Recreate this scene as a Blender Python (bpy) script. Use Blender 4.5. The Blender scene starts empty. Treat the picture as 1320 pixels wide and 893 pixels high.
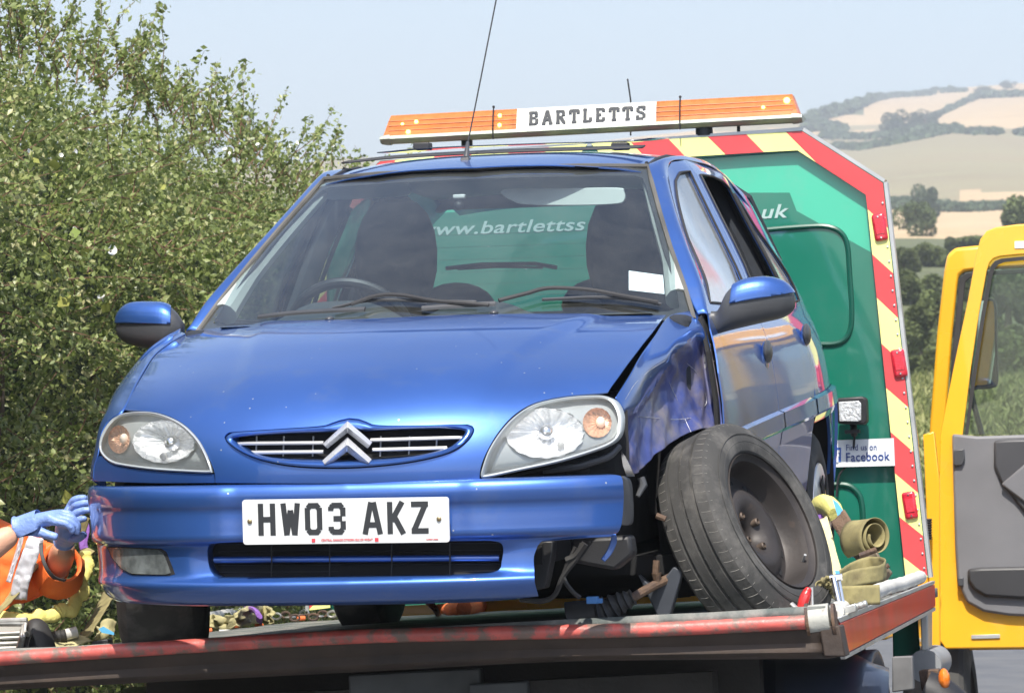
import bpy, bmesh, math, random
from mathutils import Vector, Matrix, noise
from mathutils.geometry import delaunay_2d_cdt
random.seed(7)
SC = bpy.context.scene
COL = SC.collection
R = math.radians
# ---------------------------------------------------------------- camera
F = 5500.0                                   # focal length in pixels of the 1320 px wide photograph
CAM = Matrix.Translation((0, 0, 1.6)) @ Matrix.Rotation(0.0152, 4, 'X')      # x right, y forward, z up
cd = bpy.data.cameras.new('camera'); cam = bpy.data.objects.new('camera', cd); COL.objects.link(cam)
cam.matrix_world = CAM @ Matrix.Rotation(R(90), 4, 'X')
cd.sensor_width = 36; cd.lens = 36 * F / 1320; cd.clip_start = 0.5; cd.clip_end = 20000
cd.dof.use_dof = True; cd.dof.focus_distance = 11.2; cd.dof.aperture_fstop = 20
SC.camera = cam
# ---------------------------------------------------------------- light
SUN_EL, SUN_AZ = R(57), R(186)               # azimuth clockwise from +Y: the sun stands behind the camera
sd = bpy.data.lights.new('sun', 'SUN'); sun = bpy.data.objects.new('sun', sd); COL.objects.link(sun)
sd.energy = 4.6; sd.angle = R(0.53); sd.color = (1.0, 0.95, 0.86)
sdir = Vector((math.sin(SUN_AZ) * math.cos(SUN_EL), math.cos(SUN_AZ) * math.cos(SUN_EL), math.sin(SUN_EL)))
sun.rotation_euler = sdir.to_track_quat('Z', 'Y').to_euler(); sun.location = (0, -20, 30)
wo = bpy.data.worlds.new('World'); SC.world = wo; wo.use_nodes = True
wn = wo.node_tree.nodes; wl = wo.node_tree.links
sk = wn.new('ShaderNodeTexSky'); sk.sky_type = 'NISHITA'; sk.sun_disc = False
sk.sun_elevation = SUN_EL; sk.sun_rotation = SUN_AZ; sk.air_density = 1.0; sk.dust_density = 2.4; sk.ozone_density = 2.6
wl.new(sk.outputs[0], wn['Background'].inputs[0]); wn['Background'].inputs[1].default_value = 0.138
SC.view_settings.view_transform = 'Standard'; SC.view_settings.look = 'None'
SC.view_settings.exposure = 0.70; SC.view_settings.gamma = 1
SC.render.engine = 'CYCLES'
try:
    SC.cycles.max_bounces = 8; SC.cycles.transparent_max_bounces = 24
except Exception: pass

# ---------------------------------------------------------------- poses found for the car and the truck
def rod(r):
    r = Vector(r); return Matrix.Rotation(r.length, 4, r.normalized())
def pose(p): return CAM @ Matrix.Translation(p[3:]) @ rod(p[:3])
M_CAR = pose((-0.0066, -0.0301, -0.2004, -0.3999, 10.5106, -0.8307))
M_TRUCK = pose((-0.0425, -0.0594, -0.1715, -0.2658, 11.1276, -0.7549))
CAMI = CAM.inverted()
def ray_at(M, px, py, axis, val):
    """the point in frame M where the sight line of a photo pixel meets the plane axis = val"""
    MI = M.inverted() @ CAM
    o = MI @ Vector((0, 0, 0)); d = (MI @ Vector(((px - 660) / F, 1, -(py - 446.5) / F))) - o
    return o + d * ((val - o[axis]) / d[axis])
def cp(px, py, y): return ray_at(M_CAR, px, py, 1, y)
def tp(px, py, y): return ray_at(M_TRUCK, px, py, 1, y)
DECK = -.030
def tz(px, py, z): return ray_at(M_TRUCK, px, py, 2, z + DECK)
def wp(px, py, Y): return ray_at(Matrix.Identity(4), px, py, 1, Y)
PROJ = {}
def project(M, v):
    q = CAMI @ (M @ Vector(v)); return 660 + F * q.x / q.y, 446.5 - F * q.z / q.y
def trace(S, pix, guess, M=M_CAR):
    """parameters (u, v) of the points of surface S that a list of photo pixels shows"""
    out = []; g = list(guess)
    K = CAMI @ M
    def pj(u, v):
        q = K @ Vector(S(u, v)); return 660 + F * q.x / q.y, 446.5 - F * q.z / q.y
    for (px, py) in pix:
        u, v = g
        for it in range(40):
            a = pj(u, v); ex, ey = px - a[0], py - a[1]
            if abs(ex) + abs(ey) < 0.02: break
            h = 1e-4; b = pj(u + h, v); c = pj(u, v + h)
            j11 = (b[0] - a[0]) / h; j21 = (b[1] - a[1]) / h; j12 = (c[0] - a[0]) / h; j22 = (c[1] - a[1]) / h
            det = j11 * j22 - j12 * j21
            if abs(det) < 1e-6: break
            du = (ex * j22 - ey * j12) / det; dv = (ey * j11 - ex * j21) / det
            m = max(abs(du), abs(dv)); k = min(1, 0.15 / m) if m > 0 else 1
            u += du * k; v += dv * k
        out.append((u, v)); g = [u, v]
    return out

# ---------------------------------------------------------------- materials
MATS = {}
def mat(name, col, rough=0.5, metal=0.0, vary=0.12, scale=6.0, bump=0.0, bscale=60.0, coat=0.0, spec=0.5, col2=None, mix2=(0.55, 0.7), scale2=8.0, emit=None, estr=0.0, detail=4, sheen=0, alpha=1.0, rvary=0.1, specks=None):
    if name in MATS: return MATS[name]
    m = bpy.data.materials.new(name); m.use_nodes = True; MATS[name] = m
    n = m.node_tree.nodes; l = m.node_tree.links; b = n['Principled BSDF']
    tc = n.new('ShaderNodeTexCoord')
    nz = n.new('ShaderNodeTexNoise'); nz.inputs['Scale'].default_value = scale; nz.inputs['Detail'].default_value = detail
    l.new(tc.outputs['Object'], nz.inputs['Vector'])
    mr = n.new('ShaderNodeMapRange'); mr.inputs[1].default_value = 0.3; mr.inputs[2].default_value = 0.7
    mr.inputs[3].default_value = 1 - vary; mr.inputs[4].default_value = 1 + vary
    l.new(nz.outputs[0], mr.inputs[0])
    mx = n.new('ShaderNodeMix'); mx.data_type = 'RGBA'; mx.blend_type = 'MULTIPLY'; mx.inputs[0].default_value = 1
    mx.inputs[6].default_value = (*col, 1); l.new(mr.outputs[0], mx.inputs[7])
    out = mx.outputs[2]
    if col2:
        n2 = n.new('ShaderNodeTexNoise'); n2.inputs['Scale'].default_value = scale2; n2.inputs['Detail'].default_value = 8; n2.inputs['Roughness'].default_value = 0.65
        l.new(tc.outputs['Object'], n2.inputs['Vector'])
        r2 = n.new('ShaderNodeMapRange'); r2.inputs[1].default_value = mix2[0]; r2.inputs[2].default_value = mix2[1]; r2.clamp = True
        l.new(n2.outputs[0], r2.inputs[0])
        m2 = n.new('ShaderNodeMix'); m2.data_type = 'RGBA'; l.new(r2.outputs[0], m2.inputs[0]); l.new(out, m2.inputs[6]); m2.inputs[7].default_value = (*col2, 1)
        out = m2.outputs[2]
    if specks:                                     # stone chips: a few tiny pale cells
        vo = n.new('ShaderNodeTexVoronoi'); vo.inputs['Scale'].default_value = specks[0]; l.new(tc.outputs['Object'], vo.inputs['Vector'])
        lt = n.new('ShaderNodeMath'); lt.operation = 'LESS_THAN'; lt.inputs[1].default_value = specks[1]; l.new(vo.outputs['Distance'], lt.inputs[0])
        sx = n.new('ShaderNodeSeparateColor'); l.new(vo.outputs['Color'], sx.inputs[0]); gt = n.new('ShaderNodeMath'); gt.operation = 'GREATER_THAN'; gt.inputs[1].default_value = specks[2]; l.new(sx.outputs[0], gt.inputs[0])
        mm = n.new('ShaderNodeMath'); mm.operation = 'MULTIPLY'; l.new(lt.outputs[0], mm.inputs[0]); l.new(gt.outputs[0], mm.inputs[1])
        m3 = n.new('ShaderNodeMix'); m3.data_type = 'RGBA'; l.new(mm.outputs[0], m3.inputs[0]); l.new(out, m3.inputs[6]); m3.inputs[7].default_value = (0.45, 0.48, 0.52, 1); out = m3.outputs[2]
    l.new(out, b.inputs['Base Color'])
    b.inputs['Metallic'].default_value = metal
    rr = n.new('ShaderNodeMapRange'); rr.inputs[1].default_value = 0.3; rr.inputs[2].default_value = 0.7
    rr.inputs[3].default_value = max(0.02, rough * (1 - rvary)); rr.inputs[4].default_value = min(1, rough * (1 + rvary)); l.new(nz.outputs[0], rr.inputs[0])
    l.new(rr.outputs[0], b.inputs['Roughness'])
    b.inputs['Specular IOR Level'].default_value = spec; b.inputs['Coat Weight'].default_value = coat; b.inputs['Coat Roughness'].default_value = 0.04; b.inputs['Coat IOR'].default_value = 1.65
    if sheen: b.inputs['Sheen Weight'].default_value = sheen
    if alpha < 1: b.inputs['Alpha'].default_value = alpha
    if emit: b.inputs['Emission Color'].default_value = (*emit, 1); b.inputs['Emission Strength'].default_value = estr
    if bump:
        nb = n.new('ShaderNodeTexNoise'); nb.inputs['Scale'].default_value = bscale; nb.inputs['Detail'].default_value = 6
        l.new(tc.outputs['Object'], nb.inputs['Vector'])
        bp = n.new('ShaderNodeBump'); bp.inputs['Strength'].default_value = bump; bp.inputs['Distance'].default_value = 0.01
        l.new(nb.outputs[0], bp.inputs['Height']); l.new(bp.outputs[0], b.inputs['Normal'])
    return m
def glass(name, tint=(0.8, 0.88, 0.86), refl=1.0, rough=0.02, ior=1.5, dirt=0.0):
    if name in MATS: return MATS[name]
    m = bpy.data.materials.new(name); m.use_nodes = True; MATS[name] = m
    n = m.node_tree.nodes; l = m.node_tree.links; n.clear()
    o = n.new('ShaderNodeOutputMaterial'); t = n.new('ShaderNodeBsdfTransparent'); g = n.new('ShaderNodeBsdfGlossy'); x = n.new('ShaderNodeMixShader')
    fr = n.new('ShaderNodeFresnel'); fr.inputs[0].default_value = ior
    mu = n.new('ShaderNodeMath'); mu.operation = 'MULTIPLY'; mu.inputs[1].default_value = refl; mu.use_clamp = True
    t.inputs[0].default_value = (*tint, 1); g.inputs[0].default_value = (1, 1, 1, 1); g.inputs['Roughness'].default_value = rough
    l.new(fr.outputs[0], mu.inputs[0]); l.new(mu.outputs[0], x.inputs[0]); l.new(t.outputs[0], x.inputs[1]); l.new(g.outputs[0], x.inputs[2])
    last = x.outputs[0]
    if dirt:
        d = n.new('ShaderNodeBsdfDiffuse'); d.inputs[0].default_value = (0.55, 0.55, 0.5, 1)
        tc = n.new('ShaderNodeTexCoord'); nz = n.new('ShaderNodeTexNoise'); nz.inputs['Scale'].default_value = 9; nz.inputs['Detail'].default_value = 9; nz.inputs['Roughness'].default_value = 0.7
        l.new(tc.outputs['Object'], nz.inputs['Vector'])
        mr = n.new('ShaderNodeMapRange'); mr.inputs[1].default_value = 0.35; mr.inputs[2].default_value = 0.8; mr.inputs[3].default_value = dirt * 0.5; mr.inputs[4].default_value = dirt * 1.6
        l.new(nz.outputs[0], mr.inputs[0])
        y = n.new('ShaderNodeMixShader'); l.new(mr.outputs[0], y.inputs[0]); l.new(last, y.inputs[1]); l.new(d.outputs[0], y.inputs[2]); last = y.outputs[0]
    l.new(last, o.inputs[0])
    return m

# ---------------------------------------------------------------- object helpers
def link(name, me, m, parent=None, smooth=True):
    o = bpy.data.objects.new(name, me); COL.objects.link(o)
    for q in (m if isinstance(m, (list, tuple)) else [m]): me.materials.append(q)
    if parent is not None: o.parent = parent
    if smooth: me.polygons.foreach_set('use_smooth', [True] * len(me.polygons))
    return o
def empty(name, M=None, loc=None):
    o = bpy.data.objects.new(name, None); COL.objects.link(o); o.empty_display_size = 0.1
    if M is not None: o.matrix_world = M
    elif loc is not None: o.location = loc
    return o
def tag(o, label=None, cat=None, group=None, kind=None):
    if label: o['label'] = label
    if cat: o['category'] = cat
    if group: o['group'] = group
    if kind: o['kind'] = kind
    return o
def sharp(o, deg=35):
    me = o.data
    bm = bmesh.new(); bm.from_mesh(me)
    for e in bm.edges:
        if len(e.link_faces) == 2:
            try: e.smooth = e.calc_face_angle() < R(deg)
            except Exception: pass
    bm.to_mesh(me); bm.free(); return o
def catmull(P, t):
    n = len(P) - 1; t = min(max(t, 0), 1) * n; i = min(int(t), n - 1); f = t - i
    p1, p2 = P[i], P[i + 1]; p0 = P[i - 1] if i > 0 else [2 * a - b for a, b in zip(p1, p2)]; p3 = P[i + 2] if i + 2 <= n else [2 * b - a for a, b in zip(p1, p2)]
    return [0.5 * (2 * b + (c - a) * f + (2 * a - 5 * b + 4 * c - d) * f * f + (3 * b - a - 3 * c + d) * f ** 3) for a, b, c, d in zip(p0, p1, p2, p3)]
def spline(P, n): return [Vector(catmull([list(q) for q in P], i / (n - 1))) for i in range(n)]
def interp(tab, x):
    if x <= tab[0][0]: return tab[0][1]
    for (a, b), (c, d) in zip(tab, tab[1:]):
        if x <= c: return b + (d - b) * (x - a) / (c - a)
    return tab[-1][1]
def sstep(a, b, x):
    t = min(max((x - a) / (b - a), 0), 1); return t * t * (3 - 2 * t)

class MB:
    """collects shapes and links them as one mesh object"""
    def __init__(s): s.v = []; s.f = []; s.mi = []; s.cur = 0
    def add(s, V, Fc):
        k = len(s.v); s.v += [tuple(q) for q in V]; s.f += [tuple(i + k for i in f) for f in Fc]; s.mi += [s.cur] * len(Fc); return s
    def box(s, c, d, M=None, taper=1.0):
        V = []
        for sz in (-1, 1):
            k = taper if sz > 0 else 1
            for sx, sy in ((-1, -1), (1, -1), (1, 1), (-1, 1)): V.append(Vector((sx * d[0] / 2 * k, sy * d[1] / 2 * k, sz * d[2] / 2)))
        V = [(M @ q if M else q) + Vector(c) for q in V]
        return s.add(V, [(3, 2, 1, 0), (4, 5, 6, 7), (0, 1, 5, 4), (1, 2, 6, 5), (2, 3, 7, 6), (3, 0, 4, 7)])
    def tube(s, P, r, n=8, caps=True, closed=False, flat=1.0):
        P = [Vector(q) for q in P]; m = len(P); V = []; Fc = []
        up = None
        for i, q in enumerate(P):
            a = P[(i - 1) % m] if (i > 0 or closed) else P[i]; b = P[(i + 1) % m] if (i < m - 1 or closed) else P[i]
            t = (b - a).normalized() if (b - a).length > 1e-9 else Vector((0, 0, 1))
            if up is None: up = t.orthogonal().normalized()
            up = (up - t * up.dot(t)); up = up.normalized() if up.length > 1e-6 else t.orthogonal().normalized()
            w = t.cross(up); rr = r[i] if isinstance(r, (list, tuple)) else r
            for k in range(n):
                an = 2 * math.pi * k / n; V.append(q + up * (rr * math.cos(an)) + w * (rr * flat * math.sin(an)))
        for i in range(m - (0 if closed else 1)):
            j = (i + 1) % m
            for k in range(n): Fc.append((i * n + k, i * n + (k + 1) % n, j * n + (k + 1) % n, j * n + k))
        if caps and not closed: Fc += [tuple(range(n - 1, -1, -1)), tuple((m - 1) * n + k for k in range(n))]
        return s.add(V, Fc)
    def lathe(s, prof, o=(0, 0, 0), ax=(0, 0, 1), n=32, x0=None):
        """prof: (radius, height along the axis)"""
        ax = Vector(ax).normalized(); u = Vector(x0).normalized() if x0 else ax.orthogonal().normalized(); u = (u - ax * u.dot(ax)).normalized(); w = ax.cross(u); o = Vector(o); V = []; Fc = []
        for (r, h) in prof:
            for k in range(n):
                a = 2 * math.pi * k / n; V.append(o + ax * h + (u * math.cos(a) + w * math.sin(a)) * max(r, 1e-5))
        for i in range(len(prof) - 1):
            for k in range(n): Fc.append((i * n + k, i * n + (k + 1) % n, (i + 1) * n + (k + 1) % n, (i + 1) * n + k))
        return s.add(V, Fc)
    def loft(s, rows, nu, nv, closed=False):
        """rows of control points; smooth surface nu along the rows by nv across them"""
        A = [spline(r, nu) for r in rows]; cols = [spline([r[i] for r in A], nv) for i in range(nu)]
        V = [cols[i][j] for j in range(nv) for i in range(nu)]
        Fc = [(j * nu + i, j * nu + i + 1, (j + 1) * nu + i + 1, (j + 1) * nu + i) for j in range(nv - 1) for i in range(nu - 1)]
        return s.add(V, Fc)
    def grid(s, rows):
        nu = len(rows[0]); nv = len(rows); V = [q for r in rows for q in r]
        return s.add(V, [(j * nu + i, j * nu + i + 1, (j + 1) * nu + i + 1, (j + 1) * nu + i) for j in range(nv - 1) for i in range(nu - 1)])
    def prism(s, poly, d):
        """a flat 3-D polygon given a thickness vector d"""
        P = [Vector(q) for q in poly]; d = Vector(d); n = len(P)
        return s.add(P + [q + d for q in P], [tuple(range(n - 1, -1, -1)), tuple(range(n, 2 * n))] + [(i, (i + 1) % n, n + (i + 1) % n, n + i) for i in range(n)])
    def ball(s, c, r, n=12, m=8, sc=(1, 1, 1), M=None):
        V = []; Fc = []
        for j in range(m + 1):
            th = math.pi * j / m
            for k in range(n):
                a = 2 * math.pi * k / n; q = Vector((math.sin(th) * math.cos(a) * sc[0], math.sin(th) * math.sin(a) * sc[1], math.cos(th) * sc[2])) * r
                V.append((M @ q if M else q) + Vector(c))
        for j in range(m):
            for k in range(n): Fc.append((j * n + k, (j + 1) * n + k, (j + 1) * n + (k + 1) % n, j * n + (k + 1) % n))
        return s.add(V, Fc)
    def build(s, name, m, parent=None, smooth=True, solid=0, bevel=0, sub=0, edge=35, off=0.0, seg=2):
        me = bpy.data.meshes.new(name); me.from_pydata(s.v, [], s.f); 
        o = link(name, me, m, parent, smooth)
        if any(s.mi): me.polygons.foreach_set('material_index', s.mi)
        bm = bmesh.new(); bm.from_mesh(me); bmesh.ops.remove_doubles(bm, verts=bm.verts, dist=1e-5); bmesh.ops.recalc_face_normals(bm, faces=bm.faces)
        if smooth:
            for e in bm.edges:
                if len(e.link_faces) == 2: e.smooth = e.calc_face_angle(0) < R(edge)
        bm.to_mesh(me); bm.free()
        if solid: q = o.modifiers.new('solid', 'SOLIDIFY'); q.thickness = solid; q.offset = off
        if bevel: q = o.modifiers.new('bevel', 'BEVEL'); q.width = bevel; q.segments = seg; q.limit_method = 'ANGLE'; q.angle_limit = R(30)
        if sub: q = o.modifiers.new('sub', 'SUBSURF'); q.levels = sub; q.render_levels = sub
        return o

def densify(P, step, closed=True):
    out = []; n = len(P)
    for i in range(n if closed else n - 1):
        a = Vector(P[i]); b = Vector(P[(i + 1) % n]); k = max(1, int(math.ceil((b - a).length / step)))
        for j in range(k): out.append(a.lerp(b, j / k))
    if not closed: out.append(Vector(P[-1]))
    return out
def smooth2(P, n, closed=False):
    """a smooth curve through 2-D points"""
    if closed:
        m = len(P); Q = [P[(i - 1) % m] for i in range(m + 3)]; out = []
        for i in range(n):
            t = (1 + m * i / n) / (m + 2); out.append(tuple(catmull(Q, t)))
        return out
    return [tuple(catmull(P, i / (n - 1))) for i in range(n)]
def inside(p, P):
    x, y = p; c = False; n = len(P); j = n - 1
    for i in range(n):
        xi, yi = P[i][0], P[i][1]; xj, yj = P[j][0], P[j][1]
        if (yi > y) != (yj > y) and x < (xj - xi) * (y - yi) / (yj - yi) + xi: c = not c
        j = i
    return c
def edist(p, P):
    d = 9
    for i in range(len(P)):
        a = P[i]; b = P[(i + 1) % len(P)]; ab = b - a; L = ab.length_squared
        t = max(0, min(1, (p - a).dot(ab) / L)) if L > 0 else 0; d = min(d, (p - a - ab * t).length)
    return d
def panel(name, S, outline, m, parent, step=0.02, holes=(), thick=0.004, mfun=None, flip=False, offs=-1.0, build=True, stepv=None, edge=40):
    """a sheet cut from surface S by an outline (and holes) drawn in its (u, v) domain"""
    stepv = stepv or step
    O = densify([Vector(p) for p in outline], step); H = [densify([Vector(p) for p in h], step) for h in holes]
    V = list(O); E = [(i, (i + 1) % len(O)) for i in range(len(O))]
    for h in H:
        k = len(V); V += h; E += [(k + i, k + (i + 1) % len(h)) for i in range(len(h))]
    x0 = min(p.x for p in O); x1 = max(p.x for p in O); y0 = min(p.y for p in O); y1 = max(p.y for p in O)
    j = 0; y = y0 + stepv * 0.5
    while y < y1:
        x = x0 + step * (0.5 if j % 2 else 1.0)
        while x < x1:
            q = Vector((x, y))
            if inside(q, O) and not any(inside(q, h) for h in H) and edist(q, O) > step * 0.35 and all(edist(q, h) > step * 0.35 for h in H): V.append(q)
            x += step
        y += stepv; j += 1
    r = delaunay_2d_cdt(V, E, [], 0, 1e-7)
    vv, ff = r[0], r[2]; keep = []
    for f in ff:
        c = sum((vv[i] for i in f), Vector((0, 0))) / len(f)
        if inside(c, O) and not any(inside(c, h) for h in H): keep.append(tuple(f))
    used = sorted({i for f in keep for i in f}); rem = {a: k for k, a in enumerate(used)}
    vv = [vv[i] for i in used]; keep = [tuple(rem[i] for i in f) for f in keep]
    W = [Vector(S(p.x, p.y)) for p in vv]; N = []; h = 5e-3
    for p in vv:
        a = Vector(S(p.x + h, p.y)) - Vector(S(p.x - h, p.y)); b = Vector(S(p.x, p.y + h)) - Vector(S(p.x, p.y - h)); q = a.cross(b); N.append(q.normalized() if q.length > 1e-12 else Vector((0, -1, 0)))
    eye = Vector((2.5, -10.2, 0.9)); s = sum(n_.dot(eye - w) for n_, w in zip(N, W))
    if (s < 0) != flip: N = [-n_ for n_ in N]
    for k, f in enumerate(keep):
        a, b, c = (W[i] for i in f[:3])
        if (b - a).cross(c - a).dot(N[f[0]]) < 0: keep[k] = tuple(reversed(f))
    mi = [mfun(*(sum((vv[i] for i in f), Vector((0, 0))) / len(f))) for f in keep] if mfun else [0] * len(keep)
    LN = [N[i] for f in keep for i in f]; V3 = list(W); F3 = list(keep)
    if thick:
        cnt = {}
        for f in keep:
            for a, b in zip(f, f[1:] + f[:1]): cnt[(a, b)] = cnt.get((a, b), 0) + 1
        rim = {}
        def low(i):
            if i not in rim:
                rim[i] = (len(V3), len(V3) + 1); V3.append(W[i]); V3.append(W[i] - N[i] * thick)
            return rim[i]
        for (a, b) in [e for e in cnt if (e[1], e[0]) not in cnt]:
            (a0, a1), (b0, b1) = low(a), low(b); F3.append((b0, a0, a1, b1)); mi.append(0)
            fn = (W[a] - W[b]).cross(-N[a]); fn = fn.normalized() if fn.length > 1e-12 else Vector(N[a]); LN += [fn] * 4
    me = bpy.data.meshes.new(name); me.from_pydata([tuple(w) for w in V3], [], F3)
    o = link(name, me, m, parent, True); me.polygons.foreach_set('material_index', mi)
    try: me.normals_split_custom_set([tuple(n_) for n_ in LN])
    except Exception as ex: print('normals', name, ex)
    return o
def ribbon(name, P, w, m, parent=None, side=(0, 0, 1), thick=0.003, n=60, twist=None, wob=0.0, build=True, mb=None):
    """a strap: a flat band through the points P; side is the direction its width points to (one vector, or one per point)"""
    C = spline(P, n); sd_ = spline([side] * len(P) if not isinstance(side[0], (tuple, list, Vector)) else side, n); rows = []
    for i, c in enumerate(C):
        a = C[max(0, i - 1)]; b = C[min(n - 1, i + 1)]; t = (b - a).normalized(); s_ = sd_[i]; s_ = (s_ - t * s_.dot(t)); s_ = s_.normalized() if s_.length > 1e-6 else t.orthogonal().normalized()
        nn = t.cross(s_); ww = w if not isinstance(w, (list, tuple)) else catmull([[q] for q in w], i / (n - 1))[0]
        r = []
        for k in range(7):
            f = k / 6 - 0.5; r.append(c + s_ * (f * ww) + nn * (wob * noise.noise(Vector((i * 0.45, k * 0.9, len(P) * 3.1)))))
        rows.append(r)
    mb = mb or MB(); mb.grid(rows)
    return mb.build(name, m, parent, True, solid=thick, off=0) if build else mb
def text(name, s, M, size, m, parent, shear=0.0, bold=0.0, ext=0.001, width=None, align='LEFT', sx=1.0):
    c = bpy.data.curves.new(name, 'FONT'); c.body = s; c.size = size; c.shear = shear; c.offset = bold; c.extrude = ext; c.align_x = align; c.space_character = 1.05
    o = bpy.data.objects.new(name, c); COL.objects.link(o)
    bpy.context.view_layer.update()
    me = bpy.data.meshes.new_from_object(o.evaluated_get(bpy.context.evaluated_depsgraph_get())); bpy.data.objects.remove(o)
    if width:
        xs = [v.co.x for v in me.vertices]; k = width / (max(xs) - min(xs)); x0 = min(xs)
        for v in me.vertices: v.co.x = (v.co.x - x0) * k
    for v in me.vertices: v.co.x *= sx
    me.transform(M); me.name = name
    me.materials.clear()
    return link(name, me, m, parent, False)
def frame(o, x, y):
    """matrix with local x and y along the given directions"""
    x = Vector(x).normalized(); y = Vector(y); y = (y - x * x.dot(y)).normalized(); z = x.cross(y)
    return Matrix.Translation(o) @ Matrix((x, y, z)).transposed().to_4x4()
def strokes(name, segs, w, M, m, parent, depth=0.001, join=True):
    """flat letters made of straight strokes of width w; every stroke a thin slab"""
    mb = MB(); z = 0
    for k, (a, b) in enumerate(segs):
        a = Vector((*a, 0)); b = Vector((*b, 0)); t = (b - a).normalized(); nn = Vector((-t.y, t.x, 0)) * (w / 2); 
        dz = Vector((0, 0, depth + 0.00004 * k)); P = [a - nn, b - nn, b + nn, a + nn]
        mb.prism([M @ q for q in P], (M.to_3x3() @ dz))
    return mb.build(name, m, parent, False)
# ================================================================ the damaged car: its surfaces
def table(T):
    xs = [a for a, b in T]
    def f(x):
        if x <= xs[0]: return T[0][1]
        if x >= xs[-1]: return T[-1][1]
        for i in range(len(T) - 1):
            if x <= xs[i + 1]:
                a, b = T[i], T[i + 1]; h = b[0] - a[0]; t = (x - a[0]) / h
                m0 = (b[1] - T[i - 1][1]) / (b[0] - T[i - 1][0]) if i > 0 else (b[1] - a[1]) / h
                m1 = (T[i + 2][1] - a[1]) / (T[i + 2][0] - a[0]) if i + 2 < len(T) else (b[1] - a[1]) / h
                return (2 * t ** 3 - 3 * t * t + 1) * a[1] + (t ** 3 - 2 * t * t + t) * h * m0 + (-2 * t ** 3 + 3 * t * t) * b[1] + (t ** 3 - t * t) * h * m1
    return f
XZ = table([(.15, .70), (.25, .742), (.35, .765), (.50, .783), (.62, .787), (.72, .778), (.82, .760), (.90, .733), (.935, .716), (1.0, .702), (1.08, .672), (1.22, .606), (1.30, .568), (1.36, .537), (1.385, .505)])
XP = table([(.3, -.055), (.6, -.012), (1.0, -.003), (2.0, .0), (2.9, .010), (3.3, .002), (3.6, -.03), (3.75, -.10)])
XG = table([(1.0, -.008), (1.4, -.030), (1.7, -.040), (1.9, -.037), (2.2, .0), (2.8, .0), (3.0, -.008), (3.2, -.006), (3.6, -.06)])
def Ss(y, z, off=0.0, sg=1):
    g = sstep(.90, 1.15, z)
    return (sg * (XZ(z) + XP(y) * (1 - g) + XG(y) * g + off), y, z)
def arc_profile(P, n=3000):
    C = spline([(a, b, 0) for a, b in P], n); L = [0.0]
    for a, b in zip(C, C[1:]): L.append(L[-1] + (b - a).length)
    def f(s):
        s = min(max(s, 0), L[-1]); lo, hi = 0, n - 1
        while hi - lo > 1:
            m = (lo + hi) // 2
            if L[m] <= s: lo = m
            else: hi = m
        t = (s - L[lo]) / (L[hi] - L[lo]); q = C[lo].lerp(C[hi], t); return q.x, q.y
    return f, L[-1]
fB, LB = arc_profile([(.035, .44), (.022, .475), (.016, .51), (.022, .56), (.045, .615), (.085, .668), (.15, .715), (.25, .760), (.38, .803), (.55, .849), (.75, .889), (.95, .918), (1.15, .940)])
def Sb(x, s, off=0.0):
    y, z = fB(s); a = abs(x); f = 1 - .4 * min(1, max(0, y / .95))
    dy = .62 * a ** 2.2 * f; ya = y + dy
    e = .29 + .20 * y
    dz = .022 * (a / .66) ** 2 * sstep(.0, .5, y) - .009 * (1 - sstep(e - .035, e + .035, a)) * sstep(.06, .25, y)
    return (x, ya - off * (1 - sstep(.15, .5, y) * .6), z - dz + off * sstep(.05, .4, y))
def Sw(x, z, off=0.0):
    t = (z - .90) / .445; yc = .93 + .775 * t - .035 * math.sin(math.pi * min(max(t, 0), 1))
    return (x, yc + (.56 + .02 * t) * abs(x) ** 2.1 - off, z + off)
RC = table([(1.62, 1.326), (1.66, 1.341), (1.75, 1.362), (1.9, 1.388), (2.1, 1.407), (2.4, 1.418), (2.8, 1.412), (3.1, 1.392), (3.35, 1.355), (3.5, 1.31)])
def Sr(x, y, off=0.0):
    a = abs(x); ye = y - .5 * a ** 2.1 * (1 - sstep(1.7, 2.6, y))
    return (x, y, RC(ye) - .045 * (a / .55) ** 3.0 + off)
# ---------------------------------------------------------------- car materials
paint = mat('blue_paint', (0.042, 0.130, 0.44), rough=0.42, metal=0.70, coat=1.0, vary=0.06, scale=3, bump=0.02, bscale=220, col2=(0.11, 0.17, 0.34), mix2=(0.55, 0.90), scale2=6, specks=(30, .075, .80))
scuffed = mat('scuffed_paint', (0.050, 0.068, 0.22), rough=0.50, metal=0.3, coat=0.2, vary=0.3, scale=7, bump=0.3, bscale=26, col2=(0.20, 0.175, 0.19), mix2=(0.42, 0.60), scale2=6)
blackp = mat('black_plastic', (0.018, 0.018, 0.020), rough=0.5, vary=0.2, bump=0.1, bscale=300)
greyp = mat('grey_plastic', (0.055, 0.057, 0.062), rough=0.42, vary=0.15, bump=0.06, bscale=300)
rubber = mat('seal_rubber', (0.028, 0.027, 0.027), rough=0.6, vary=0.3)
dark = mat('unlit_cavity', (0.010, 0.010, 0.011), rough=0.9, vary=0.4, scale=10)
fabric = mat('dark_upholstery', (0.020, 0.024, 0.032), rough=0.95, vary=0.25, scale=30, bump=0.2, bscale=300)
fabric2 = mat('grey_upholstery', (0.10, 0.11, 0.12), rough=0.95, vary=0.25, scale=30)
dashm = mat('dashboard_plastic', (0.045, 0.052, 0.055), rough=0.6, vary=0.15)
trimm = mat('pale_interior_trim', (0.36, 0.38, 0.36), rough=0.7, vary=0.1)
silverp = mat('silver_emblem', (0.62, 0.63, 0.66), rough=0.26, metal=0.45, vary=0.05)
chrome = mat('chrome', (0.80, 0.80, 0.82), rough=0.14, metal=1.0, vary=0.05)
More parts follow.
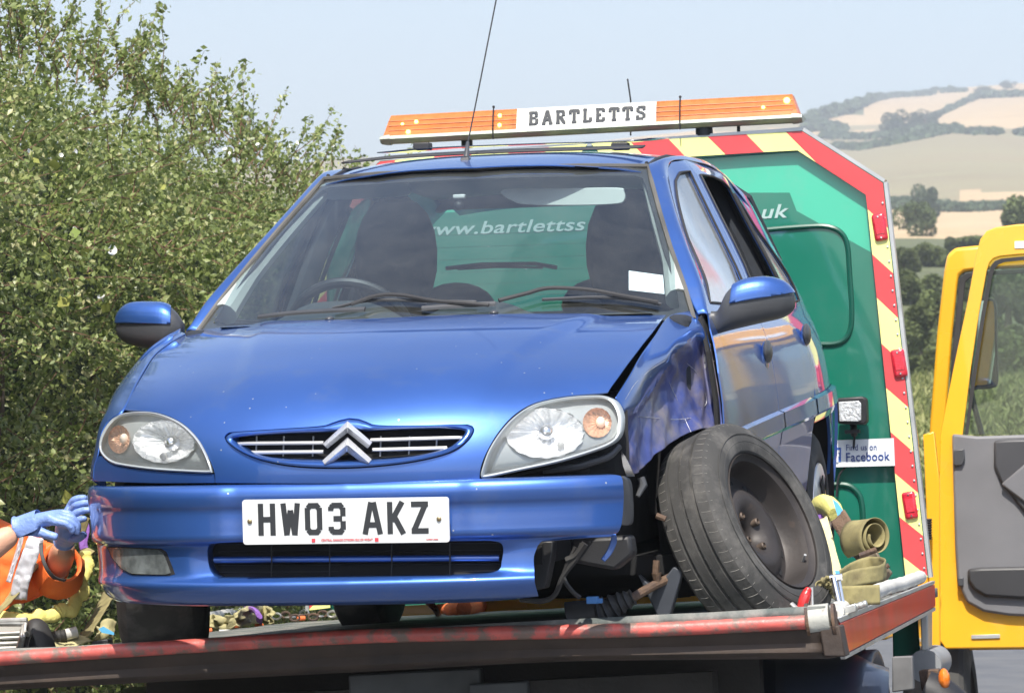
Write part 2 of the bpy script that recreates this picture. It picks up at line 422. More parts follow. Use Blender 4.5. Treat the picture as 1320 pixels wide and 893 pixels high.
bowlm = mat('reflector_bowl', (0.93, 0.94, 0.95), rough=0.24, metal=0.45, vary=0.12, scale=60, bump=0.3, bscale=70)
housing = mat('lamp_housing', (0.36, 0.39, 0.40), rough=0.35, metal=0.25, vary=0.1)
lens = glass('lamp_lens', (0.94, 0.95, 0.95), 0.9, 0.04, 1.45, dirt=0.10)
screen = glass('windscreen_glass', (0.80, 0.90, 0.92), 1.7, 0.03, 1.5, dirt=0.036)
sglass = glass('side_glass', (0.74, 0.82, 0.80), 2.2, 0.14, 1.5, dirt=0.24)
amber = mat('amber_bowl', (0.66, 0.40, 0.27), rough=0.3, metal=0.3, vary=0.3, scale=60)
greyslat = mat('grille_slat', (0.42, 0.42, 0.42), rough=0.4, metal=0.3, vary=0.1)
whiteplate = mat('plate_white', (0.66, 0.67, 0.66), rough=0.35, vary=0.05, scale=12, col2=(0.60, 0.58, 0.53), mix2=(0.62, 0.9))
inkblk = mat('plate_ink', (0.025, 0.027, 0.03), rough=0.5, vary=0.1)
inkred = mat('red_ink', (0.65, 0.05, 0.07), rough=0.5, vary=0.1)
brass = mat('brass_screw', (0.35, 0.27, 0.15), rough=0.4, metal=0.8)
rubbert = mat('tyre_rubber', (0.042, 0.041, 0.039), rough=0.82, vary=0.25, scale=9, bump=0.12, bscale=90, col2=(0.15, 0.142, 0.13), mix2=(0.50, 0.78), scale2=7)
rimm = mat('brown_steel_rim', (0.042, 0.036, 0.034), rough=0.55, metal=0.25, vary=0.2, scale=9, bump=0.08, bscale=60, col2=(0.11, 0.075, 0.055), mix2=(0.62, 0.8), scale2=12)
rust = mat('rusty_steel', (0.13, 0.08, 0.05), rough=0.8, metal=0.1, vary=0.35, scale=25, bump=0.4, bscale=90, col2=(0.07, 0.05, 0.045), mix2=(0.45, 0.62), scale2=16)

car = tag(empty('hatchback_car', M_CAR), 'dented blue five door hatchback with a collapsed front wheel on the recovery truck bed', 'car')
def mir(P): return [(-a, b) for a, b in P]
# bonnet with its grille opening
bon_px = [(255, 423), (240, 431), (218, 444), (198, 461), (178, 494), (166, 516), (161, 528), (180, 529), (201, 531), (222, 538), (240, 549), (256, 566), (268, 587), (276, 607), (278, 622),
          (350, 622.5), (448, 622.5), (540, 621), (618, 618), (620, 601), (630, 577), (646, 552), (666, 532), (692, 518), (730, 510), (777, 506), (784, 505), (800, 482), (820, 455), (842, 427), (859, 406), (740, 404), (595, 405.5), (433, 412)]
bon_uv = trace(Sb, bon_px, (-.7, 1.2))
def smooth_corner(P, ang=38):
    """rounds the shallow bends of an outline and keeps its true corners"""
    n = len(P); Q = [Vector(p) for p in P]; cor = []
    for i in range(n):
        a = Q[i] - Q[i - 1]; b = Q[(i + 1) % n] - Q[i]
        cor.append(a.length < 1e-6 or b.length < 1e-6 or a.angle(b) > R(ang))
    out = []; c = [i for i in range(n) if cor[i]] or [0]
    for k in range(len(c)):
        i = c[k]; j = c[(k + 1) % len(c)]; seg = [i]
        while seg[-1] != j or len(seg) == 1:
            seg.append((seg[-1] + 1) % n)
            if seg[-1] == j: break
        pts = [tuple(Q[q]) for q in seg]; m_ = (len(pts) - 1) * 6 + 1
        out += [tuple(catmull(pts, q / (m_ - 1))) for q in range(m_ - 1)]
    return out
gr_px = [(290, 566), (292, 559), (300, 556.5), (360, 552.5), (415, 548.5), (432, 543), (450, 538.5), (468, 541), (485, 547.5), (540, 548), (600, 546.5), (609, 549), (611, 557), (600, 572), (575, 586), (520, 598), (448, 604), (380, 602), (335, 593), (304, 579)]
gi_px = [(303, 567), (306, 564), (324, 562), (372, 559), (423, 557.5), (468, 556), (520, 554), (560, 553), (592, 554), (597, 556), (595, 561), (587, 569), (572, 578), (530, 587.5), (476, 592), (419, 592.5), (365, 591), (332, 586), (311, 575)]
def polar(px, c, n, sx):
    P = [((x - c[0]) / sx, y - c[1]) for x, y in px]; out = []
    for k in range(n):
        a = 2 * math.pi * k / n; d = (math.cos(a), math.sin(a)); best = None
        for i in range(len(P)):
            p, q = P[i], P[(i + 1) % len(P)]; ex, ey = q[0] - p[0], q[1] - p[1]; det = d[0] * -ey + d[1] * ex
            if abs(det) < 1e-9: continue
            t = (p[0] * -ey + p[1] * ex) / det; w = (d[0] * p[1] - d[1] * p[0]) / det
            if t > 0 and -1e-6 <= w <= 1 + 1e-6: best = t if best is None else max(best, t)
        out.append((c[0] + d[0] * best * sx, c[1] + d[1] * best))
    return out
go = polar(smooth2(gr_px, 160, True), (450, 572), 96, 6); gi = polar(smooth2(gi_px, 160, True), (450, 572), 96, 6)
go_uv = trace(Sb, go, (.3, .14)); gi_uv = trace(Sb, gi, (.3, .14))
bon_uv = smooth_corner(bon_uv)
panel('bonnet', Sb, bon_uv, paint, car, 0.018, [go_uv], 0.0035)
gs = []
for k, (o_, i_) in enumerate(zip(go_uv, gi_uv)):
    O = Vector((o_[0], o_[1])); I = Vector((i_[0], i_[1])); col_ = []
    for f, d in ((0.0, -.016), (0.06, -.004), (0.16, .008), (0.40, .010), (0.72, .004), (.97, -.016), (1.0, -.045)):
        q = O.lerp(I, f * .96 + .04); col_.append(Sb(q.x, q.y, d))
    gs.append(col_)
gs.append(gs[0]); g = MB(); g.grid(gs); grs = g.build('grille_surround', paint, car, edge=60)
g = MB(); g.add([Sb(u, v, -.05) for u, v in gi_uv], [tuple(range(96))]); g.build('grille_backing', dark, car)
for (y0, y1, xa, xb) in ((571.5, 570.5, 303, 417), (583, 582, 322, 417), (567, 563.5, 478, 597), (579.5, 577, 480, 576)):
    P = [cp(xa + (xb - xa) * k / 6, y0 + (y1 - y0) * k / 6 - .0, .055 + .62 * abs(cp(xa + (xb - xa) * k / 6, 570, .05)[0]) ** 2.2) for k in range(7)]
    g = MB(); g.tube(P, .0052, 8, flat=.8); g.build('grille_slat', greyslat, car)
for px in (331, 366, 404, 491, 528, 563):
    a = cp(px, 562, .075 + .62 * abs(cp(px, 562, .05)[0]) ** 2.2); b = cp(px - 1, 588, .075 + .62 * abs(cp(px, 562, .05)[0]) ** 2.2)
    g = MB(); g.tube([a, b], .0022, 6); g.build('grille_rib', greyslat, car)
def chevron(O, I):
    mb = MB(); V = []
    for (o_, i_, d) in ((O[0], I[0], 0), (O[1], I[1], 1), (O[2], I[2], 0)):
        y0 = .018 if d else .024
        V += [cp(*o_, y0), cp((o_[0] + i_[0]) / 2, (o_[1] + i_[1]) / 2, y0 - .020), cp(*i_, y0), cp(*o_, y0 + .02), cp(*i_, y0 + .02)]
    Fc = []
    for s in (0, 5): Fc += [(s, s + 5, s + 6, s + 1), (s + 1, s + 6, s + 7, s + 2), (s, s + 3, s + 8, s + 5), (s + 2, s + 7, s + 9, s + 4)]
    Fc += [(0, 1, 2, 4, 3), (10, 13, 14, 12, 11)]
    mb.add(V, Fc); return mb.build('chevron_emblem', silverp, car, bevel=.0015, edge=25)
chevron([(415.5, 572), (448, 542.5), (480, 570)], [(422, 578), (448, 557.5), (474, 578)])
chevron([(415, 594), (448, 563), (479.5, 592)], [(421, 602), (447.5, 582), (472, 601)])
g = MB(); g.prism([cp(x, y, .032) for x, y in ((428, 570), (449, 552), (470, 569), (468, 594), (449, 576), (428, 595))], Vector((0, .02, 0))); g.build('emblem_mount', dark, car, bevel=.002)
for (px, py) in ((425, 411.5), (637, 403.5)):
    g = MB(); g.ball(cp(px, py, .90), .011, sc=(1.1, 1.4, .8)); g.build('washer_jet', greyp, car)
# below the lamp on the undamaged side
fil = trace(Sb, [(132, 588), (144, 598), (165, 603), (201, 607), (240, 609.5), (275, 611), (277, 622), (200, 622.3), (121, 619.5), (122, 600), (127, 588)], (-.7, .15))
panel('lamp_filler_panel', Sb, smooth_corner(fil), paint, car, 0.02)

# headlamps
def lampset(out_px, rim_w, bowl, ind, dome, tilt, lab):
    px = smooth2(out_px, 90, True); uv = trace(Sb, px, (0.5 if px[0][0] > 450 else -.5, .18))
    c = Vector((sum(p[0] for p in uv) / 90, sum(p[1] for p in uv) / 90))
    IN = []
    for k in range(90):
        a = Vector(uv[k - 1]); b = Vector(uv[(k + 1) % 90]); t = (b - a).normalized(); n_ = Vector((-t.y, t.x)); q = Vector(uv[k])
        if (c - q).dot(n_) < 0: n_ = -n_
        IN.append(q + n_ * rim_w)
    h = MB(); rows = []
    for k in list(range(90)) + [0]:
        O = Vector(uv[k]); I = IN[k]
        rows.append([Sb(O.x, O.y, -.03), Sb(O.x, O.y, .004), Sb(*O.lerp(I, .35), .007), Sb(*O.lerp(I, 1.0), .001), Sb(*O.lerp(I, 1.10), -.012), Sb(*O.lerp(I, 1.25), -.022), Sb(*O.lerp(I, 1.5), -.030)])
    h.grid(rows); hd = h.build('headlamp', housing, car, edge=60)
    if lab: hd['label'] = lab
    def ell(cx, cy, rx, ry): return trace(Sb_off(-.030), [(cx + rx * math.cos(2 * math.pi * k / 40), cy + ry * math.sin(2 * math.pi * k / 40)) for k in range(40)], (0.5 if cx > 450 else -.5, .18))
    panel('lamp_backing', Sb_off(-.030), [tuple(Vector(uv[k]).lerp(IN[k], 1.4)) for k in range(90)], housing, hd, .02, [ell(*bowl[:2], bowl[2] * .985, bowl[3] * .985), ell(*ind[:2], ind[2] * .985, ind[3] * .985)], 0)
    def bowlat(cx, cy, rx, ry, y, m, name, fl, depth):
        """a concave fluted reflector, its mouth an ellipse in the picture plane of the lamp"""
        mb = MB(); V = []; N = 64; prof = [(1.0, 0), (.97, .18), (.86, .45), (.68, .70), (.45, .87), (.22, .97), (.02, 1.0)]; SS = Sb_off(-.026); g3 = trace(SS, [(cx, cy), (cx + rx, cy), (cx - rx, cy), (cx, cy - ry), (cx, cy + ry)], (0.5 if cx > 450 else -.5, .18)); q5 = [Vector(SS(*p)) for p in g3]; c0 = q5[0]; ex = (q5[1] - q5[2]) / 2; ez = (q5[3] - q5[4]) / 2; rows = []
        for (r, d) in prof:
            row = []
            for k in range(N + 1):
                a = 2 * math.pi * k / N; rr = r * (1 + (.03 * (k % 4 < 2) * fl * r)); row.append(c0 + ex * (math.cos(a) * rr) + ez * (math.sin(a) * rr) + Vector((0, 1, 0)) * (d * depth + fl * .004 * (k % 4 < 2)))
            rows.append(row)
        mb.grid(rows); return mb.build(name, m, hd, edge=20)
    yb = tilt
    yb = Sb(*trace(Sb, [dome[:2]], (0.5 if dome[0] > 450 else -.5, .18))[0])[1] + .05
    bowlat(*bowl, yb, bowlm, 'reflector', 1, .055)
    bowlat(*ind, yb + .0, amber, 'indicator_reflector', .5, .030)
    g = MB(); g.lathe([(.021, 0), (.020, -.010), (.014, -.018), (.006, -.022), (0, -.0225)], cp(dome[0], dome[1], yb + .01), (0, 1, 0), 20); g.build('bulb_shield', chrome, hd)
    g = MB(); g.lathe([(.010, 0), (.009, -.006), (.004, -.008), (0, -.008)], cp(dome[0] + dome[2], dome[1] + 17, yb + .0), (0, 1, 0), 16); g.build('adjuster_screw', greyslat, hd)
    g = MB(); g.ball(Vector(Sb(*trace(Sb, [ind[:2]], (0.5 if ind[0] > 450 else -.5, .18))[0], -.045)), .012, sc=(1, 1, 1.2)); g.build('indicator_bulb', mat('bulb_glass', (0.85, 0.72, 0.60), 0.2), hd)
    panel('lens', Sb_off(.004), [tuple(Vector(uv[k]).lerp(IN[k], .8)) for k in range(90)], lens, hd, 0.03, thick=0)
    return hd
def Sb_off(d): return lambda x, s: Sb(x, s, d)
lampset([(133, 556), (144, 541), (158, 533), (180, 530.5), (201, 532), (222, 539), (240, 550), (256, 567), (267, 587), (273.5, 606), (270, 609.5), (240, 608.5), (201, 606), (165, 601.5), (144, 596.5), (131, 585), (128, 572)], .010,
        (211, 569, 40, 27), (153.5, 566, 14, 18), (222, 571, -11), .30, None)
lampset([(620.5, 613), (623, 600), (631, 579), (647, 554), (667, 534), (692, 520), (730, 512), (765, 509.5), (783, 511), (795, 518), (802, 532), (803, 547), (799, 563), (786, 574), (760, 584), (718, 596.5), (669, 607), (628, 615.5)], .011,
        (702, 558, 50, 32), (770, 544.5, 18.5, 19), (704, 557, 19), .27, 'loose headlamp tilted upward above a dark gap')

# black void behind the nose, seen in the gaps
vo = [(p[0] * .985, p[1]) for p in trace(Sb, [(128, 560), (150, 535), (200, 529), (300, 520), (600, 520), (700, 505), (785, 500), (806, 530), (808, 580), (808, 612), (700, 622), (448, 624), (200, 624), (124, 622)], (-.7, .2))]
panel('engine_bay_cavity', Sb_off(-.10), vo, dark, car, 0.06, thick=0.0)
g = MB(); g.tube([cp(640, 618, .20), cp(700, 611, .25), cp(790, 602, .34)], .016, 8); g.tube([cp(650, 612, .16), cp(700, 603, .19), cp(770, 590, .26)], .007); g.ball(cp(745, 606, .26), .022, sc=(1.4, 1, .8)); g.build('lamp_bracket', dark, car)
g = MB(); g.tube(spline([cp(700, 606, .2), cp(740, 602, .22), cp(762, 596, .24), cp(785, 588, .27), cp(798, 575, .3)], 16), .009, 8); g.build('headlamp_lower_rail', greyp, car)
g = MB(); P = [(800, 580), (806, 588), (812, 600), (818, 614), (808, 614), (803, 600)]; g.prism([cp(x, y, .34) for x, y in P], (0, .006, 0)); g.build('wing_bracket', chrome, car)
# ---------------------------------------------------------------- bumper
fPl, LPl = arc_profile([(0, 0), (.2, .010), (.4, .045), (.55, .10), (.66, .18), (.735, .28), (.775, .38), (.79, .50), (.793, .56)])
BP = [(.040, .497, .985), (.014, .495, .995), (.002, .486, 1.0), (-.004, .468, 1.0), (.000, .445, 1.0), (.007, .428, .998), (.006, .385, .995), (.006, .362, .993), (.018, .350, .99), (.030, .343, .985), (.030, .30, .98), (.024, .268, .978), (.006, .250, .975), (.006, .238, .968), (.018, .218, .955), (.038, .200, .935), (.07, .190, .90)]
_bl = [0.0]
for a, b in zip(BP, BP[1:]): _bl.append(_bl[-1] + math.hypot(a[0] - b[0], a[1] - b[1]))
LBP = _bl[-1]
def fBP(v):
    v = min(max(v, 0), LBP - 1e-6); i = 0
    while _bl[i + 1] < v: i += 1
    t = (v - _bl[i]) / (_bl[i + 1] - _bl[i]); P = [BP[max(0, i - 1)], BP[i], BP[i + 1], BP[min(len(BP) - 1, i + 2)]]
    return [0.5 * (2 * b + (c - a) * t + (2 * a - 5 * b + 4 * c - d) * t * t + (3 * b - a - 3 * c + d) * t ** 3) for a, b, c, d in zip(*P)]
def Sf(u, v, off=0.0, deform=True):
    dy, z, w = fBP(v); x, y = fPl(abs(u)); x = math.copysign(x, u) * w; yy = y + dy
    if deform:
        bx = sstep(-.44, -.33, x) * (1 - sstep(.33, .44, x)); yy += .016 * bx * sstep(.250, .275, z) * (1 - sstep(.318, .345, z))
        yy += .008 * sstep(-.330, -.280, x) * (1 - sstep(.275, .325, x)) * sstep(.340, .352, z)
    return (x * (1 + off), yy - off, z)
bp_px = [(800, 613), (803, 622), (804, 640), (801, 676), (793, 688), (740, 691), (703, 696), (693, 703), (688, 720), (689, 745), (694, 768), (600, 779), (500, 781), (420, 782), (300, 781), (200, 779), (152, 774)]
b_uv = trace(Sf, bp_px, (.75, .05))
b_uv = [(u, min(max(v, 0.0), LBP)) for u, v in b_uv]
left = [(-LPl, LBP * .93), (-LPl, 0.0), (-.6, 0), (-.3, 0), (0, 0), (.3, 0), (.6, 0)]
sl_px = [[(268, 706), (276, 700), (320, 698), (450, 697.5), (600, 696), (636, 697), (648, 703), (647, 722), (640, 736), (600, 741.5), (450, 744.5), (300, 745.5), (280, 744), (271, 734), (268, 720)]]
slots = [trace(Sf, smooth2(q, 110, True), (0, .2)) for q in sl_px]
def Sin(d): return lambda u, v: (lambda p: (p[0], p[1] + d, p[2]))(Sf(u, v))
bmp = panel('front_bumper', Sf, smooth_corner(b_uv + left), [paint, dark], car, 0.014, holes=slots, thick=0.003, stepv=.009)
for sl_ in slots:
    cx_ = Vector((sum(p[0] for p in sl_) / len(sl_), sum(p[1] for p in sl_) / len(sl_))); rows = []
    for p in sl_ + sl_[:1]:
        p = Vector(p); rows.append([Sin(d)((p.x - cx_.x) * (1 - f * .02) + cx_.x, (p.y - cx_.y) * (1 - f) + cx_.y) for f, d in ((0, .0), (.03, .002), (.06, .010), (.07, .050))])
    g = MB(); g.grid(rows); g.build('intake_lip', paint, bmp, edge=60)
    panel('intake_backing', Sin(.050), sl_, dark, bmp, .04, thick=0)
q_ = trace(Sf, [(274 + 368 * k / 24, 722 - 2.4 * k / 24) for k in range(25)], (-.35, .2)); rows = []
for (dz, dy) in ((.0085, .030), (.0080, .014), (.003, .008), (-.004, .009), (-.0075, .016), (-.008, .032)): rows.append([Vector(Sin(dy)(*p)) + Vector((0, 0, dz)) for p in q_])
g = MB(); g.grid(rows); g.build('intake_bar', paint, bmp, edge=60)
for k in range(5):
    q_ = trace(Sf, [(276 + 366 * t / 14, 702 + k * 9.0 - 1.5 * t / 14) for t in range(15)], (-.35, .2)); g = MB(); g.tube([Sin(.040)(*p) for p in q_], .0016, 5); g.build('intake_mesh', blackp, bmp)
for px in (350, 425, 505, 580):
    g = MB(); g.tube([cp(px, 699, .058), cp(px, 743, .058)], .0022, 5); g.build('intake_rib', blackp, car)
g = MB(); P = spline([cp(800, 613, .30), cp(809, 620, .34), cp(812, 640, .35), cp(812, 674, .34), cp(801, 677, .31)], 16); g.prism(P, Vector((0.0, .05, 0))); g.build('bumper_end_bracket', greyp, car, bevel=.003)
ribbon('torn_bumper_lip', [cp(700, 696, .16), cp(750, 692, .22), cp(790, 690, .28)], .006, paint, car, side=(0, .3, 1), thick=.006, n=12)
ribbon('torn_bumper_hook', [cp(791, 688, .28), cp(791, 698, .285), cp(785, 712, .285), cp(777, 722, .28)], [.012, .016, .015, .012], paint, car, side=(1, 0, -.3), thick=.003, n=20)
g = MB(); P = [cp(x, y, .235) for x, y in ((690, 702), (700, 697), (713, 697), (711, 720), (706, 745), (703, 758), (690, 760), (688, 740))]; g.prism(P, Vector((0, .06, 0))); g.build('broken_bumper_edge', blackp, car, bevel=.004)
g = MB(); P = [cp(x, y, .34) for x, y in ((735, 694), (812, 690), (816, 715), (793, 735), (770, 731), (735, 724))]; g.prism(P, Vector((0, .08, 0))); g.build('arch_liner', blackp, car, bevel=.01)
fog = trace(Sf, [(140, 705), (160, 705.5), (205, 708), (211, 712), (221, 738), (215, 740), (172, 739), (158, 732), (146, 718)], (-.7, .2))
panel('fog_lamp', lambda u, v: Sf(u, v, .004), fog, mat('fog_lens', (0.10, 0.11, 0.11), rough=0.16, vary=0.6, scale=22, coat=1.0, bump=0.2, bscale=60), car, 0.01, thick=.006)
fc = Vector((sum(p[0] for p in fog) / 9, sum(p[1] for p in fog) / 9))
panel('fog_lamp_surround', lambda u, v: Sf(u, v, .0012), [tuple(fc + (Vector(p) - fc) * 1.10) for p in fog], dark, car, 0.01, thick=.002)
# number plate
PM = frame(cp(445.5, 671, -.012), cp(577, 669.5, -.012) - cp(314, 673, -.012), (0, -.03, 1))
def PMp(x, y, z=0): return PM @ Vector((x, y, z))
g = MB(); W2, H2 = .2615, .0555
V = []
for (cx, cy, a0) in ((W2 - .008, H2 - .008, 0), (-W2 + .008, H2 - .008, 90), (-W2 + .008, -H2 + .008, 180), (W2 - .008, -H2 + .008, 270)):
    for k in range(5): a = R(a0 + 22.5 * k); V.append((cx + .008 * math.cos(a), cy + .008 * math.sin(a), -.004))
g.prism([PMp(*p) for p in V], PM.to_3x3() @ Vector((0, 0, .006))); plate = g.build('number_plate', whiteplate, car, smooth=False)
# plate characters: stroke outlines in a 50 x 79 mm box
def plate_glyph(ch):
    w, h, s = .044, .079, .0135; a, b = s / 2, w - s / 2; c, d = s / 2, h - s / 2
    if ch == 'H': return [((a, 0), (a, h)), ((b, 0), (b, h)), ((a, h / 2), (b, h / 2))]
    if ch == 'W': return [((a - .002, h), (a + .006, 0)), ((b + .004, h), (b - .004, 0)), ((a + .006, .001), (w / 2 + .001, h * .78)), ((b - .004, .001), (w / 2 + .001, h * .78))]
    if ch == 'O': return [((a, .012), (a, h - .012)), ((b, .012), (b, h - .012)), ((.009, c), (w - .009, c)), ((.009, d), (w - .009, d)), ((a + .0015, .013), (.014, c - .0003)), ((b - .0015, .013), (w - .014, c - .0003)), ((a + .0015, h - .013), (.014, d + .0003)), ((b - .0015, h - .013), (w - .014, d + .0003))]
    if ch == '3': return [((b, .012), (b, h * .5 - .006)), ((b, h * .5 + .006), (b, h - .012)), ((.009, c), (w - .009, c)), ((.009, d), (w - .009, d)), ((.013, h / 2), (w - .009, h / 2)), ((b - .0015, .013), (w - .014, c)), ((b - .0015, h - .013), (w - .014, d)), ((a, .010), (a, .020)), ((a, h - .020), (a, h - .010)), ((a + .001, .012), (.012, c)), ((a + .001, h - .012), (.012, d))]
    if ch == 'A': return [((a - .004, 0), (w / 2 - .003, h - .0)), ((b + .004, 0), (w / 2 + .003, h - .0)), ((a + .004, .023), (b - .004, .023))]
    if ch == 'K': return [((a, 0), (a, h)), ((a + .004, h * .40), (b + .001, h)), ((w * .40, h * .55), (b + .003, 0))]
    if ch == 'Z': return [((0.001, c), (w, c)), ((.001, d), (w, d)), ((a + .001, c + .002), (b - .001, d - .002))]
x = -.2215
for ch in 'HWO3 AKZ':
    if ch == ' ': x += .030; continue
    gl = plate_glyph(ch); strokes('plate_character', gl, .0135, PM @ Matrix.Translation((x, -.0415 + .008, .0022)), inkblk, plate, depth=.0008); x += .0595
text('plate_small_print', 'CENTRAL GARAGE CITROEN ISLE OF WIGHT', PM @ Matrix.Translation((-.062, -.0495, .0026)), .0085, inkred, plate, width=.130)
for xx in (-.080, .080):
    g = MB(); g.box(PMp(xx - .002, -.047, .0028), (.009, .0012, .009)); g.build('plate_mark', inkred, plate, smooth=False)
text('plate_maker_print', 'number plates', PM @ Matrix.Translation((.203, -.0495, .0026)), .006, inkred, plate, width=.03)
for xx in (-.243, .236):
    g = MB(); g.lathe([(.006, 0), (.006, .003), (.003, .005), (0, .005)], PMp(xx, .002, .002), PM.to_3x3() @ Vector((0, 0, 1)), 12); g.build('plate_screw', brass, plate)

# ---------------------------------------------------------------- wings
def wing_left():
    A = [trace(Sb, [p], (-.7, .5))[0] for p in ((121, 619), (122, 600), (127, 585), (131, 560), (141, 543), (160, 529), (177, 494), (197, 461), (217, 444), (239, 431))]
    A = [Vector(Sb(*p)) for p in A]
    B = [cp(119, 619, .46), cp(122, 600, .45), cp(125, 583, .45), cp(130, 557, .46), cp(135, 538, .49), cp(146, 510, .58), cp(163, 486, .74), cp(188, 459, .93), cp(208, 444, 1.05), cp(232, 431, 1.18)]
    C = []; D = []
    for k, b in enumerate(B):
        y = b.y + .03; zc = min(b.z - .03, .72) ; C.append(Vector((-(XZ(zc) + XP(y)) - .002, y, zc)))
        zd = max(.34, zc - .22) if (y < .40 or y > 1.04) else .33 + math.sqrt(max(0, .33 ** 2 - (y - .72) ** 2)); zd = min(zd, zc - .01); D.append(Vector((-(XZ(zd) + XP(y)) - .008, y, zd)))
    AB = [a.lerp(b, .5) + Vector((-.006, -.002, .006)) for a, b in zip(A, B)]
    g = MB(); g.loft([A, AB, B, C, D], 50, 26); return g.build('front_wing', paint, car, solid=.004, edge=60)
wing_left()
def wing_right():
    cols = [[(793, 513, .36), (802, 527, .37), (806, 548, .39), (805, 572, .41), (808, 595, .43), (817, 612, .45)],
            [(812, 483, .47), (820, 503, .49), (822, 530, .50), (824, 556, .50), (826, 582, .49), (832, 605, .50)],
            [(826, 458, .62), (836, 478, .64), (842, 508, .72), (845, 536, .70), (847, 562, .66), (850, 585, .62)],
            [(843, 434, .82), (858, 461, .80), (864, 492, .90), (870, 524, .88), (872, 549, .84), (873, 568, .80)],
            [(861, 409, 1.06), (884, 440, .98), (892, 476, 1.06), (898, 512, 1.05), (900, 536, 1.02), (902, 553, .98)],
            [(885, 402, 1.18), (900, 428, 1.10), (908, 462, 1.14), (916, 504, 1.13), (920, 530, 1.12), (924, 552, 1.10)],
            [(899, 400, 1.25), (909, 424, 1.17), (919, 460, 1.14), (927, 504, 1.13), (931, 530, 1.13), (933, 553, 1.12)]]
    rows = [[cp(*p) for p in c] for c in cols]
    nu, nv = 70, 80
    A = [spline(r, nu) for r in rows]; cols_ = [spline([r[i] for r in A], nv) for i in range(nu)]
    V = []; F_ = []; mi = []
    for j in range(nv):
        for i in range(nu):
            t = i / (nu - 1); s = j / (nv - 1); q = cols_[i][j].copy()
            crush = sstep(.22 + .10 * math.sin(s * 7), .36 + .10 * math.sin(s * 7), t) * sstep(0, .06, 1 - s + .02)
            n1 = noise.noise(Vector((s * 9, t * 3, 1.7))); n2 = noise.noise(Vector((s * 22, t * 7, 4.1))); ridge = abs(noise.noise(Vector((s * 7 + t * 1.5, t * 1.4, 9.2))))
            fold = math.exp(-((s - .50 - .18 * t) / .035) ** 2) * sstep(.2, .35, t)
            q += Vector((.75, -.6, .1)) * crush * (-.010 + .012 * n1 + .004 * n2 - .016 * ridge + .014 * fold)
            V.append(q)
    for j in range(nv - 1):
        for i in range(nu - 1):
            F_.append((j * nu + i, j * nu + i + 1, (j + 1) * nu + i + 1, (j + 1) * nu + i)); s = j / nv; t = i / nu
            mi.append(1 if t > .30 + .10 * math.sin(s * 7) + .03 * noise.noise(Vector((s * 15, t * 15, 0))) else 0)
    g = MB(); g.v = [tuple(q) for q in V]; g.f = F_; g.mi = mi
    o = g.build('front_wing', [paint, scuffed], car, solid=.003, edge=70); o['label'] = 'crumpled and scraped front wing above the loose wheel'
    # pale scratches
    for k, P in enumerate(([(805, 540), (822, 537), (850, 539), (872, 541), (898, 537)], [(858, 467), (862, 490), (874, 515), (884, 540), (892, 556)], [(806, 515), (818, 494), (838, 478), (857, 465)], [(886, 468), (898, 480), (908, 505), (911, 520), (903, 527)])):
        pts = []
        for (px, py) in P:
            best = min(V, key=lambda v: (project(M_CAR, v)[0] - px) ** 2 + (project(M_CAR, v)[1] - py) ** 2); pts.append(best + Vector((.001, -.0015, 0)))
        g = MB(); g.tube([p + Vector((0, 0, 0)) for p in spline(pts, 24)], .0007, 5); g.build('scratch', mat('bare_metal', (0.45, 0.45, 0.47), rough=0.5, metal=0.3, vary=0.4, scale=60), car)
wing_right()
# inner arch, void behind the wing and the doors' shut gap
g = MB(); g.box((.50, .90, .50), (.16, .60, .40)); g.box((.60, 1.22, .60), (.10, .06, .5)); g.build('inner_arch', dark, car, smooth=False)
for (a, b, c) in ((.93, .90, .02),):
    g = MB(); g.box(cp(912, 455, 1.16), (.018, .02, .05)); g.box(cp(914, 470, 1.16), (.02, .02, .03), Matrix.Rotation(.4, 4, 'Y')); g.build('door_hinge', greyslat, car, bevel=.002)

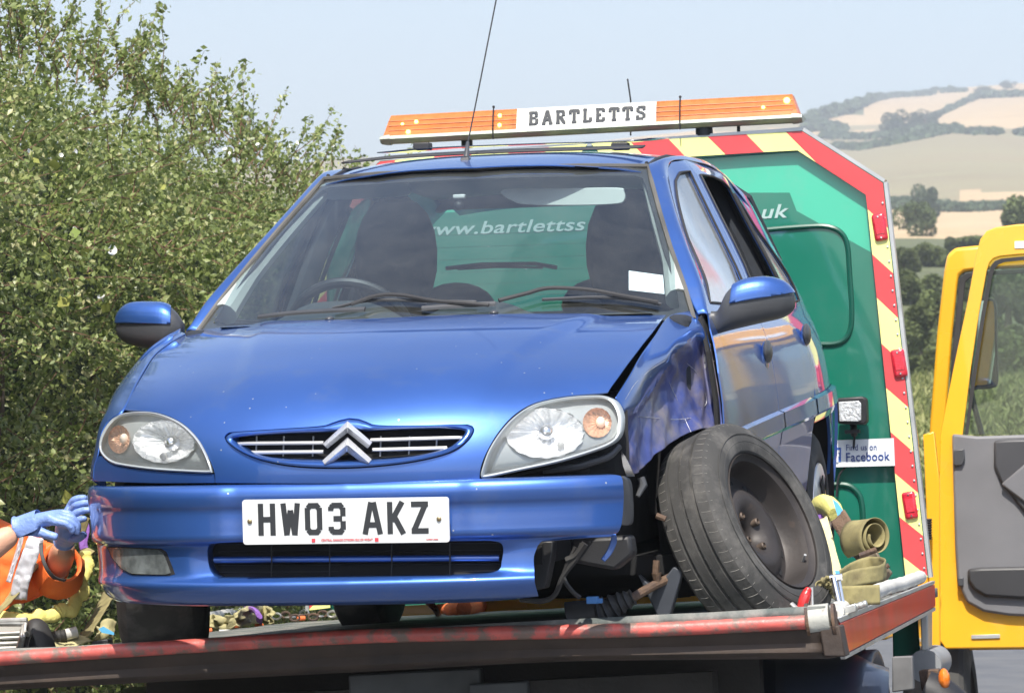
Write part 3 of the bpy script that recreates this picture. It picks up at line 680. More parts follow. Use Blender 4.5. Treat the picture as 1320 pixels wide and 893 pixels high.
# ---------------------------------------------------------------- doors, sides
ARC = [(3.1 + .345 * math.cos(R(a)), .30 + .345 * math.sin(R(a))) for a in range(0, 181, 10)]
def side(sg):
    S = lambda y, z: Ss(y, z, 0, sg); So = lambda d: (lambda y, z: Ss(y, z, d, sg))
    fd = [(1.13, .34), (1.10, .58), (1.105, .74), (1.155, .86), (1.245, .915), (1.36, 1.01), (1.50, 1.095), (1.66, 1.19), (1.80, 1.27), (1.92, 1.335), (2.0, 1.357), (2.195, 1.372), (2.185, 1.2), (2.165, 1.0), (2.145, .8), (2.13, .6), (2.13, .34)]
    fw = [(1.36, .935), (1.48, 1.035), (1.62, 1.125), (1.78, 1.215), (1.93, 1.298), (2.02, 1.327), (2.125, 1.335), (2.115, 1.2), (2.10, 1.05), (2.085, .935)]
    rd = [(2.135, .34), (2.135, .6), (2.150, .8), (2.170, 1.0), (2.190, 1.2), (2.200, 1.372), (2.5, 1.372), (2.75, 1.362), (2.90, 1.335), (3.08, 1.24), (3.22, 1.10), (3.29, .97), (3.27, .86), (3.10, .76), (2.93, .70), (2.82, .60), (2.765, .45), (2.75, .34)]
    rw = [(2.235, .935), (2.245, 1.1), (2.26, 1.33), (2.5, 1.335), (2.70, 1.328), (2.78, 1.310), (2.81, 1.12), (2.83, .945)]
    qw = [(2.875, .955), (2.86, 1.12), (2.835, 1.295), (2.92, 1.25), (3.06, 1.15), (3.16, 1.05), (3.19, .965)]
    d1 = panel('front_door', S, fd, paint, car, .05, [fw], .004)
    d2 = panel('rear_door', S, rd, paint, car, .05, [rw, qw], .004)
    panel('side_window', So(-.006), fw, sglass, d1, .08, thick=0)
    panel('quarter_window', So(-.006), qw, sglass, d2, .08, thick=0)
    if sg < 0: panel('side_window', So(-.006), rw, sglass, d2, .08, thick=0)
    def seal(W, d, w=.0038, m=rubber):
        g = MB(); g.tube([Vector(S(*p)) + Vector((sg * .002, 0, 0)) for p in densify([Vector(q) for q in W], .05)], w, 6, closed=True); g.build('window_seal', m, d)
    seal(fw, d1); seal(rw, d2); seal(qw, d2)
    # shut lines: dark backing sheet a little inside the skin
    ol = [(1.09, .33), (1.07, .60), (1.08, .78), (1.13, .88), (1.21, .925)]
    panel('body_side', So(-.016), [(1.10, .33), (1.09, .6), (1.11, .80), (1.17, .89), (1.30, .925), (2.0, .925), (2.12, .93), (2.13, 1.38), (2.24, 1.38), (2.22, .93), (2.85, .93), (2.83, 1.36), (3.10, 1.25), (3.26, 1.10), (3.35, .95), (3.36, .7), (3.1, .72), (2.9, .66), (2.8, .5), (2.77, .33)], dark, car, .08, thick=.01)
    # rear quarter
    rq = [(3.29, .97), (3.22, 1.10), (3.08, 1.24), (2.90, 1.335), (2.75, 1.362), (2.9, 1.372), (3.15, 1.30), (3.33, 1.15), (3.44, .98), (3.50, .86), (3.53, .66), (3.56, .50), (3.46, .45)] + [p for p in ARC[1:13]] + [(2.93, .70), (3.10, .76), (3.27, .86)]
    panel('rear_quarter', So(-.001), [(a, b) for a, b in rq], paint, car, .05, thick=.01)
    rb = [(3.455, .455), (3.56, .50), (3.545, .66), (3.66, .655), (3.74, .62), (3.76, .45), (3.74, .26), (3.45, .25), (3.44, .36)]
    panel('rear_bumper', So(.006), rb, paint, car, .05, thick=.01)
    sl = [(1.12, .335), (2.75, .335), (2.755, .24), (1.12, .24)]
    panel('sill', So(-.004), sl, paint, car, .08, thick=.01)
    # rub strip with a faceted section
    for (ya, yb, dd) in ((1.14, 2.125, 0), (2.145, 2.80, 1)):
        rows = []
        for (dz, off) in ((.058, 0), (.052, .016), (.008, .018), (-.004, .008), (-.045, .002)):
            row = []
            for k in range(12):
                y = ya + (yb - ya) * k / 11; z = .528 + .050 * (y - 1.3) + dz; row.append(Ss(y, z, off, sg))
            rows.append(row)
        g = MB(); g.grid(rows); g.build('rub_strip', paint, d2 if dd else d1, edge=20)
    rows = []
    for (dz, off) in ((.058, .002), (.052, .018), (.008, .020), (-.004, .010), (-.045, .004)):
        rows.append([Ss(2.82 + .90 * k / 23, .528 + .050 * (1.52 + .90 * k / 23) + dz * (1 if dz > 0 else .5), off, sg) for k in range(24)])
    g = MB(); g.grid(rows); g.build('rub_strip', paint, car, edge=20)
    # handles
    for (hy, hz, d) in ((2.03, .79, d1), (2.93, .845, d2)):
        g = MB(); c = Vector(Ss(hy, hz, .004, sg)); g.ball(c + Vector((-.004 * sg, 0, -.012)), 1, 16, 10, (.008, .062, .052)); g.build('handle_recess', paint, d)
        g = MB(); g.ball(c + Vector((sg * .004, .0, .010)), 1, 16, 10, (.013, .056, .034)); g.build('handle', greyp, d)
    return d1, d2
DR = side(1); DL = side(-1)
# roof, pillars
def wedge(sg):
    inner = [Sw(sg * .705, .90), Sw(sg * .672, .952), Sw(sg * .618, 1.06), Sw(sg * .566, 1.165), Sw(sg * .515, 1.268), Sw(sg * .478, 1.330), Sr(sg * .470, 1.92, .002), Sr(sg * .475, 2.3, 0), Sr(sg * .475, 2.8, 0), Sr(sg * .47, 3.15, -.004), Sr(sg * .46, 3.40, -.01)]
    outer = [Ss(1.20, .900, 0, sg), Ss(1.33, .985, .001, sg), Ss(1.50, 1.098, .001, sg), Ss(1.66, 1.193, .001, sg), Ss(1.80, 1.273, .001, sg), Ss(1.92, 1.338, .001, sg), Ss(2.05, 1.365, .001, sg), Ss(2.35, 1.374, .001, sg), Ss(2.75, 1.365, .001, sg), Ss(3.08, 1.275, .0, sg), Ss(3.40, 1.10, .0, sg)]
    mid = []
    for a, b in zip(inner, outer):
        a = Vector(a); b = Vector(b); m_ = a.lerp(b, .55); L = (a - b).length; mid.append(m_ + Vector((sg * .6, -.25, .7)) * min(.014, L * .16))
    g = MB(); g.loft([inner, mid, outer], 60, 12); g.build('roof_pillar', paint, car, solid=.004, edge=60)
    P = [Vector(Sr(sg * .468, y, .003)) for y in (1.80, 1.9, 2.0, 2.2, 2.5, 2.9, 3.3)]
    g = MB(); g.tube([Vector(Sw(sg * .470, 1.345)) + Vector((0, .01, .004))] + P, .006, 6); g.build('roof_gutter', rubber, car)
    # pale inner trim of the pillar
    g = MB(); P = [Vector(Sw(sg * .640, .955)), Vector(Sw(sg * .625, 1.0)), Vector(Sw(sg * .60, 1.07)), Vector(Sw(sg * .55, 1.17)), Vector(Sw(sg * .50, 1.27)), Vector(Sw(sg * .47, 1.32))]
    P = [p + Vector((0, .045, -.01)) for p in P]; g.tube(spline(P, 24), [.036 - .016 * k / 23 for k in range(24)], 10); g.build('pillar_trim', trimm, car)
wedge(1); wedge(-1)
# the bonnet side of the screen: scuttle panel and wing top fill
ro = [(-.462, 1.775), (-.3, 1.705), (0, 1.66), (.3, 1.705), (.462, 1.775), (.47, 1.95), (.475, 2.4), (.475, 2.9), (.47, 3.3), (.44, 3.5), (0, 3.56), (-.44, 3.5), (-.47, 3.3), (-.475, 2.9), (-.475, 2.4), (-.47, 1.95)]
ro = [(x, y + .5 * abs(x) ** 2.1 * 0 + (.0 if y > 1.8 else (.5 * abs(x) ** 2.1 + 1.672 - y if abs(x) > .01 else .012))) for x, y in ro]
panel('roof', Sr, ro, paint, car, .04, thick=.003)
g = MB(); g.loft([[cp(440, 210.5, 2.02), cp(520, 203, 2.02), cp(650, 196.5, 2.02), cp(760, 193, 2.02), cp(828, 190.5, 2.02)], [cp(447, 208.5, 2.08), cp(520, 200.5, 2.10), cp(650, 193.5, 2.12), cp(760, 190, 2.10), cp(832, 188, 2.08)]], 30, 3); g.build('sunroof_seal', rubber, car, solid=.005)
g = MB(); P = [cp(486, 197, 2.30), cp(560, 190.5, 2.28), cp(700, 185, 2.28), cp(800, 182.5, 2.28), cp(838, 178.5, 2.30)]; Q = [p + Vector((0, .40, .020)) for p in P]
g.loft([P, Q], 24, 4); g.build('sunroof_panel', mat('sunroof_glass', (0.03, 0.032, 0.035), rough=0.12, coat=1), car, solid=.003)
for px in (545, 800):
    g = MB(); g.box(cp(px, 189, 2.3), (.05, .05, .022)); g.build('sunroof_hinge', rubber, car, bevel=.004)
# windscreen
wo_ = [(-.70, .885), (-.660, .975), (-.60, 1.09), (-.55, 1.19), (-.50, 1.29), (-.476, 1.337), (-.30, 1.342), (0, 1.343), (.30, 1.342), (.476, 1.337), (.50, 1.29), (.55, 1.19), (.60, 1.09), (.660, .975), (.70, .885), (.3, .85), (0, .84), (-.3, .85)]
wi_ = [(-.655, .925), (-.640, .97), (-.583, 1.085), (-.533, 1.19), (-.487, 1.28), (-.470, 1.306), (-.445, 1.314), (0, 1.318), (.445, 1.314), (.470, 1.306), (.487, 1.28), (.533, 1.19), (.583, 1.085), (.640, .97), (.655, .925), (.63, .915), (.3, .905), (0, .90), (-.3, .905), (-.63, .915)]
ws = panel('windscreen', Sw, wo_, screen, car, .06, thick=0)
panel('windscreen_border', lambda x, z: Sw(x, z, -.004), wo_, rubber, ws, .05, [wi_], thick=.002)
g = MB(); g.tube([Vector(Sw(x, z, .002)) for x, z in wo_[:15]], .0065, 6); g.build('windscreen_seal', mat('worn_seal', (0.10, 0.095, 0.085), rough=0.7, vary=0.3), ws)
# papers on the screen
P = [cp(810, 346, 1.22), cp(855, 351, 1.22), cp(856, 376, 1.22), cp(810, 371, 1.22)]
def onws(px, py, off=-.006):
    u = trace(Sw, [(px, py)], (.5, 1.0))[0]; return Vector(Sw(u[0], u[1], off))
g = MB(); g.prism([onws(*p) for p in ((810, 346), (854, 352), (856, 376), (810, 371))], Vector((0, .002, 0))); g.build('paper_permit', mat('paper', (0.80, 0.82, 0.84), rough=0.7, vary=0.08, scale=40), ws, smooth=False)
# mirror bracket, visor, small vent
g = MB(); g.box(onws(590, 244, -.02), (.035, .02, .012)); g.build('mirror_mount', whiteplate, car, bevel=.003)
g = MB(); g.ball(onws(588, 251, -.03), .014, sc=(1, 1, 1)); g.build('mirror_stub', blackp, car)
def visor(pp, y, m, nm):
    g = MB(); P = smooth2(pp, 40, True); g.prism([cp(a, b, y) for a, b in P], Vector((0, .015, 0))); return g.build(nm, m, car, bevel=.004)
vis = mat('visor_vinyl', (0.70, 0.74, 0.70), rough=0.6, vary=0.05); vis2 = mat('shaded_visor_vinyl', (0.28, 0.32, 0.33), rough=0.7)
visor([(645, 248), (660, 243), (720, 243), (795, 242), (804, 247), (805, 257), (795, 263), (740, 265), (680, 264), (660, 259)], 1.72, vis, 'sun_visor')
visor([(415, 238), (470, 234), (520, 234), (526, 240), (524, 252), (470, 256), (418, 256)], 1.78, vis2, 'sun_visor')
# headlining
g = MB(); g.loft([[(-.45, 1.80, 1.335), (0, 1.76, 1.345), (.45, 1.80, 1.335)], [(-.47, 2.3, 1.365), (0, 2.3, 1.375), (.47, 2.3, 1.365)], [(-.46, 3.2, 1.33), (0, 3.2, 1.345), (.46, 3.2, 1.33)]], 12, 12); g.build('headlining', mat('pale_headlining', (0.34, 0.36, 0.36), rough=0.9, vary=0.08), car, solid=.004)
# pillars inside
for sg in (-1, 1):
    for (y0, y1, w) in ((2.15, 2.19, .036), (2.86, 2.84, .030)):
        g = MB(); g.tube([Vector(Ss(y0, .93, -.05, sg)), Vector(Ss((y0 + y1) / 2, 1.15, -.05, sg)), Vector(Ss(y1, 1.35, -.05, sg))], w, 8, flat=.6); g.build('pillar_trim', fabric if y0 > 2.5 else mat('pillar_grey', (0.07, 0.08, 0.09), rough=0.8), car)
    g = MB(); g.prism([Vector(Ss(y, z, -.045, sg)) for y, z in ((3.20, .93), (3.16, 1.06), (2.98, 1.22), (2.86, 1.34), (3.15, 1.30), (3.38, 1.15), (3.45, .93))], Vector((-sg * .03, 0, 0))); g.build('rear_pillar_trim', fabric2, car, bevel=.01)
    g = MB(); g.box((sg * .67, 1.9, .66), (.06, 1.7, .48)); g.build('door_card', fabric, car, bevel=.02)
    ribbon('seat_belt', [Vector(Ss(2.19, 1.27, -.09, sg)), Vector(Ss(2.17, 1.05, -.10, sg)), Vector(Ss(2.15, .80, -.10, sg))], .048, fabric, car, side=(0, 1, 0), n=12)
# bulkhead, floor, tailgate
g = MB(); g.box((0, 1.06, .62), (1.36, .04, .50)); g.box((0, 2.2, .245), (1.45, 2.9, .05)); g.box((0, .62, .30), (.9, .80, .05)); g.build('floor_pan', dark, car)
g = MB(); g.box((.1, 2.75, .165), (1.1, 1.2, .15)); g.build('rear_axle', dark, car, bevel=.03)
g = MB(); g.tube([(0, .2, .30), (0, .2, .301)], .1, 4); g.v = []; g.f = []; g.mi = []
g.box((0, .50, .46), (.8, .5, .20)); g.build('engine_block', dark, car, bevel=.03)
def St(x, z, off=0): return (x, 3.70 - .0 * z - .10 * sstep(.8, .95, z) - .62 * max(0, z - .93) - .22 * abs(x) ** 2.2 + off, z)
to = [(-.66, .32), (.66, .32), (.68, .7), (.67, .9), (.625, 1.1), (.55, 1.30), (.48, 1.35), (-.48, 1.35), (-.55, 1.30), (-.625, 1.1), (-.67, .9), (-.68, .7)]
ti = [(-.62, .955), (.62, .955), (.585, 1.12), (.52, 1.275), (.49, 1.30), (-.49, 1.30), (-.52, 1.275), (-.585, 1.12)]
tg = panel('tailgate', St, to, fabric, car, .08, [ti], .02)
panel('rear_window', St, ti, glass('rear_glass', (0.72, 0.80, 0.78), 1.0, 0.03), tg, .08, thick=0)
for z in (1.02, 1.06, 1.10, 1.14, 1.18, 1.22):
    g = MB(); g.tube([St(x * .5, z, -.004) for x in (-1, -.5, 0, .5, 1)], .0006, 4); g.build('heater_line', rubber, tg)
g = MB(); g.tube([cp(575, 346, 3.44), cp(620, 341, 3.42), cp(690, 340, 3.42), cp(718, 345, 3.44)], .007, 6); g.tube([cp(590, 347, 3.44), cp(640, 344, 3.42), cp(700, 345, 3.42)], .004, 5); g.build('rear_wiper', blackp, tg)
g = MB(); P = cp(567, 263, 3.35); g.lathe([(.026, 0), (.030, -.008), (.030, -.012), (.020, -.012), (.018, -.006), (0, -.006)], P, (0, 1, 0), 24); g.build('rear_speaker_grille', rubber, car)

# ---------------------------------------------------------------- cabin
def seat(xc):
    g = MB(); rows = []
    for (z, w, d, y) in ((.40, .24, .10, 2.02), (.62, .25, .10, 2.05), (.82, .235, .095, 2.09), (.91, .20, .085, 2.11), (.95, .12, .06, 2.12)):
        rows.append([Vector((xc + w * math.copysign(abs(math.cos(a)) ** .7, math.cos(a)), y + d * math.copysign(abs(math.sin(a)) ** .7, math.sin(a)), z)) for a in [2 * math.pi * k / 28 for k in range(28)]] )
    rows = [r + [r[0]] for r in rows]; rows.append([sum(rows[-1][:-1], Vector()) / 28] * 29)
    g.grid(rows); s = g.build('front_seat', fabric, car, edge=70)
    g = MB(); rows = []
    for (z, w) in ((.94, .060), (.965, .085), (1.01, .110), (1.07, .124), (1.13, .126), (1.19, .118), (1.24, .098), (1.275, .066), (1.29, .03)):
        rows.append([Vector((xc + w * math.copysign(abs(math.cos(a)) ** .8, math.cos(a)), 2.12 + (z - .95) * .10 + .06 * math.sin(a) * (w / .127), z)) for a in [2 * math.pi * k / 28 for k in range(29)]])
    rows.append([sum(rows[-1][:-1], Vector()) / 28] * 29)
    g.grid(rows); g.build('headrest', fabric, s, edge=70)
    g = MB(); g.box((xc, 1.80, .46), (.46, .50, .16)); g.build('seat_cushion', fabric, s, bevel=.05, seg=3)
seat(-.345); seat(.355)
for xc in (-.35, .12, .40):
    g = MB(); g.ball((xc, 2.98, .97), 1, 16, 10, (.13, .05, .085)); g.build('rear_headrest', fabric2 if xc > 0 else fabric, car)
g = MB(); g.loft([[(-.6, 2.85, .60), (0, 2.85, .60), (.6, 2.85, .60)], [(-.6, 2.90, .88), (0, 2.90, .90), (.6, 2.90, .88)], [(-.6, 2.95, .925), (0, 2.95, .94), (.6, 2.95, .925)], [(-.55, 3.3, .925), (0, 3.3, .935), (.55, 3.3, .925)]], 16, 20); g.build('rear_seat', fabric2, car)
# dashboard with its binnacle
g = MB(); rows = []
for (y, z0) in ((1.10, .885), (1.22, .905), (1.38, .915), (1.50, .905), (1.56, .86), (1.56, .60)):
    row = []
    for k in range(41):
        x = -.64 + 1.28 * k / 40; hump = .062 * math.exp(-((x + .34) / .15) ** 4) * sstep(1.15, 1.42, y) + .045 * math.exp(-((x - .06) / .13) ** 4) * sstep(1.2, 1.4, y)
        row.append((x, y, z0 + (hump if z0 > .85 else 0)))
    rows.append(row)
g.grid(rows); g.build('dashboard', dashm, car, edge=50)
wc = cp(452, 398, 1.66); g = MB()
Mw = Matrix.Translation(wc + Vector((0, 0, -.085))) @ Matrix.Rotation(R(-62), 4, 'X')
g.tube([Mw @ Vector((.180 * math.cos(2 * math.pi * k / 40), .180 * math.sin(2 * math.pi * k / 40), 0)) for k in range(40)], .0155, 10, closed=True)
g.tube([Mw @ Vector((-.17, 0, 0)), Mw @ Vector((.17, 0, 0))], .018, 8, flat=.4); g.ball(Mw @ Vector((0, 0, 0)), .055, sc=(1, 1, .5)); g.build('steering_wheel', blackp, car)

# ---------------------------------------------------------------- wipers, aerial
def wsp(P, off): return [onws(x, y, off) for x, y in P]
def onb(px, py, off=.012):
    u = trace(Sb, [(px, py)], (.1, 1.05))[0]; return Vector(Sb(u[0], u[1], off))
for (arm, blade, link_) in ((((632, 402), (600, 399), (560, 396), (520, 389), (487, 390), (455, 401)), ((335, 414), (380, 409), (430, 406), (472, 404)), ((430, 402), (480, 392), (560, 393), (615, 394))),
                            (((850, 398), (800, 389), (760, 382), (710, 380), (680, 387), (645, 396)), ((545, 403), (590, 400), (640, 397)), ((700, 391), (770, 388), (820, 391), (853, 397)))):
    g = MB(); g.tube(spline(wsp(arm, .018), 24), .0075, 6, flat=.6); w = g.build('wiper_arm', blackp, car)
    g = MB(); g.tube(spline(wsp(blade, .012), 16), .0095, 6, flat=.5); g.tube(spline(wsp(link_, .010), 16), .0045, 6); g.build('wiper_blade', greyp, w)
g = MB(); rows = [[Sw(x, .90, -.002 + 0 * x) for x in [-.60 + 1.2 * k / 20 for k in range(21)]], [(x, .90 + .5 * abs(x) ** 2.1, .905) for x in [-.60 + 1.2 * k / 20 for k in range(21)]]]
g.grid(rows); g.build('scuttle_panel', blackp, car)
ab = cp(601, 209, 1.86)
g = MB(); g.box(ab + Vector((0, 0, .0)), (.032, .06, .026), taper=.7); g.tube([ab + Vector((0, 0, .01)), cp(603, 183, 1.90)], [.010, .005], 8); ae = g.build('aerial_base', greyp, car, bevel=.004)
g = MB(); g.tube([cp(603, 185, 1.90), cp(620, 100, 2.0), cp(640, -2, 2.1), cp(646, -40, 2.15)], .0024, 6); g.build('aerial_mast', blackp, ae)

# ---------------------------------------------------------------- door mirrors
def mirror(sec, cut, base, nm):
    rows = []; cap = []
    for (px, t, b, d, y) in sec:
        T_ = cp(px, t, y); B_ = cp(px, b, y); c = (T_ + B_) / 2; h = (T_ - B_) / 2; row = []; crow = []
        for k in range(25):
            a = 2 * math.pi * k / 24; row.append(c + h * math.copysign(abs(math.sin(a)) ** .75, math.sin(a)) + Vector((0, 1, 0)) * (-d * math.copysign(abs(math.cos(a)) ** .8, math.cos(a))))
        rows.append(row)
    g = MB(); A = [spline([r[i] for r in rows], 30) for i in range(25)]; g.grid([[A[i][j] for i in range(25)] for j in range(30)]); g.add([A[i][-1] for i in range(24)], [tuple(range(24))]); g.add([A[i][0] for i in range(24)], [tuple(range(24))])
    o = g.build('door_mirror', greyp, car, edge=60)
    G = [[A[i][j] for i in range(25)] for j in range(30)]; fine = []
    for j in range(29):
        for s_ in range(3):
            t = s_ / 3; ra = [G[j][i].lerp(G[j + 1][i], t) for i in range(25)]
            fine.append([ra[i].lerp(ra[i + 1], u / 3) for i in range(24) for u in range(3)] + [ra[24]])
    ctr = sum((sum(r, Vector()) / 25 for r in rows), Vector()) / len(rows)
    fine = [[q + (q - ctr).normalized() * .0035 for q in r] for r in fine]
    mb = MB(); mb.grid(fine); me = bpy.data.meshes.new('mirror_cap'); me.from_pydata(mb.v, [], mb.f); c_ = link('mirror_cap', me, paint, o, True)
    bm = bmesh.new(); bm.from_mesh(me); bmesh.ops.remove_doubles(bm, verts=bm.verts, dist=1e-5)
    eye = M_CAR.inverted() @ CAM.translation
    for (p_, q_) in cut:
        a_, b_ = cp(*p_, 1.3), cp(*q_, 1.3); nn_ = (a_ - eye).cross(b_ - eye).normalized()
        if (cp((cut[0][0][0] + cut[0][1][0]) / 2, cut[0][0][1] - 14, 1.3) - a_).dot(nn_) < 0: nn_ = -nn_
        bmesh.ops.bisect_plane(bm, geom=bm.verts[:] + bm.edges[:] + bm.faces[:], plane_co=a_, plane_no=-nn_, clear_outer=True)
    bmesh.ops.recalc_face_normals(bm, faces=bm.faces); bm.to_mesh(me); bm.free()
    q = c_.modifiers.new('solid', 'SOLIDIFY'); q.thickness = .003; q.offset = 0
    return o
mirror([(917, 401, 431, .022, 1.27), (926, 399, 430, .022, 1.27), (937, 377, 427, .035, 1.27), (955, 363, 422.5, .050, 1.28), (985, 358, 415.5, .055, 1.30), (1008, 363, 410, .048, 1.32), (1020, 373, 403, .030, 1.33), (1024.5, 382, 396, .012, 1.34)],
       [((943, 390.5), (1020, 377.5)), ((939.5, 395), (944, 365))], None, 'r')
mirror([(150.5, 416, 428, .012, 1.34), (155, 402, 436, .030, 1.33), (168, 392, 444, .048, 1.32), (190, 390.5, 448.5, .055, 1.30), (212, 392, 449, .050, 1.28), (226, 402, 440, .035, 1.27), (236, 416, 432, .020, 1.27)],
       [((150, 416.5), (221, 417.5)), ((219, 430), (220.5, 380))], None, 'l')

# ---------------------------------------------------------------- wheels
M_TI = M_TRUCK.inverted()
def bed_z(x, y):
    """car height of the truck bed under a point of the car"""
    lo, hi = -1.0, 1.0
    for _ in range(40):
        m_ = (lo + hi) / 2
        if (M_TI @ (M_CAR @ Vector((x, y, m_)))).z > DECK: hi = m_
        else: lo = m_
    return lo
def wheel(M, name, parent, r=.281, w=.165, rr=.176, hub=None, label=None, detail=True):
    """tyre and rim about the local z axis, the outer face at +z"""
    T = MB(); prof = [(rr, -w * .42), (rr + .012, -w * .50), (rr + .05, -w * .53), (r - .022, -w * .47), (r - .006, -w * .40), (r, -w * .28), (r, w * .28), (r - .006, w * .40), (r - .022, w * .47), (rr + .05, w * .53), (rr + .028, w * .535), (rr + .012, w * .50), (rr, w * .42)]
    n = 96
    V = []; Fc = []
    gro = [(-.20, .008), (0.0, .008), (.20, .008)] if detail else []
    P2 = []
    for (a, h) in prof: P2.append((a, h))
    if detail:                                     # three grooves round the tread
        i = 5; pts = [(r, -w * .28)]
        for (c, d) in gro: pts += [(r + .001, w * (c - .030)), (r - .007, w * (c - .022)), (r - .007, w * (c + .022)), (r + .001, w * (c + .030))]
        pts.append((r, w * .28)); P2 = prof[:5] + pts + prof[7:]
    for (a, h) in P2:
        for k in range(n):
            t = 2 * math.pi * k / n; V.append((a * math.cos(t), a * math.sin(t), h))
    m = len(P2)
    for i in range(m - 1):
        for k in range(n): Fc.append((i * n + k, i * n + (k + 1) % n, (i + 1) * n + (k + 1) % n, (i + 1) * n + k))
    T.v = [tuple(M @ Vector(v)) for v in V]; T.f = Fc; T.mi = [0] * len(Fc)
    ty = T.build(name, rubbert, parent, edge=28)
    if label: ty['label'] = label
    if detail:                                     # cross sipes, thin raised pale edges between the tread blocks
        S_ = MB()
        for k in range(64):
            a = 2 * math.pi * k / 64
            for (h0, h1, sk) in ((.235, .44, .030), (.02, .17, .035), (-.17, -.04, .035), (-.42, -.235, .030)):
                P = []
                for s in range(5):
                    h = (h0 + (h1 - h0) * s / 4) * w; rr_ = interp([(0, r), (.28, r), (.40, r - .006), (.47, r - .022)], abs(h) / w) - .0001; an = a + sk * (s / 4) + .010 * math.sin(s * .8)
                    P.append(M @ Vector((rr_ * math.cos(an), rr_ * math.sin(an), h)))
                S_.tube(P, .0008, 4, caps=False)
        S_.build('tread_sipes', mat('dusty_tread', (0.23, 0.22, 0.20), rough=0.9, vary=0.3), ty)
        g = MB()
        for (rad) in (rr + .058, rr + .036):
            g.tube([M @ Vector((rad * math.cos(2 * math.pi * k / 80), rad * math.sin(2 * math.pi * k / 80), w * .532)) for k in range(80)], .0014, 5, closed=True)
        g.build('sidewall_ridge', rubbert, ty)
    if w > .20 and r < .3: pass
    elif hub is None:
        g = MB(); pr = [(rr + .004, w * .50), (rr + .006, w * .46), (rr - .002, w * .42), (rr - .010, w * .40), (rr - .016, w * .28), (rr - .020, w * .10), (rr - .026, w * .05), (rr - .036, w * .05), (.125, w * .10), (.108, w * .19), (.082, w * .20), (.060, w * .11), (.040, w * .02), (.034, -w * .06), (.030, -w * .30), (0, -w * .30)]
        g.lathe([(a, h) for a, h in pr], n=72); g.v = [tuple(M @ Vector(v)) for v in g.v]; rm = g.build('rim', rimm, ty, edge=50)
        for k in range(4):
            a = 2 * math.pi * k / 4 + .5; c = Vector((.050 * math.cos(a), .050 * math.sin(a), w * .03))
            g = MB(); g.lathe([(.010, 0), (.010, .017), (.007, .020), (.006, .014), (0, .014)], c, (0, 0, 1), 6 * 2); g.v = [tuple(M @ Vector(v)) for v in g.v]; g.build('wheel_bolt', mat('dull_bolt', (0.12, 0.09, 0.07), rough=0.6, metal=.4, vary=.3), ty)
        for k in range(12):
            a = 2 * math.pi * k / 12; c = Vector((.138 * math.cos(a), .138 * math.sin(a), w * .085)); g = MB()
            g.lathe([(.0, .0), (.0105, .0), (.0105, -.01)], (0, 0, 0), (0, 0, 1), 12); Q = M @ Matrix.Translation(c) @ Matrix.Rotation(a, 4, 'Z') @ Matrix.Diagonal((.75, 1.15, 1, 1)); g.v = [tuple(Q @ Vector(v)) for v in g.v]; g.build('rim_hole', dark, ty)
        g = MB(); g.tube([M @ Vector(((rr - .012) * math.cos(5.6), (rr - .012) * math.sin(5.6), w * .30)), M @ Vector(((rr - .03) * math.cos(5.6), (rr - .03) * math.sin(5.6), w * .42))], .004, 6); g.build('valve', greyslat, ty)
    else:
        g = MB(); pr = [(rr + .006, w * .50), (rr + .004, w * .53), (rr - .015, w * .56), (.13, w * .60), (.09, w * .58), (.05, w * .66), (.03, w * .70), (0, w * .70)]
        g.lathe(pr, n=60); g.v = [tuple(M @ Vector(v)) for v in g.v]; hc = g.build('hubcap', hub, ty, edge=50)
        for k in range(7):
            a = 2 * math.pi * k / 7; Q = M @ Matrix.Rotation(a, 4, 'Z'); g = MB(); g.prism([Q @ Vector(v) for v in ((.085, -.02, w * .62), (.145, -.03, w * .60), (.145, .03, w * .60), (.085, .02, w * .62))], (M.to_3x3() @ Vector((0, 0, .003)))); g.build('hubcap_slot', dark, ty)
    if name == 'wheel' and w > .20: return ty
    g = MB(); g.lathe([(rr + .01, -w * .40), (0, -w * .35)], n=24); g.v = [tuple(M @ Vector(v)) for v in g.v]; g.build('wheel_back', dark, ty)
    return ty
AXR = Matrix.Rotation(R(90), 4, 'Y')             # outer face towards +x
zfl = bed_z(-.67, .72) + .280
wheel(Matrix.Translation((-.672, .70, zfl)) @ Matrix.Rotation(R(13), 4, 'Z') @ Matrix.Rotation(R(-90), 4, 'Y'), 'wheel', car, w=.215, detail=False)
wheel(Matrix.Translation((-.69, 3.12, bed_z(-.69, 3.12) + .280)) @ Matrix.Rotation(R(-90), 4, 'Y'), 'wheel', car, detail=False)
silver = mat('silver_hubcap', (0.62, 0.62, 0.62), rough=0.3, metal=0.6, vary=0.1)
wheel(Matrix.Translation((.69, 3.10, bed_z(.69, 3.10) + .280)) @ AXR, 'wheel', car, hub=silver, detail=False)
g = MB(); g.lathe([(.33, .0), (.33, -.16), (0, -.16)], (.78, 3.10, .37), (1, 0, 0), 32); g.build('rear_arch_liner', dark, car)
# the broken front wheel leaning out of its arch, posed in the camera's frame where the photo shows it
MCI = M_CAR.inverted()
def campt(px, py, Y): return CAM @ Vector(((px - 660) / F * Y, Y, -(py - 446.5) / F * Y))
wa = Vector((.777, -.46, .43)).normalized(); wa = (CAM.to_3x3() @ wa); wa = MCI.to_3x3() @ wa
wcn = MCI @ campt(962, 688, 11.20)
Mfw = wa.to_track_quat('Z', 'Y').to_matrix().to_4x4(); Mfw = Matrix.Translation(wcn) @ Mfw
wheel(Mfw, 'wheel', car, r=.292, w=.180, rr=.188, label='broken front wheel leaning out with its brown steel rim showing')
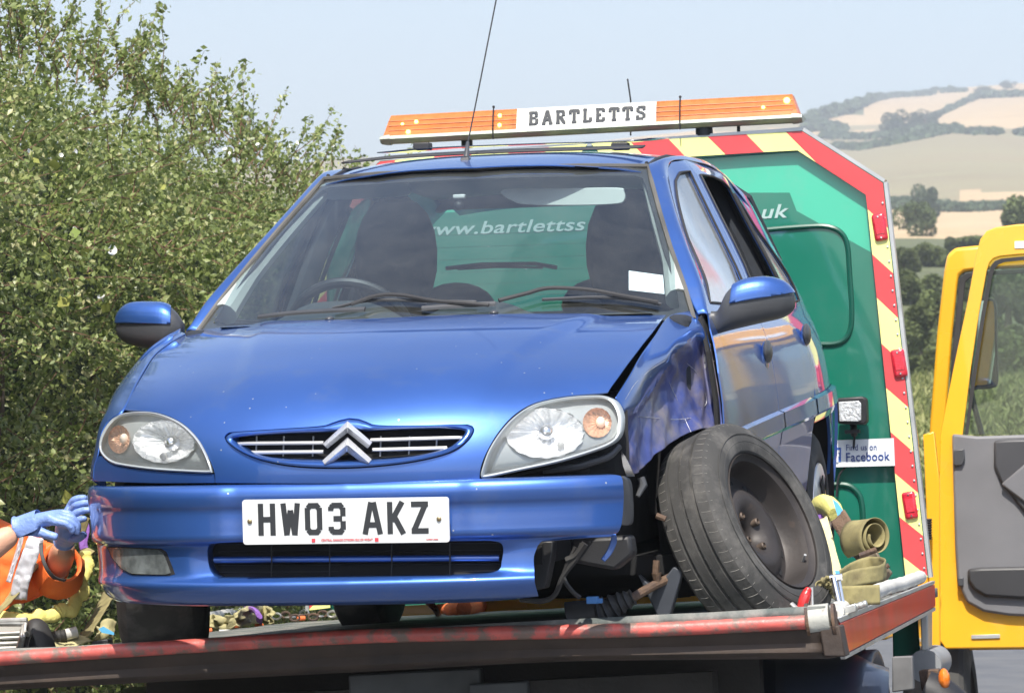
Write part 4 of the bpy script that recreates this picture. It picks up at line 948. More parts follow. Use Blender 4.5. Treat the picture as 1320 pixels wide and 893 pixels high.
# drive shaft, boots, suspension
g = MB(); g.tube(spline([cp(893, 728, .75), cp(862, 745, .66), cp(838, 757, .60), (cp(812, 772, .52))], 12), .012, 10); ds = g.build('drive_shaft', rust, car)
g = MB(); P = [cp(x, y, .52) for x, y in ((816, 769), (806, 774), (795, 779), (783, 786), (770, 790), (745, 794), (735, 797))]
L = []; q = spline(P, 25)
for i in range(25): L.append((.020 + .030 * i / 24) * (1 + (.16 if (i % 3 == 0 and i < 16) else -.06)))
g.tube(q, L, 16, flat=.9); g.build('rubber_boot', rubber, ds)
g = MB(); g.tube([cp(845, 740, .62), cp(846, 722, .62)], .009, 8); g.tube([cp(847, 750, .62), cp(846, 738, .62)], [.008, .014], 8); g.build('ball_joint', rust, car)
g = MB(); P = [cp(x, y, .64) for x, y in ((822, 740), (845, 760), (868, 730), (880, 735), (862, 800), (850, 800))]; g.prism(P, Vector((0, .04, 0))); g.build('lower_arm', mat('painted_arm', (0.03, 0.035, 0.045), rough=0.6, vary=0.3), car, bevel=.004)
g = MB(); g.tube([cp(846, 664, .62), cp(858, 669, .62)], .008, 8); g.build('strut_bolt', rust, car)
g = MB(); g.tube([cp(822, 640, .50), cp(829, 625, .52), cp(826, 615, .52)], [.006, .012, .010], 8); g.build('headlamp_bracket', greyp, car)
g = MB(); g.tube([cp(870, 640, .8), cp(880, 760, .9)], .05, 10); g.build('suspension_strut', dark, car)
# wiring
for P, w in ((((750, 700), (744, 718), (726, 742), (716, 765), (700, 774), (670, 772)), .007), (((742, 705), (730, 730), (727, 745), (738, 762), (748, 770)), .006), (((754, 700), (742, 716), (730, 722)), .010)):
    g = MB(); g.tube(spline([cp(x, y, .30) for x, y in P], 24), w, 6); g.build('wiring_loom', rubber, car)
g = MB(); g.box(cp(764, 773, .30), (.030, .02, .018)); g.box(cp(773, 774, .30), (.015, .015, .012)); g.build('blue_connector', mat('blue_connector_plastic', (0.03, 0.14, 0.36), rough=0.4), car, bevel=.002)
g = MB(); g.tube(spline([cp(640, 766, .30), cp(655, 768, .3), cp(672, 770, .30)], 8), .004, 5); g.build('torn_wire', mat('pale_green_wire', (0.45, 0.60, 0.42), rough=0.5), car)
# ================================================================ the recovery truck
redp = mat('chipped_red_paint', (0.56, 0.11, 0.09), rough=0.45, vary=0.25, scale=14, bump=0.2, bscale=50, col2=(0.20, 0.135, 0.11), mix2=(0.47, 0.58), scale2=16, coat=0.2)
glossred = mat('glossy_red_rail', (0.66, 0.06, 0.035), rough=0.35, vary=0.12, scale=4, coat=0.12, spec=.15, bump=0.05, bscale=9)
brownst = mat('scraped_brown_steel', (0.050, 0.034, 0.025), rough=0.7, metal=0.0, vary=0.35, scale=8, bump=0.25, bscale=40, col2=(0.11, 0.085, 0.07), mix2=(0.60, 0.76), scale2=9)
deckm = mat('worn_deck_steel', (0.085, 0.100, 0.095), rough=0.75, vary=0.3, scale=9, bump=0.35, bscale=60, col2=(0.24, 0.23, 0.21), mix2=(0.42, 0.62), scale2=6)
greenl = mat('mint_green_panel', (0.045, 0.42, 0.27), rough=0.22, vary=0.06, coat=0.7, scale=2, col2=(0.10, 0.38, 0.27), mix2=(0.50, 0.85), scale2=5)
greend = mat('deep_green_gloss', (0.010, 0.150, 0.098), rough=0.20, vary=0.15, coat=0.7, scale=2, col2=(0.035, 0.145, 0.105), mix2=(0.48, 0.85), scale2=4, specks=(24, .05, .9))
greenk = mat('bottle_green_bead', (0.005, 0.075, 0.05), rough=0.3, vary=0.1)
chevr = mat('red_reflective_tape', (0.66, 0.07, 0.075), rough=0.4, vary=0.06, col2=(0.50, 0.06, 0.06), mix2=(0.6, 0.8), scale2=20)
chevy = mat('yellow_reflective_tape', (0.88, 0.86, 0.30), rough=0.4, vary=0.05, col2=(0.75, 0.70, 0.28), mix2=(0.65, 0.9), scale2=15)
silverm = mat('aluminium_trim', (0.52, 0.53, 0.52), rough=0.4, metal=0.5, vary=0.15, col2=(0.30, 0.31, 0.30), mix2=(0.55, 0.8))
yellowp = mat('yellow_cab_paint', (0.84, 0.43, 0.02), rough=0.28, vary=0.06, coat=0.7, scale=3, col2=(0.60, 0.36, 0.06), mix2=(0.60, 0.95), scale2=7)
trimg = mat('grey_door_trim', (0.155, 0.155, 0.165), rough=0.55, vary=0.08, bump=0.06, bscale=200)
whitep = mat('white_paint', (0.78, 0.79, 0.78), rough=0.4, vary=0.06)
markred = mat('red_lamp_lens', (0.55, 0.02, 0.04), rough=0.2, vary=0.25, scale=60, coat=0.6)
orangel = mat('orange_lamp_lens', (0.80, 0.20, 0.02), rough=0.2, vary=0.2, scale=60, coat=0.6)
truck = tag(empty('recovery_truck', M_TRUCK), 'green and yellow flatbed recovery truck with an amber beacon bar and open cab door', 'recovery truck')
TR3 = M_TRUCK.to_3x3()
YH = 3.62
LIP = -.22
# deck and its near edge
g = MB(); rows = []
for j in range(40):
    rows.append([(-1.14 + 2.25 * i / 30, LIP + (3.6 - LIP) * j / 39, -.004 + (DECK + .004) * min(1, j / 4) + .003 * noise.noise(Vector((i * .4, j * .5, 0)))) for i in range(31)])
g.grid(rows); g.build('deck_plate', deckm, truck, solid=.03, off=-1)
E0 = [tp(-260, 864, -.01 + LIP), tp(-60, 852.5, -.01 + LIP), tp(0, 848.5, -.01 + LIP), tp(220, 834, -.01 + LIP), tp(440, 821, -.01 + LIP), tp(640, 815.5, -.01 + LIP), tp(840, 811, -.01 + LIP), tp(1038, 801.5, -.01 + LIP)]
g = MB(); g.tube(spline(E0, 80), .0185, 14); g.build('edge_tube', redp, truck)
B0 = [tp(-260, 905, .05 + LIP), tp(-60, 890, .05 + LIP), tp(0, 886.5, .05 + LIP), tp(220, 875, .05 + LIP), tp(440, 864, .05 + LIP), tp(690, 851, .05 + LIP), tp(840, 848, .05 + LIP), tp(1062, 846, .05 + LIP)]
T0 = [p + Vector((0, .004, -.010)) for p in E0[:-1]] + [tp(1062, 806, LIP)]
g = MB(); g.loft([T0, [a.lerp(b, .5) + Vector((0, -.008, 0)) for a, b in zip(T0, B0)], B0, [p + Vector((0, .35, -.01)) for p in B0]], 90, 18); g.build('tail_plate', brownst, truck, solid=.006)
# corner roller
def px_prism(mb, P, y, d, f=tp): mb.prism([f(a, b, y) for a, b in P], Vector((0, d, 0)))
wornwhite = mat('worn_grey_roller', (0.38, 0.38, 0.34), rough=0.6, vary=0.2, col2=(0.16, 0.12, 0.09), mix2=(0.6, 0.75), scale2=30, bump=0.2)
g = MB(); g.tube([tp(1044, 800, .03 + LIP), tp(1070, 797, .03 + LIP)], .040, 20); g.build('corner_roller', wornwhite, truck)
g = MB()
for x in (1040, 1074): g.tube([tp(x, 800, .03 + LIP), tp(x + 4, 799.5, .03 + LIP)], .045, 20)
g.build('roller_flange', rust, truck)
g = MB(); px_prism(g, [(1056, 806), (1082, 806), (1090, 846), (1062, 846)], LIP, .12); g.build('corner_plate', brownst, truck, bevel=.004)
# side rail with its glossy red face
def rail_pt(px, py): return ray_at(M_TRUCK, px, py, 0, 1.135)
q = [rail_pt(1083, 803), rail_pt(1205, 753), rail_pt(1206, 781), rail_pt(1089, 843)]
g = MB(); g.prism(q, Vector((-.04, 0, 0))); g.build('side_rail', glossred, truck, bevel=.002)
q = [rail_pt(1089, 844), rail_pt(1206, 782), rail_pt(1206, 786.5), rail_pt(1090, 849)]
g = MB(); g.prism(q, Vector((-.012, 0, 0))); g.build('rail_trim', silverm, truck)
q = [rail_pt(1080, 797), rail_pt(1205, 748), rail_pt(1205, 752), rail_pt(1083, 802)]
g = MB(); g.prism(q, Vector((-.012, 0, 0))); g.build('rail_trim', silverm, truck)
P = [rail_pt(1092, 787), rail_pt(1120, 773), rail_pt(1150, 759), rail_pt(1175, 752), rail_pt(1198, 743)]
g = MB(); g.tube(spline([p + Vector((-.03, 0, 0)) for p in P], 40), [.022 + .004 * noise.noise(Vector((k * .5, 0, 0))) for k in range(40)], 12); g.build('rail_padding', mat('dirty_white_padding', (0.55, 0.54, 0.50), rough=0.85, vary=0.12, bump=0.5, bscale=30), truck)
# headboard
def mx(P): return [Vector((-p.x, p.y, p.z)) for p in P]
out_r = [tp(1197, 744, YH), tp(1139, 235, YH), tp(1034, 168.5, YH)]
in_r = [tp(1167, 744, YH), tp(1116, 251, YH), tp(1028, 194.5, YH)]
g = MB(); O = [Vector((p.x, YH + .03, p.z)) for p in out_r]; g.prism(O + mx(O[::-1]), Vector((0, .03, 0))); g.build('headboard', greenl, truck, smooth=False)
frm = out_r + mx(out_r[::-1]); inn = in_r + mx(in_r[::-1])
g = MB()
for k in range(len(frm) - 1):
    a, b, c, d = frm[k], frm[k + 1], inn[k + 1], inn[k]; g.prism([a, b, c, d], Vector((0, .029, 0)))
g.build('headboard_frame', greenk, truck, smooth=False)
g = MB()
for k in range(len(frm) - 1):
    a, b = frm[k], frm[k + 1]; t = (b - a).normalized(); n_ = Vector((-t.z, 0, t.x)); n_ = -n_ if (k < 2) == (n_.x < 0) and k != 2 else n_
    if k == 2: n_ = Vector((0, 0, 1)) if n_.z < 0 else n_
    c = (sum(frm, Vector()) / len(frm)); n_ = n_ if (a - c).dot(n_) > 0 else -n_
    g.prism([a, b, b + n_ * .012, a + n_ * .012], Vector((0, .06, 0)))
g.build('edge_trim', silverm, truck, smooth=False)
# deeper green area with a diagonal upper edge, laid over the mint headboard
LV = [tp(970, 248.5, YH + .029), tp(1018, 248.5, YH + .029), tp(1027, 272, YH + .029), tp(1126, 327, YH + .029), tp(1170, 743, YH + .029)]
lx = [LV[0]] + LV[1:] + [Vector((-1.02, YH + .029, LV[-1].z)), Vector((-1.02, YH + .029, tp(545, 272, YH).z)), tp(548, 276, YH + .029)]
g = MB(); g.add([p - Vector((0, .0022, 0)) for p in lx], [tuple(range(len(lx)))]); g.build('dark_green_area', greend, truck, smooth=False)
# pressed hatch beads
def bead(P, r, m=greenk, closed=False):
    g = MB(); g.tube(spline([tp(a, b, YH + .025) for a, b in P], 60), r, 8, closed=closed); return g.build('pressed_bead', m, truck)
bead([(940, 302), (990, 296), (1040, 292), (1066, 292), (1083, 299), (1092, 315), (1095, 350), (1098, 400), (1096, 425), (1088, 438), (1074, 443), (1050, 444), (980, 448)], .009)
bead([(1070, 624), (1092, 625), (1105, 634), (1111, 650), (1113, 690), (1114, 742)], .010)
# chevron tape
Yc = YH - .0025
def stripe(P, m):
    g = MB(); q = [tp(a, b, Yc) for a, b in P]; g.prism(q, Vector((0, .002, 0))); o = g.build('chevron_stripe', m, truck, smooth=False)
    g = MB(); g.prism(mx(q), Vector((0, .002, 0))); g.build('chevron_stripe', m, truck, smooth=False)
def outx(y): return 1139 + (y - 235) * (1197 - 1139) / (744 - 235) - 1.2
def inx(y): return 1116 + (y - 251) * (1167 - 1116) / (744 - 251) + .5
L_ = [(270, 294), (328, 352), (384, 410), (443, 468), (500, 525), (556.5, 582), (610, 635), (666, 690), (718, 742)]
for k in range(len(L_)):
    a, b = L_[k]; c, d = L_[k + 1] if k + 1 < len(L_) else (743, 743.5)
    stripe([(inx(a), a), (outx(b), b), (outx(d), d), (inx(c), c)], chevy if k % 2 == 0 else chevr)
stripe([(1013, 170.5), (1034, 169.5), (1138, 236), (outx(294), 294), (inx(270), 270), (1116, 251), (1052, 209.5)], chevr)
stripe([(962, 173.2), (1013, 170.5), (1052, 209.5), (1028, 194), (984.5, 196.2)], chevy)
tx = [(962, 984.5), (912, 935), (862, 884), (812, 834), (762, 784), (762, 762)]
def ty(x): return 173.2 + (962 - x) * .062
def by(x): return 196.2 + (984.5 - x) * .062
for k in range(4):
    (a, b), (c, d) = tx[k], tx[k + 1]
    stripe([(a, ty(a)), (c, ty(c)), (d, by(d)), (b, by(b))], chevr if k % 2 == 0 else chevy)
rv = None
for k in range(26):                                       # rivets holding the headboard frame
    t = k / 25; py = 262 + t * 470; c = tp(outx(py) - 3.2, py, Yc - .002)
    if rv is None:
        g = MB(); g.ball((0, 0, 0), .0042, 8, 5, (1, .6, 1)); rv = g.build('rivet', silverm, truck); rv.location = c
    else:
        o = rv.copy(); COL.objects.link(o); o.location = c
# lettering
def tframe(px0, py0, px1, py1, y):
    a = tp(px0, py0, y); b = tp(px1, py1, y); return frame(a, b - a, Vector((0, 0, 1))), (b - a).length
ltr = mat('silver_lettering', (0.36, 0.48, 0.46), rough=0.4, vary=0.05)
Mx, W_ = tframe(538, 304, 755, 296.5, YH + .0255)
text('panel_lettering', 'www.bartlettss', Mx, .062, ltr, truck, shear=.25, bold=.0007, width=W_)
Mx, W_ = tframe(973, 282, 1017, 280, YH + .0255)
text('panel_lettering', '.uk', Mx, .066, ltr, truck, shear=.25, bold=.001, width=W_)
# marker lamps
for (px, py, s) in ((1134, 293, 1), (1159, 468, 1.03), (1173, 651, 1.0)):
    c = tp(px, py, YH - .006); g = MB(); Q = Matrix.Rotation(R(-6), 3, 'Y'); g.box((0, 0, 0), (.046 * s, .020, .094 * s)); g.v = [tuple(c + Q @ Vector(v)) for v in g.v]; m_ = g.build('marker_lamp', markred, truck, bevel=.012, seg=3)
    g = MB()
    for dz in (-.036, .036): g.lathe([(.004, 0), (.003, -.002), (0, -.002)], c + Q @ Vector((0, -.010, dz)), (0, 1, 0), 8)
    g.build('lamp_screw', chrome, m_)
    g = MB(); g.box((0, 0, 0), (.026, .004, .045)); g.v = [tuple(c + Q @ Vector(v) + Vector((0, -.0105, 0))) for v in g.v]; g.build('lamp_prism', mat('red_prism', (0.75, 0.04, 0.06), rough=0.3, vary=0.4, scale=300), m_)
# work lamp on its bracket
g = MB(); px_prism(g, [(1078, 513), (1112, 510.5), (1117, 514), (1118, 543), (1114, 547), (1080, 546)], YH - .10, .07); wl_ = g.build('work_lamp', blackp, truck, bevel=.006)
g = MB(); px_prism(g, [(1081, 518), (1107, 516.5), (1110, 520), (1110, 541), (1106, 543), (1082, 543)], YH - .106, .01); g.build('lamp_glass', mat('fluted_glass', (0.75, 0.76, 0.76), rough=0.15, metal=0.5, vary=0.35, scale=90, bump=0.5, bscale=120), wl_, bevel=.002)
g = MB(); g.tube([tp(1100, 547, YH - .06), tp(1101, 560, YH - .03)], .012, 8); g.box(tp(1099, 556, YH - .05), (.05, .04, .012)); g.tube(spline([tp(1102, 556, YH - .03), tp(1098, 590, YH - .0), tp(1082, 612, YH), tp(1078, 640, YH)], 20), .004, 6); g.build('lamp_bracket', blackp, wl_)
# sign
g = MB(); px_prism(g, [(1070, 567.5), (1152, 564.5), (1153.5, 600), (1070, 602)], YH - .012, .008); sg_ = g.build('sign_plate', mat('sign_white', (0.70, 0.73, 0.76), rough=0.4, vary=0.04), truck, smooth=False)
blu = mat('dark_blue_print', (0.02, 0.05, 0.22), rough=0.4); blu2 = mat('mid_blue_print', (0.05, 0.13, 0.45), rough=0.4)
Mx, W_ = tframe(1091, 580.5, 1130, 579.5, YH - .0135); text('sign_lettering', 'Find us on', Mx, .030, blu, sg_, width=W_)
Mx, W_ = tframe(1091, 594.5, 1147, 592.5, YH - .0135); text('sign_lettering', 'Facebook', Mx, .042, blu, sg_, bold=.0004, width=W_)
g = MB(); px_prism(g, [(1073, 577), (1084, 576.5), (1084, 595), (1073, 595.5)], YH - .0135, .002); g.build('sign_emblem', blu2, sg_, smooth=False)
Mx, W_ = tframe(1077, 595, 1083, 594.8, YH - .015); text('emblem_letter', 'f', Mx, .055, whitep, sg_, bold=.002, width=W_)

# beacon bar
YB = YH - .03; a = tp(490, 187, YB); b = tp(1034, 158.5, YB); axb = (b - a).normalized(); LB_ = (b - a).length; MBr = frame(a, b - a, Vector((0, 1, 0)))       # local x along, y back, z up
MBr = Matrix.Translation(a) @ Matrix((axb, Vector((0, 1, 0)) - axb * axb.y, axb.cross(Vector((0, 1, 0))))).transposed().to_4x4()
def bp_(x, y, z): return MBr @ Vector((x, y, z))
alum = mat('weathered_aluminium', (0.34, 0.37, 0.31), rough=0.45, metal=0.15, vary=0.12, col2=(0.25, 0.30, 0.22), mix2=(0.5, 0.8), scale2=10)
g = MB(); rows = []
pr = [(0, .030), (-.006, .019), (.010, .005), (.035, .003), (.09, .014), (.125, .022), (.137, .026), (.135, .0303), (0, .0303)]
for x in (.012, LB_ * .5, LB_ - .012): rows.append([bp_(x, y, z) for y, z in pr])
g.grid(rows); bar = g.build('beacon_bar', alum, truck, edge=50)
for x0, x1, s in ((0, .035, 1), (LB_ - .035, LB_, -1)):
    g = MB(); rows = []
    for t in (0, .35, .7, 1):
        k = 1 - .30 * (t if s < 0 else 1 - t) ** 2; rows.append([bp_(x0 + (x1 - x0) * t, .065 + (y - .065) * 1.03 * (.97 + .03 * k), .016 + (z - .016) * 1.25 * k) for y, z in pr])
    g.grid(rows); g.add([rows[0][i] for i in range(8)], [tuple(range(8))]); g.add([rows[-1][i] for i in range(8)], [tuple(range(8))]); g.build('bar_end_cap', alum, bar, edge=60)
amb = bpy.data.materials.new('amber_plastic'); amb.use_nodes = True; n_ = amb.node_tree.nodes; l_ = amb.node_tree.links; b_ = n_['Principled BSDF']
b_.inputs['Base Color'].default_value = (0.86, 0.28, 0.08, 1); b_.inputs['Roughness'].default_value = 0.22; b_.inputs['Coat Weight'].default_value = 0.6
tc_ = n_.new('ShaderNodeTexCoord'); nz_ = n_.new('ShaderNodeTexNoise'); nz_.inputs['Scale'].default_value = 30; l_.new(tc_.outputs['Object'], nz_.inputs['Vector'])
tr_ = n_.new('ShaderNodeBsdfTransparent'); tr_.inputs[0].default_value = (1.0, 0.52, 0.24, 1); mx_ = n_.new('ShaderNodeMixShader'); mr_ = n_.new('ShaderNodeMapRange'); mr_.inputs[3].default_value = .45; mr_.inputs[4].default_value = .72; l_.new(nz_.outputs[0], mr_.inputs[0]); l_.new(mr_.outputs[0], mx_.inputs[0])
l_.new(b_.outputs[0], mx_.inputs[1]); l_.new(tr_.outputs[0], mx_.inputs[2]); l_.new(mx_.outputs[0], n_['Material Output'].inputs[0])
u1 = (668 - 490) / 544 * LB_; u2 = (848 - 490) / 544 * LB_
HL = .098
def cover(name, xa, xb, m, ea, eb):
    rows = []; g = MB()
    for x in (xa, xb):
        lean = .030 if (x == xa and ea) or (x == xb and eb) else 0; s = 1 if x == xa else -1; row = []
        for y, z in ((.0, .0305), (.007, .047), (.009, .049), (.013, .064), (.015, .066), (.020, .081), (.022, .083), (.031, .097), (.040, .104), (.105, .104), (.125, .094), (.136, .0310)):
            row.append(bp_(x + s * lean * (z - .03) / .095, y, z))
        rows.append(row)
    n = len(rows[0]); R_ = [[p.lerp(q, k / 8) for p, q in zip(rows[0], rows[1])] for k in range(9)]
    g.grid(R_)
    if ea: g.add(rows[0], [tuple(range(n))])
    if eb: g.add(rows[1], [tuple(range(n))])
    return g.build(name, m, bar, edge=12)
c1_ = cover('amber_cover', .012, u1, amb, True, False); c2_ = cover('amber_cover', u2, LB_ - .012, amb, False, True)
whs = mat('white_panel_plastic', (0.62, 0.62, 0.57), rough=0.35, vary=0.06, coat=0.4, col2=(0.6, 0.58, 0.5), mix2=(0.62, 0.85), scale2=18)  # name panel plastic: even off-white base with a few duller blotches
cover('name_panel', u1, u2, whs, False, False)
ridge = mat('dark_amber_ridge', (0.45, 0.12, 0.03), rough=0.4)
for (xa, xb) in ((.03, u1), (u2, LB_ - .03)):
    for (y, z) in ((.008, .048), (.014, .065), (.021, .082)):
        g = MB(); g.tube([bp_(xa, y - .002, z), bp_(xb, y - .002, z)], .0016, 5); g.build('cover_ridge', ridge, bar)
for px in (638, 879):
    u = (px - 490) / 544 * LB_; g = MB(); g.tube([bp_(u, -.008, -.002), bp_(u, -.010, .03), bp_(u, .008, .085), bp_(u, .026, .112)], .003, 6); g.ball(bp_(u, .026, .114), .005); g.build('clip_rod', blackp, bar)
# slab lettering on the name panel
def slab(ch):
    s = .16
    B = {'B': [((.18, 0), (.18, 1)), ((.0, .92), (.62, .92)), ((.0, .08), (.66, .08)), ((.2, .53), (.62, .53)), ((.66, .86), (.66, .60)), ((.70, .45), (.70, .14)), ((.58, .93), (.68, .84)), ((.58, .07), (.71, .16))],
         'A': [((.12, .04), (.42, 1)), ((.76, .04), (.46, 1)), ((.24, .36), (.66, .36)), ((-.04, .07), (.30, .07)), ((.56, .07), (.92, .07)), ((.28, .94), (.50, .94))],
         'R': [((.18, 0), (.18, 1)), ((0, .92), (.60, .92)), ((0, .07), (.36, .07)), ((.2, .50), (.60, .50)), ((.66, .86), (.66, .58)), ((.44, .48), (.72, .08)), ((.66, .07), (.86, .07)), ((.56, .93), (.67, .84))],
         'T': [((.42, 0), (.42, 1)), ((.02, .92), (.82, .92)), ((.20, .07), (.64, .07)), ((.07, .92), (.07, .68)), ((.77, .92), (.77, .68))],
         'L': [((.18, 0), (.18, 1)), ((0, .93), (.36, .93)), ((0, .08), (.72, .08)), ((.67, .08), (.67, .34))],
         'E': [((.18, 0), (.18, 1)), ((0, .92), (.72, .92)), ((0, .08), (.74, .08)), ((.2, .51), (.50, .51)), ((.68, .92), (.68, .72)), ((.70, .08), (.70, .30))],
         'S': [((.12, .92), (.60, .92)), ((.12, .08), (.62, .08)), ((.12, .86), (.12, .60)), ((.66, .42), (.66, .14)), ((.12, .60), (.66, .44)), ((.66, .98), (.66, .70)), ((.10, .30), (.10, .0))]}
    return B[ch]
p0 = bp_(u1, .006, .046)
slope = math.atan2(.045, .115)
u = (684 - 490) / 544 * LB_; hgt = .053
for ch in 'BARTLETTS':
    for yy in (0,):
        Mg = MBr @ Matrix.Translation((u, .0026, .0405)) @ Matrix.Rotation(R(90 - 20), 4, 'X')
        Mg = Mg @ Matrix.Diagonal((.040, hgt, 1, 1))
        g = MB(); 
        for k, (A_, B_) in enumerate(slab(ch)):
            A_ = Vector((A_[0], A_[1], 0)); B_ = Vector((B_[0], B_[1], 0)); d = B_ - A_; dm = Vector((d.x * .040, d.y * hgt)); nn = Vector((-dm.y, dm.x)).normalized() * (.0056 if abs(dm.y) > abs(dm.x) else .0040); n3 = Vector((nn.x / .040, nn.y / hgt, 0))
            ee = Vector((d.x, d.y, 0)) * 0
            pts = [A_ - n3, B_ - n3, B_ + n3, A_ + n3]; g.prism([Mg @ q for q in pts], Mg.to_3x3() @ Vector((0, 0, .0015 + .0001 * k)))
        g.build('panel_letter', mat('charcoal_letter', (0.018, 0.022, 0.028), rough=0.6, vary=0.2, scale=60), bar, smooth=False)
    u += .0475 if ch not in 'L' else .0445
# reflectors and lit lamps inside
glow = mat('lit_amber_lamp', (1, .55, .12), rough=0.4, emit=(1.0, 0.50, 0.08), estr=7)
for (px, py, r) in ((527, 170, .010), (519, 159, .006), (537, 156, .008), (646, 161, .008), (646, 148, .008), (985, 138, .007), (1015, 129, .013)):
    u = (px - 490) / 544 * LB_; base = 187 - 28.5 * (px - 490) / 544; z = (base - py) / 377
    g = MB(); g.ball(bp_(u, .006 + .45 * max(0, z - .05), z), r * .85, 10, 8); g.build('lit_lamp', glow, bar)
inm = mat('pale_reflector', (0.78, 0.72, 0.66), rough=0.3, metal=0.3, vary=0.2, scale=40)
for px in (505, 560, 585, 615, 655, 865, 900, 935, 955, 1000):
    u = (px - 490) / 544 * LB_; g = MB(); g.box((0, 0, 0), (.022, .05, .06)); g.v = [tuple(bp_(u + v[0], .075 + v[1] * .6, .068 + v[2])) for v in g.v]; g.build('inner_reflector', inm, bar)
g = MB(); g.box((0, 0, 0), (LB_ - .1, .01, .085)); g.v = [tuple(bp_(LB_ / 2 + v[0], .11 + v[1], .068 + v[2] * .8)) for v in g.v]; g.build('inner_tray', inm, bar)
for px, w in ((907, .030), (951, .006), (600, .02)):
    u = (px - 490) / 544 * LB_; g = MB(); g.tube([bp_(u, .05, .004), bp_(u, .05, -.022)], w, 12); g.build('bar_mount', blackp, bar)
g = MB(); g.tube([tp(813, 175, YH + .2), tp(813, 130, YH + .2), tp(809, 102, YH + .2)], .003, 6); g.build('cab_aerial', blackp, truck)

# cab beyond the headboard: near wall with a door opening, roof, floor
def cab_side(sg):
    g = MB(); O = [(3.80, -.12), (3.80, 1.02), (3.95, 1.12), (4.6, 1.14), (4.90, 1.10), (5.28, .55), (5.32, -.12)]; I = [(3.98, -.02), (3.98, .92), (4.10, 1.0), (4.55, 1.02), (4.78, .98), (5.14, .50), (5.18, -.02)]
    V = []; n = len(O); x = sg * .96
    for P, dx in ((O, 0), (I, 0), (I, -.07), (O, -.07)): V += [(x + sg * dx - (.05 * sg * max(0, b - .3)), a, b) for a, b in P]
    Fc = []
    for r in range(4):
        s = (r + 1) % 4
        for k in range(n): Fc.append((r * n + k, r * n + (k + 1) % n, s * n + (k + 1) % n, s * n + k))
    g.add(V, Fc); o = g.build('cab_side', yellowp, truck, bevel=.008)
    g = MB(); g.tube([(x - .055 * sg - (.05 * sg * max(0, b - .3)), a, b) for a, b in I], .014, 6, closed=True); g.build('door_seal', rubber, o)
cab_side(1); cab_side(-1)
g = MB(); g.box((0, 4.4, 1.10), (1.80, 1.1, .05)); g.box((0, 4.5, -.12), (1.84, 1.5, .1)); g.build('cab_roof', yellowp, truck, bevel=.01)
g = MB(); g.box((0, 3.84, .48), (1.80, .05, 1.2)); g.build('cab_rear_wall', yellowp, truck)
g = MB(); g.box((.55, 4.45, -.1), (.5, .5, .2)); g.box((.55, 4.25, .3), (.48, .14, .8)); g.box((-.45, 4.45, -.1), (.9, .5, .2)); g.box((-.45, 4.25, .3), (.9, .14, .8)); g.build('cab_seat', fabric, truck, bevel=.03)
# open door
YD = 5.20
def dprism(P, y, d, nm, m, par, bv=.006, n=None):
    g = MB(); P = smooth2(P, n, True) if n else P; g.prism([tp(a, b, y) for a, b in P], Vector((0, d, 0))); return g.build(nm, m, par, bevel=bv)
def ringp(O, I, y0, d, nm, m, par, bv=.006):
    g = MB(); n = len(O); V = [tp(a, b, y0) for a, b in O] + [tp(a, b, y0) for a, b in I] + [tp(a, b, y0 + d) for a, b in I] + [tp(a, b, y0 + d) for a, b in O]; Fc = []
    for r in range(4):
        s = (r + 1) % 4
        for k in range(n): Fc.append((r * n + k, r * n + (k + 1) % n, s * n + (k + 1) % n, s * n + k))
    g.add(V, Fc); return g.build(nm, m, par, bevel=bv)
DO = [(1212, 560), (1230, 470), (1247, 390), (1259, 325), (1264, 308), (1272, 298), (1284, 293), (1310, 289.5), (1360, 286), (1420, 284), (1450, 292), (1466, 330), (1482, 450), (1488, 560)]
DI = [(1241, 560), (1251, 480), (1262, 405), (1272, 350), (1275, 340), (1280, 334), (1288, 331), (1312, 328.5), (1360, 326), (1410, 324), (1428, 332), (1440, 360), (1452, 460), (1457, 560)]
dfr = ringp(DO + [(1488, 833), (1219, 836), (1212, 826), (1209, 800), (1210, 700)], DI + [(1457, 568), (1243, 568), (1242, 567), (1241.5, 566), (1241, 565)], YD, .07, 'cab_door', yellowp, truck, .012)
dfr['label'] = 'yellow cab door standing wide open with grey inner trim'
ringp([(a + (2.5 if a < 1340 else -2.5), b + (0 if b > 555 else 2.5)) for a, b in DI], [(a + (7 if a < 1340 else -7), b + (0 if b > 555 else 7)) for a, b in DI], YD - .008, .04, 'window_seal', rubber, dfr, .003)
dprism([(a, b) for a, b in DI], YD + .04, .004, 'door_glass', glass('cab_glass', (0.70, 0.78, 0.74), 1.0, .02, dirt=.04), dfr, 0)
dprism([(1227, 559), (1260, 562), (1320, 560), (1457, 556), (1460, 800), (1300, 793), (1268, 788), (1246, 776), (1234, 750), (1231, 700)], YD - .03, .06, 'door_trim', trimg, dfr, .010)
dprism([(1281, 568), (1300, 566), (1457, 562), (1457, 720), (1400, 700), (1320, 660), (1290, 622), (1281, 600)], YD - .048, .02, 'trim_pad', mat('dark_door_trim', (0.05, 0.05, 0.055), rough=0.5, vary=0.1), dfr, .010)
dprism([(1290, 624), (1330, 590), (1457, 580), (1457, 700), (1400, 690), (1330, 655)], YD - .060, .02, 'pull_handle', trimg, dfr, .008)
dprism([(1247, 733), (1265, 731), (1457, 727), (1457, 770), (1320, 772), (1270, 769), (1255, 760), (1247, 748)], YD - .055, .03, 'arm_rest', mat('armrest', (0.035, 0.035, 0.038), rough=0.5, vary=0.1), dfr, .012)
dprism([(1229, 580), (1243, 578), (1244, 592), (1240, 600), (1229, 600)], YD - .045, .015, 'door_latch', greyp, dfr, .004)
dprism([(1234, 744), (1242, 744), (1242, 755), (1235, 755)], YD - .040, .012, 'trim_cap', greyp, dfr, .003)
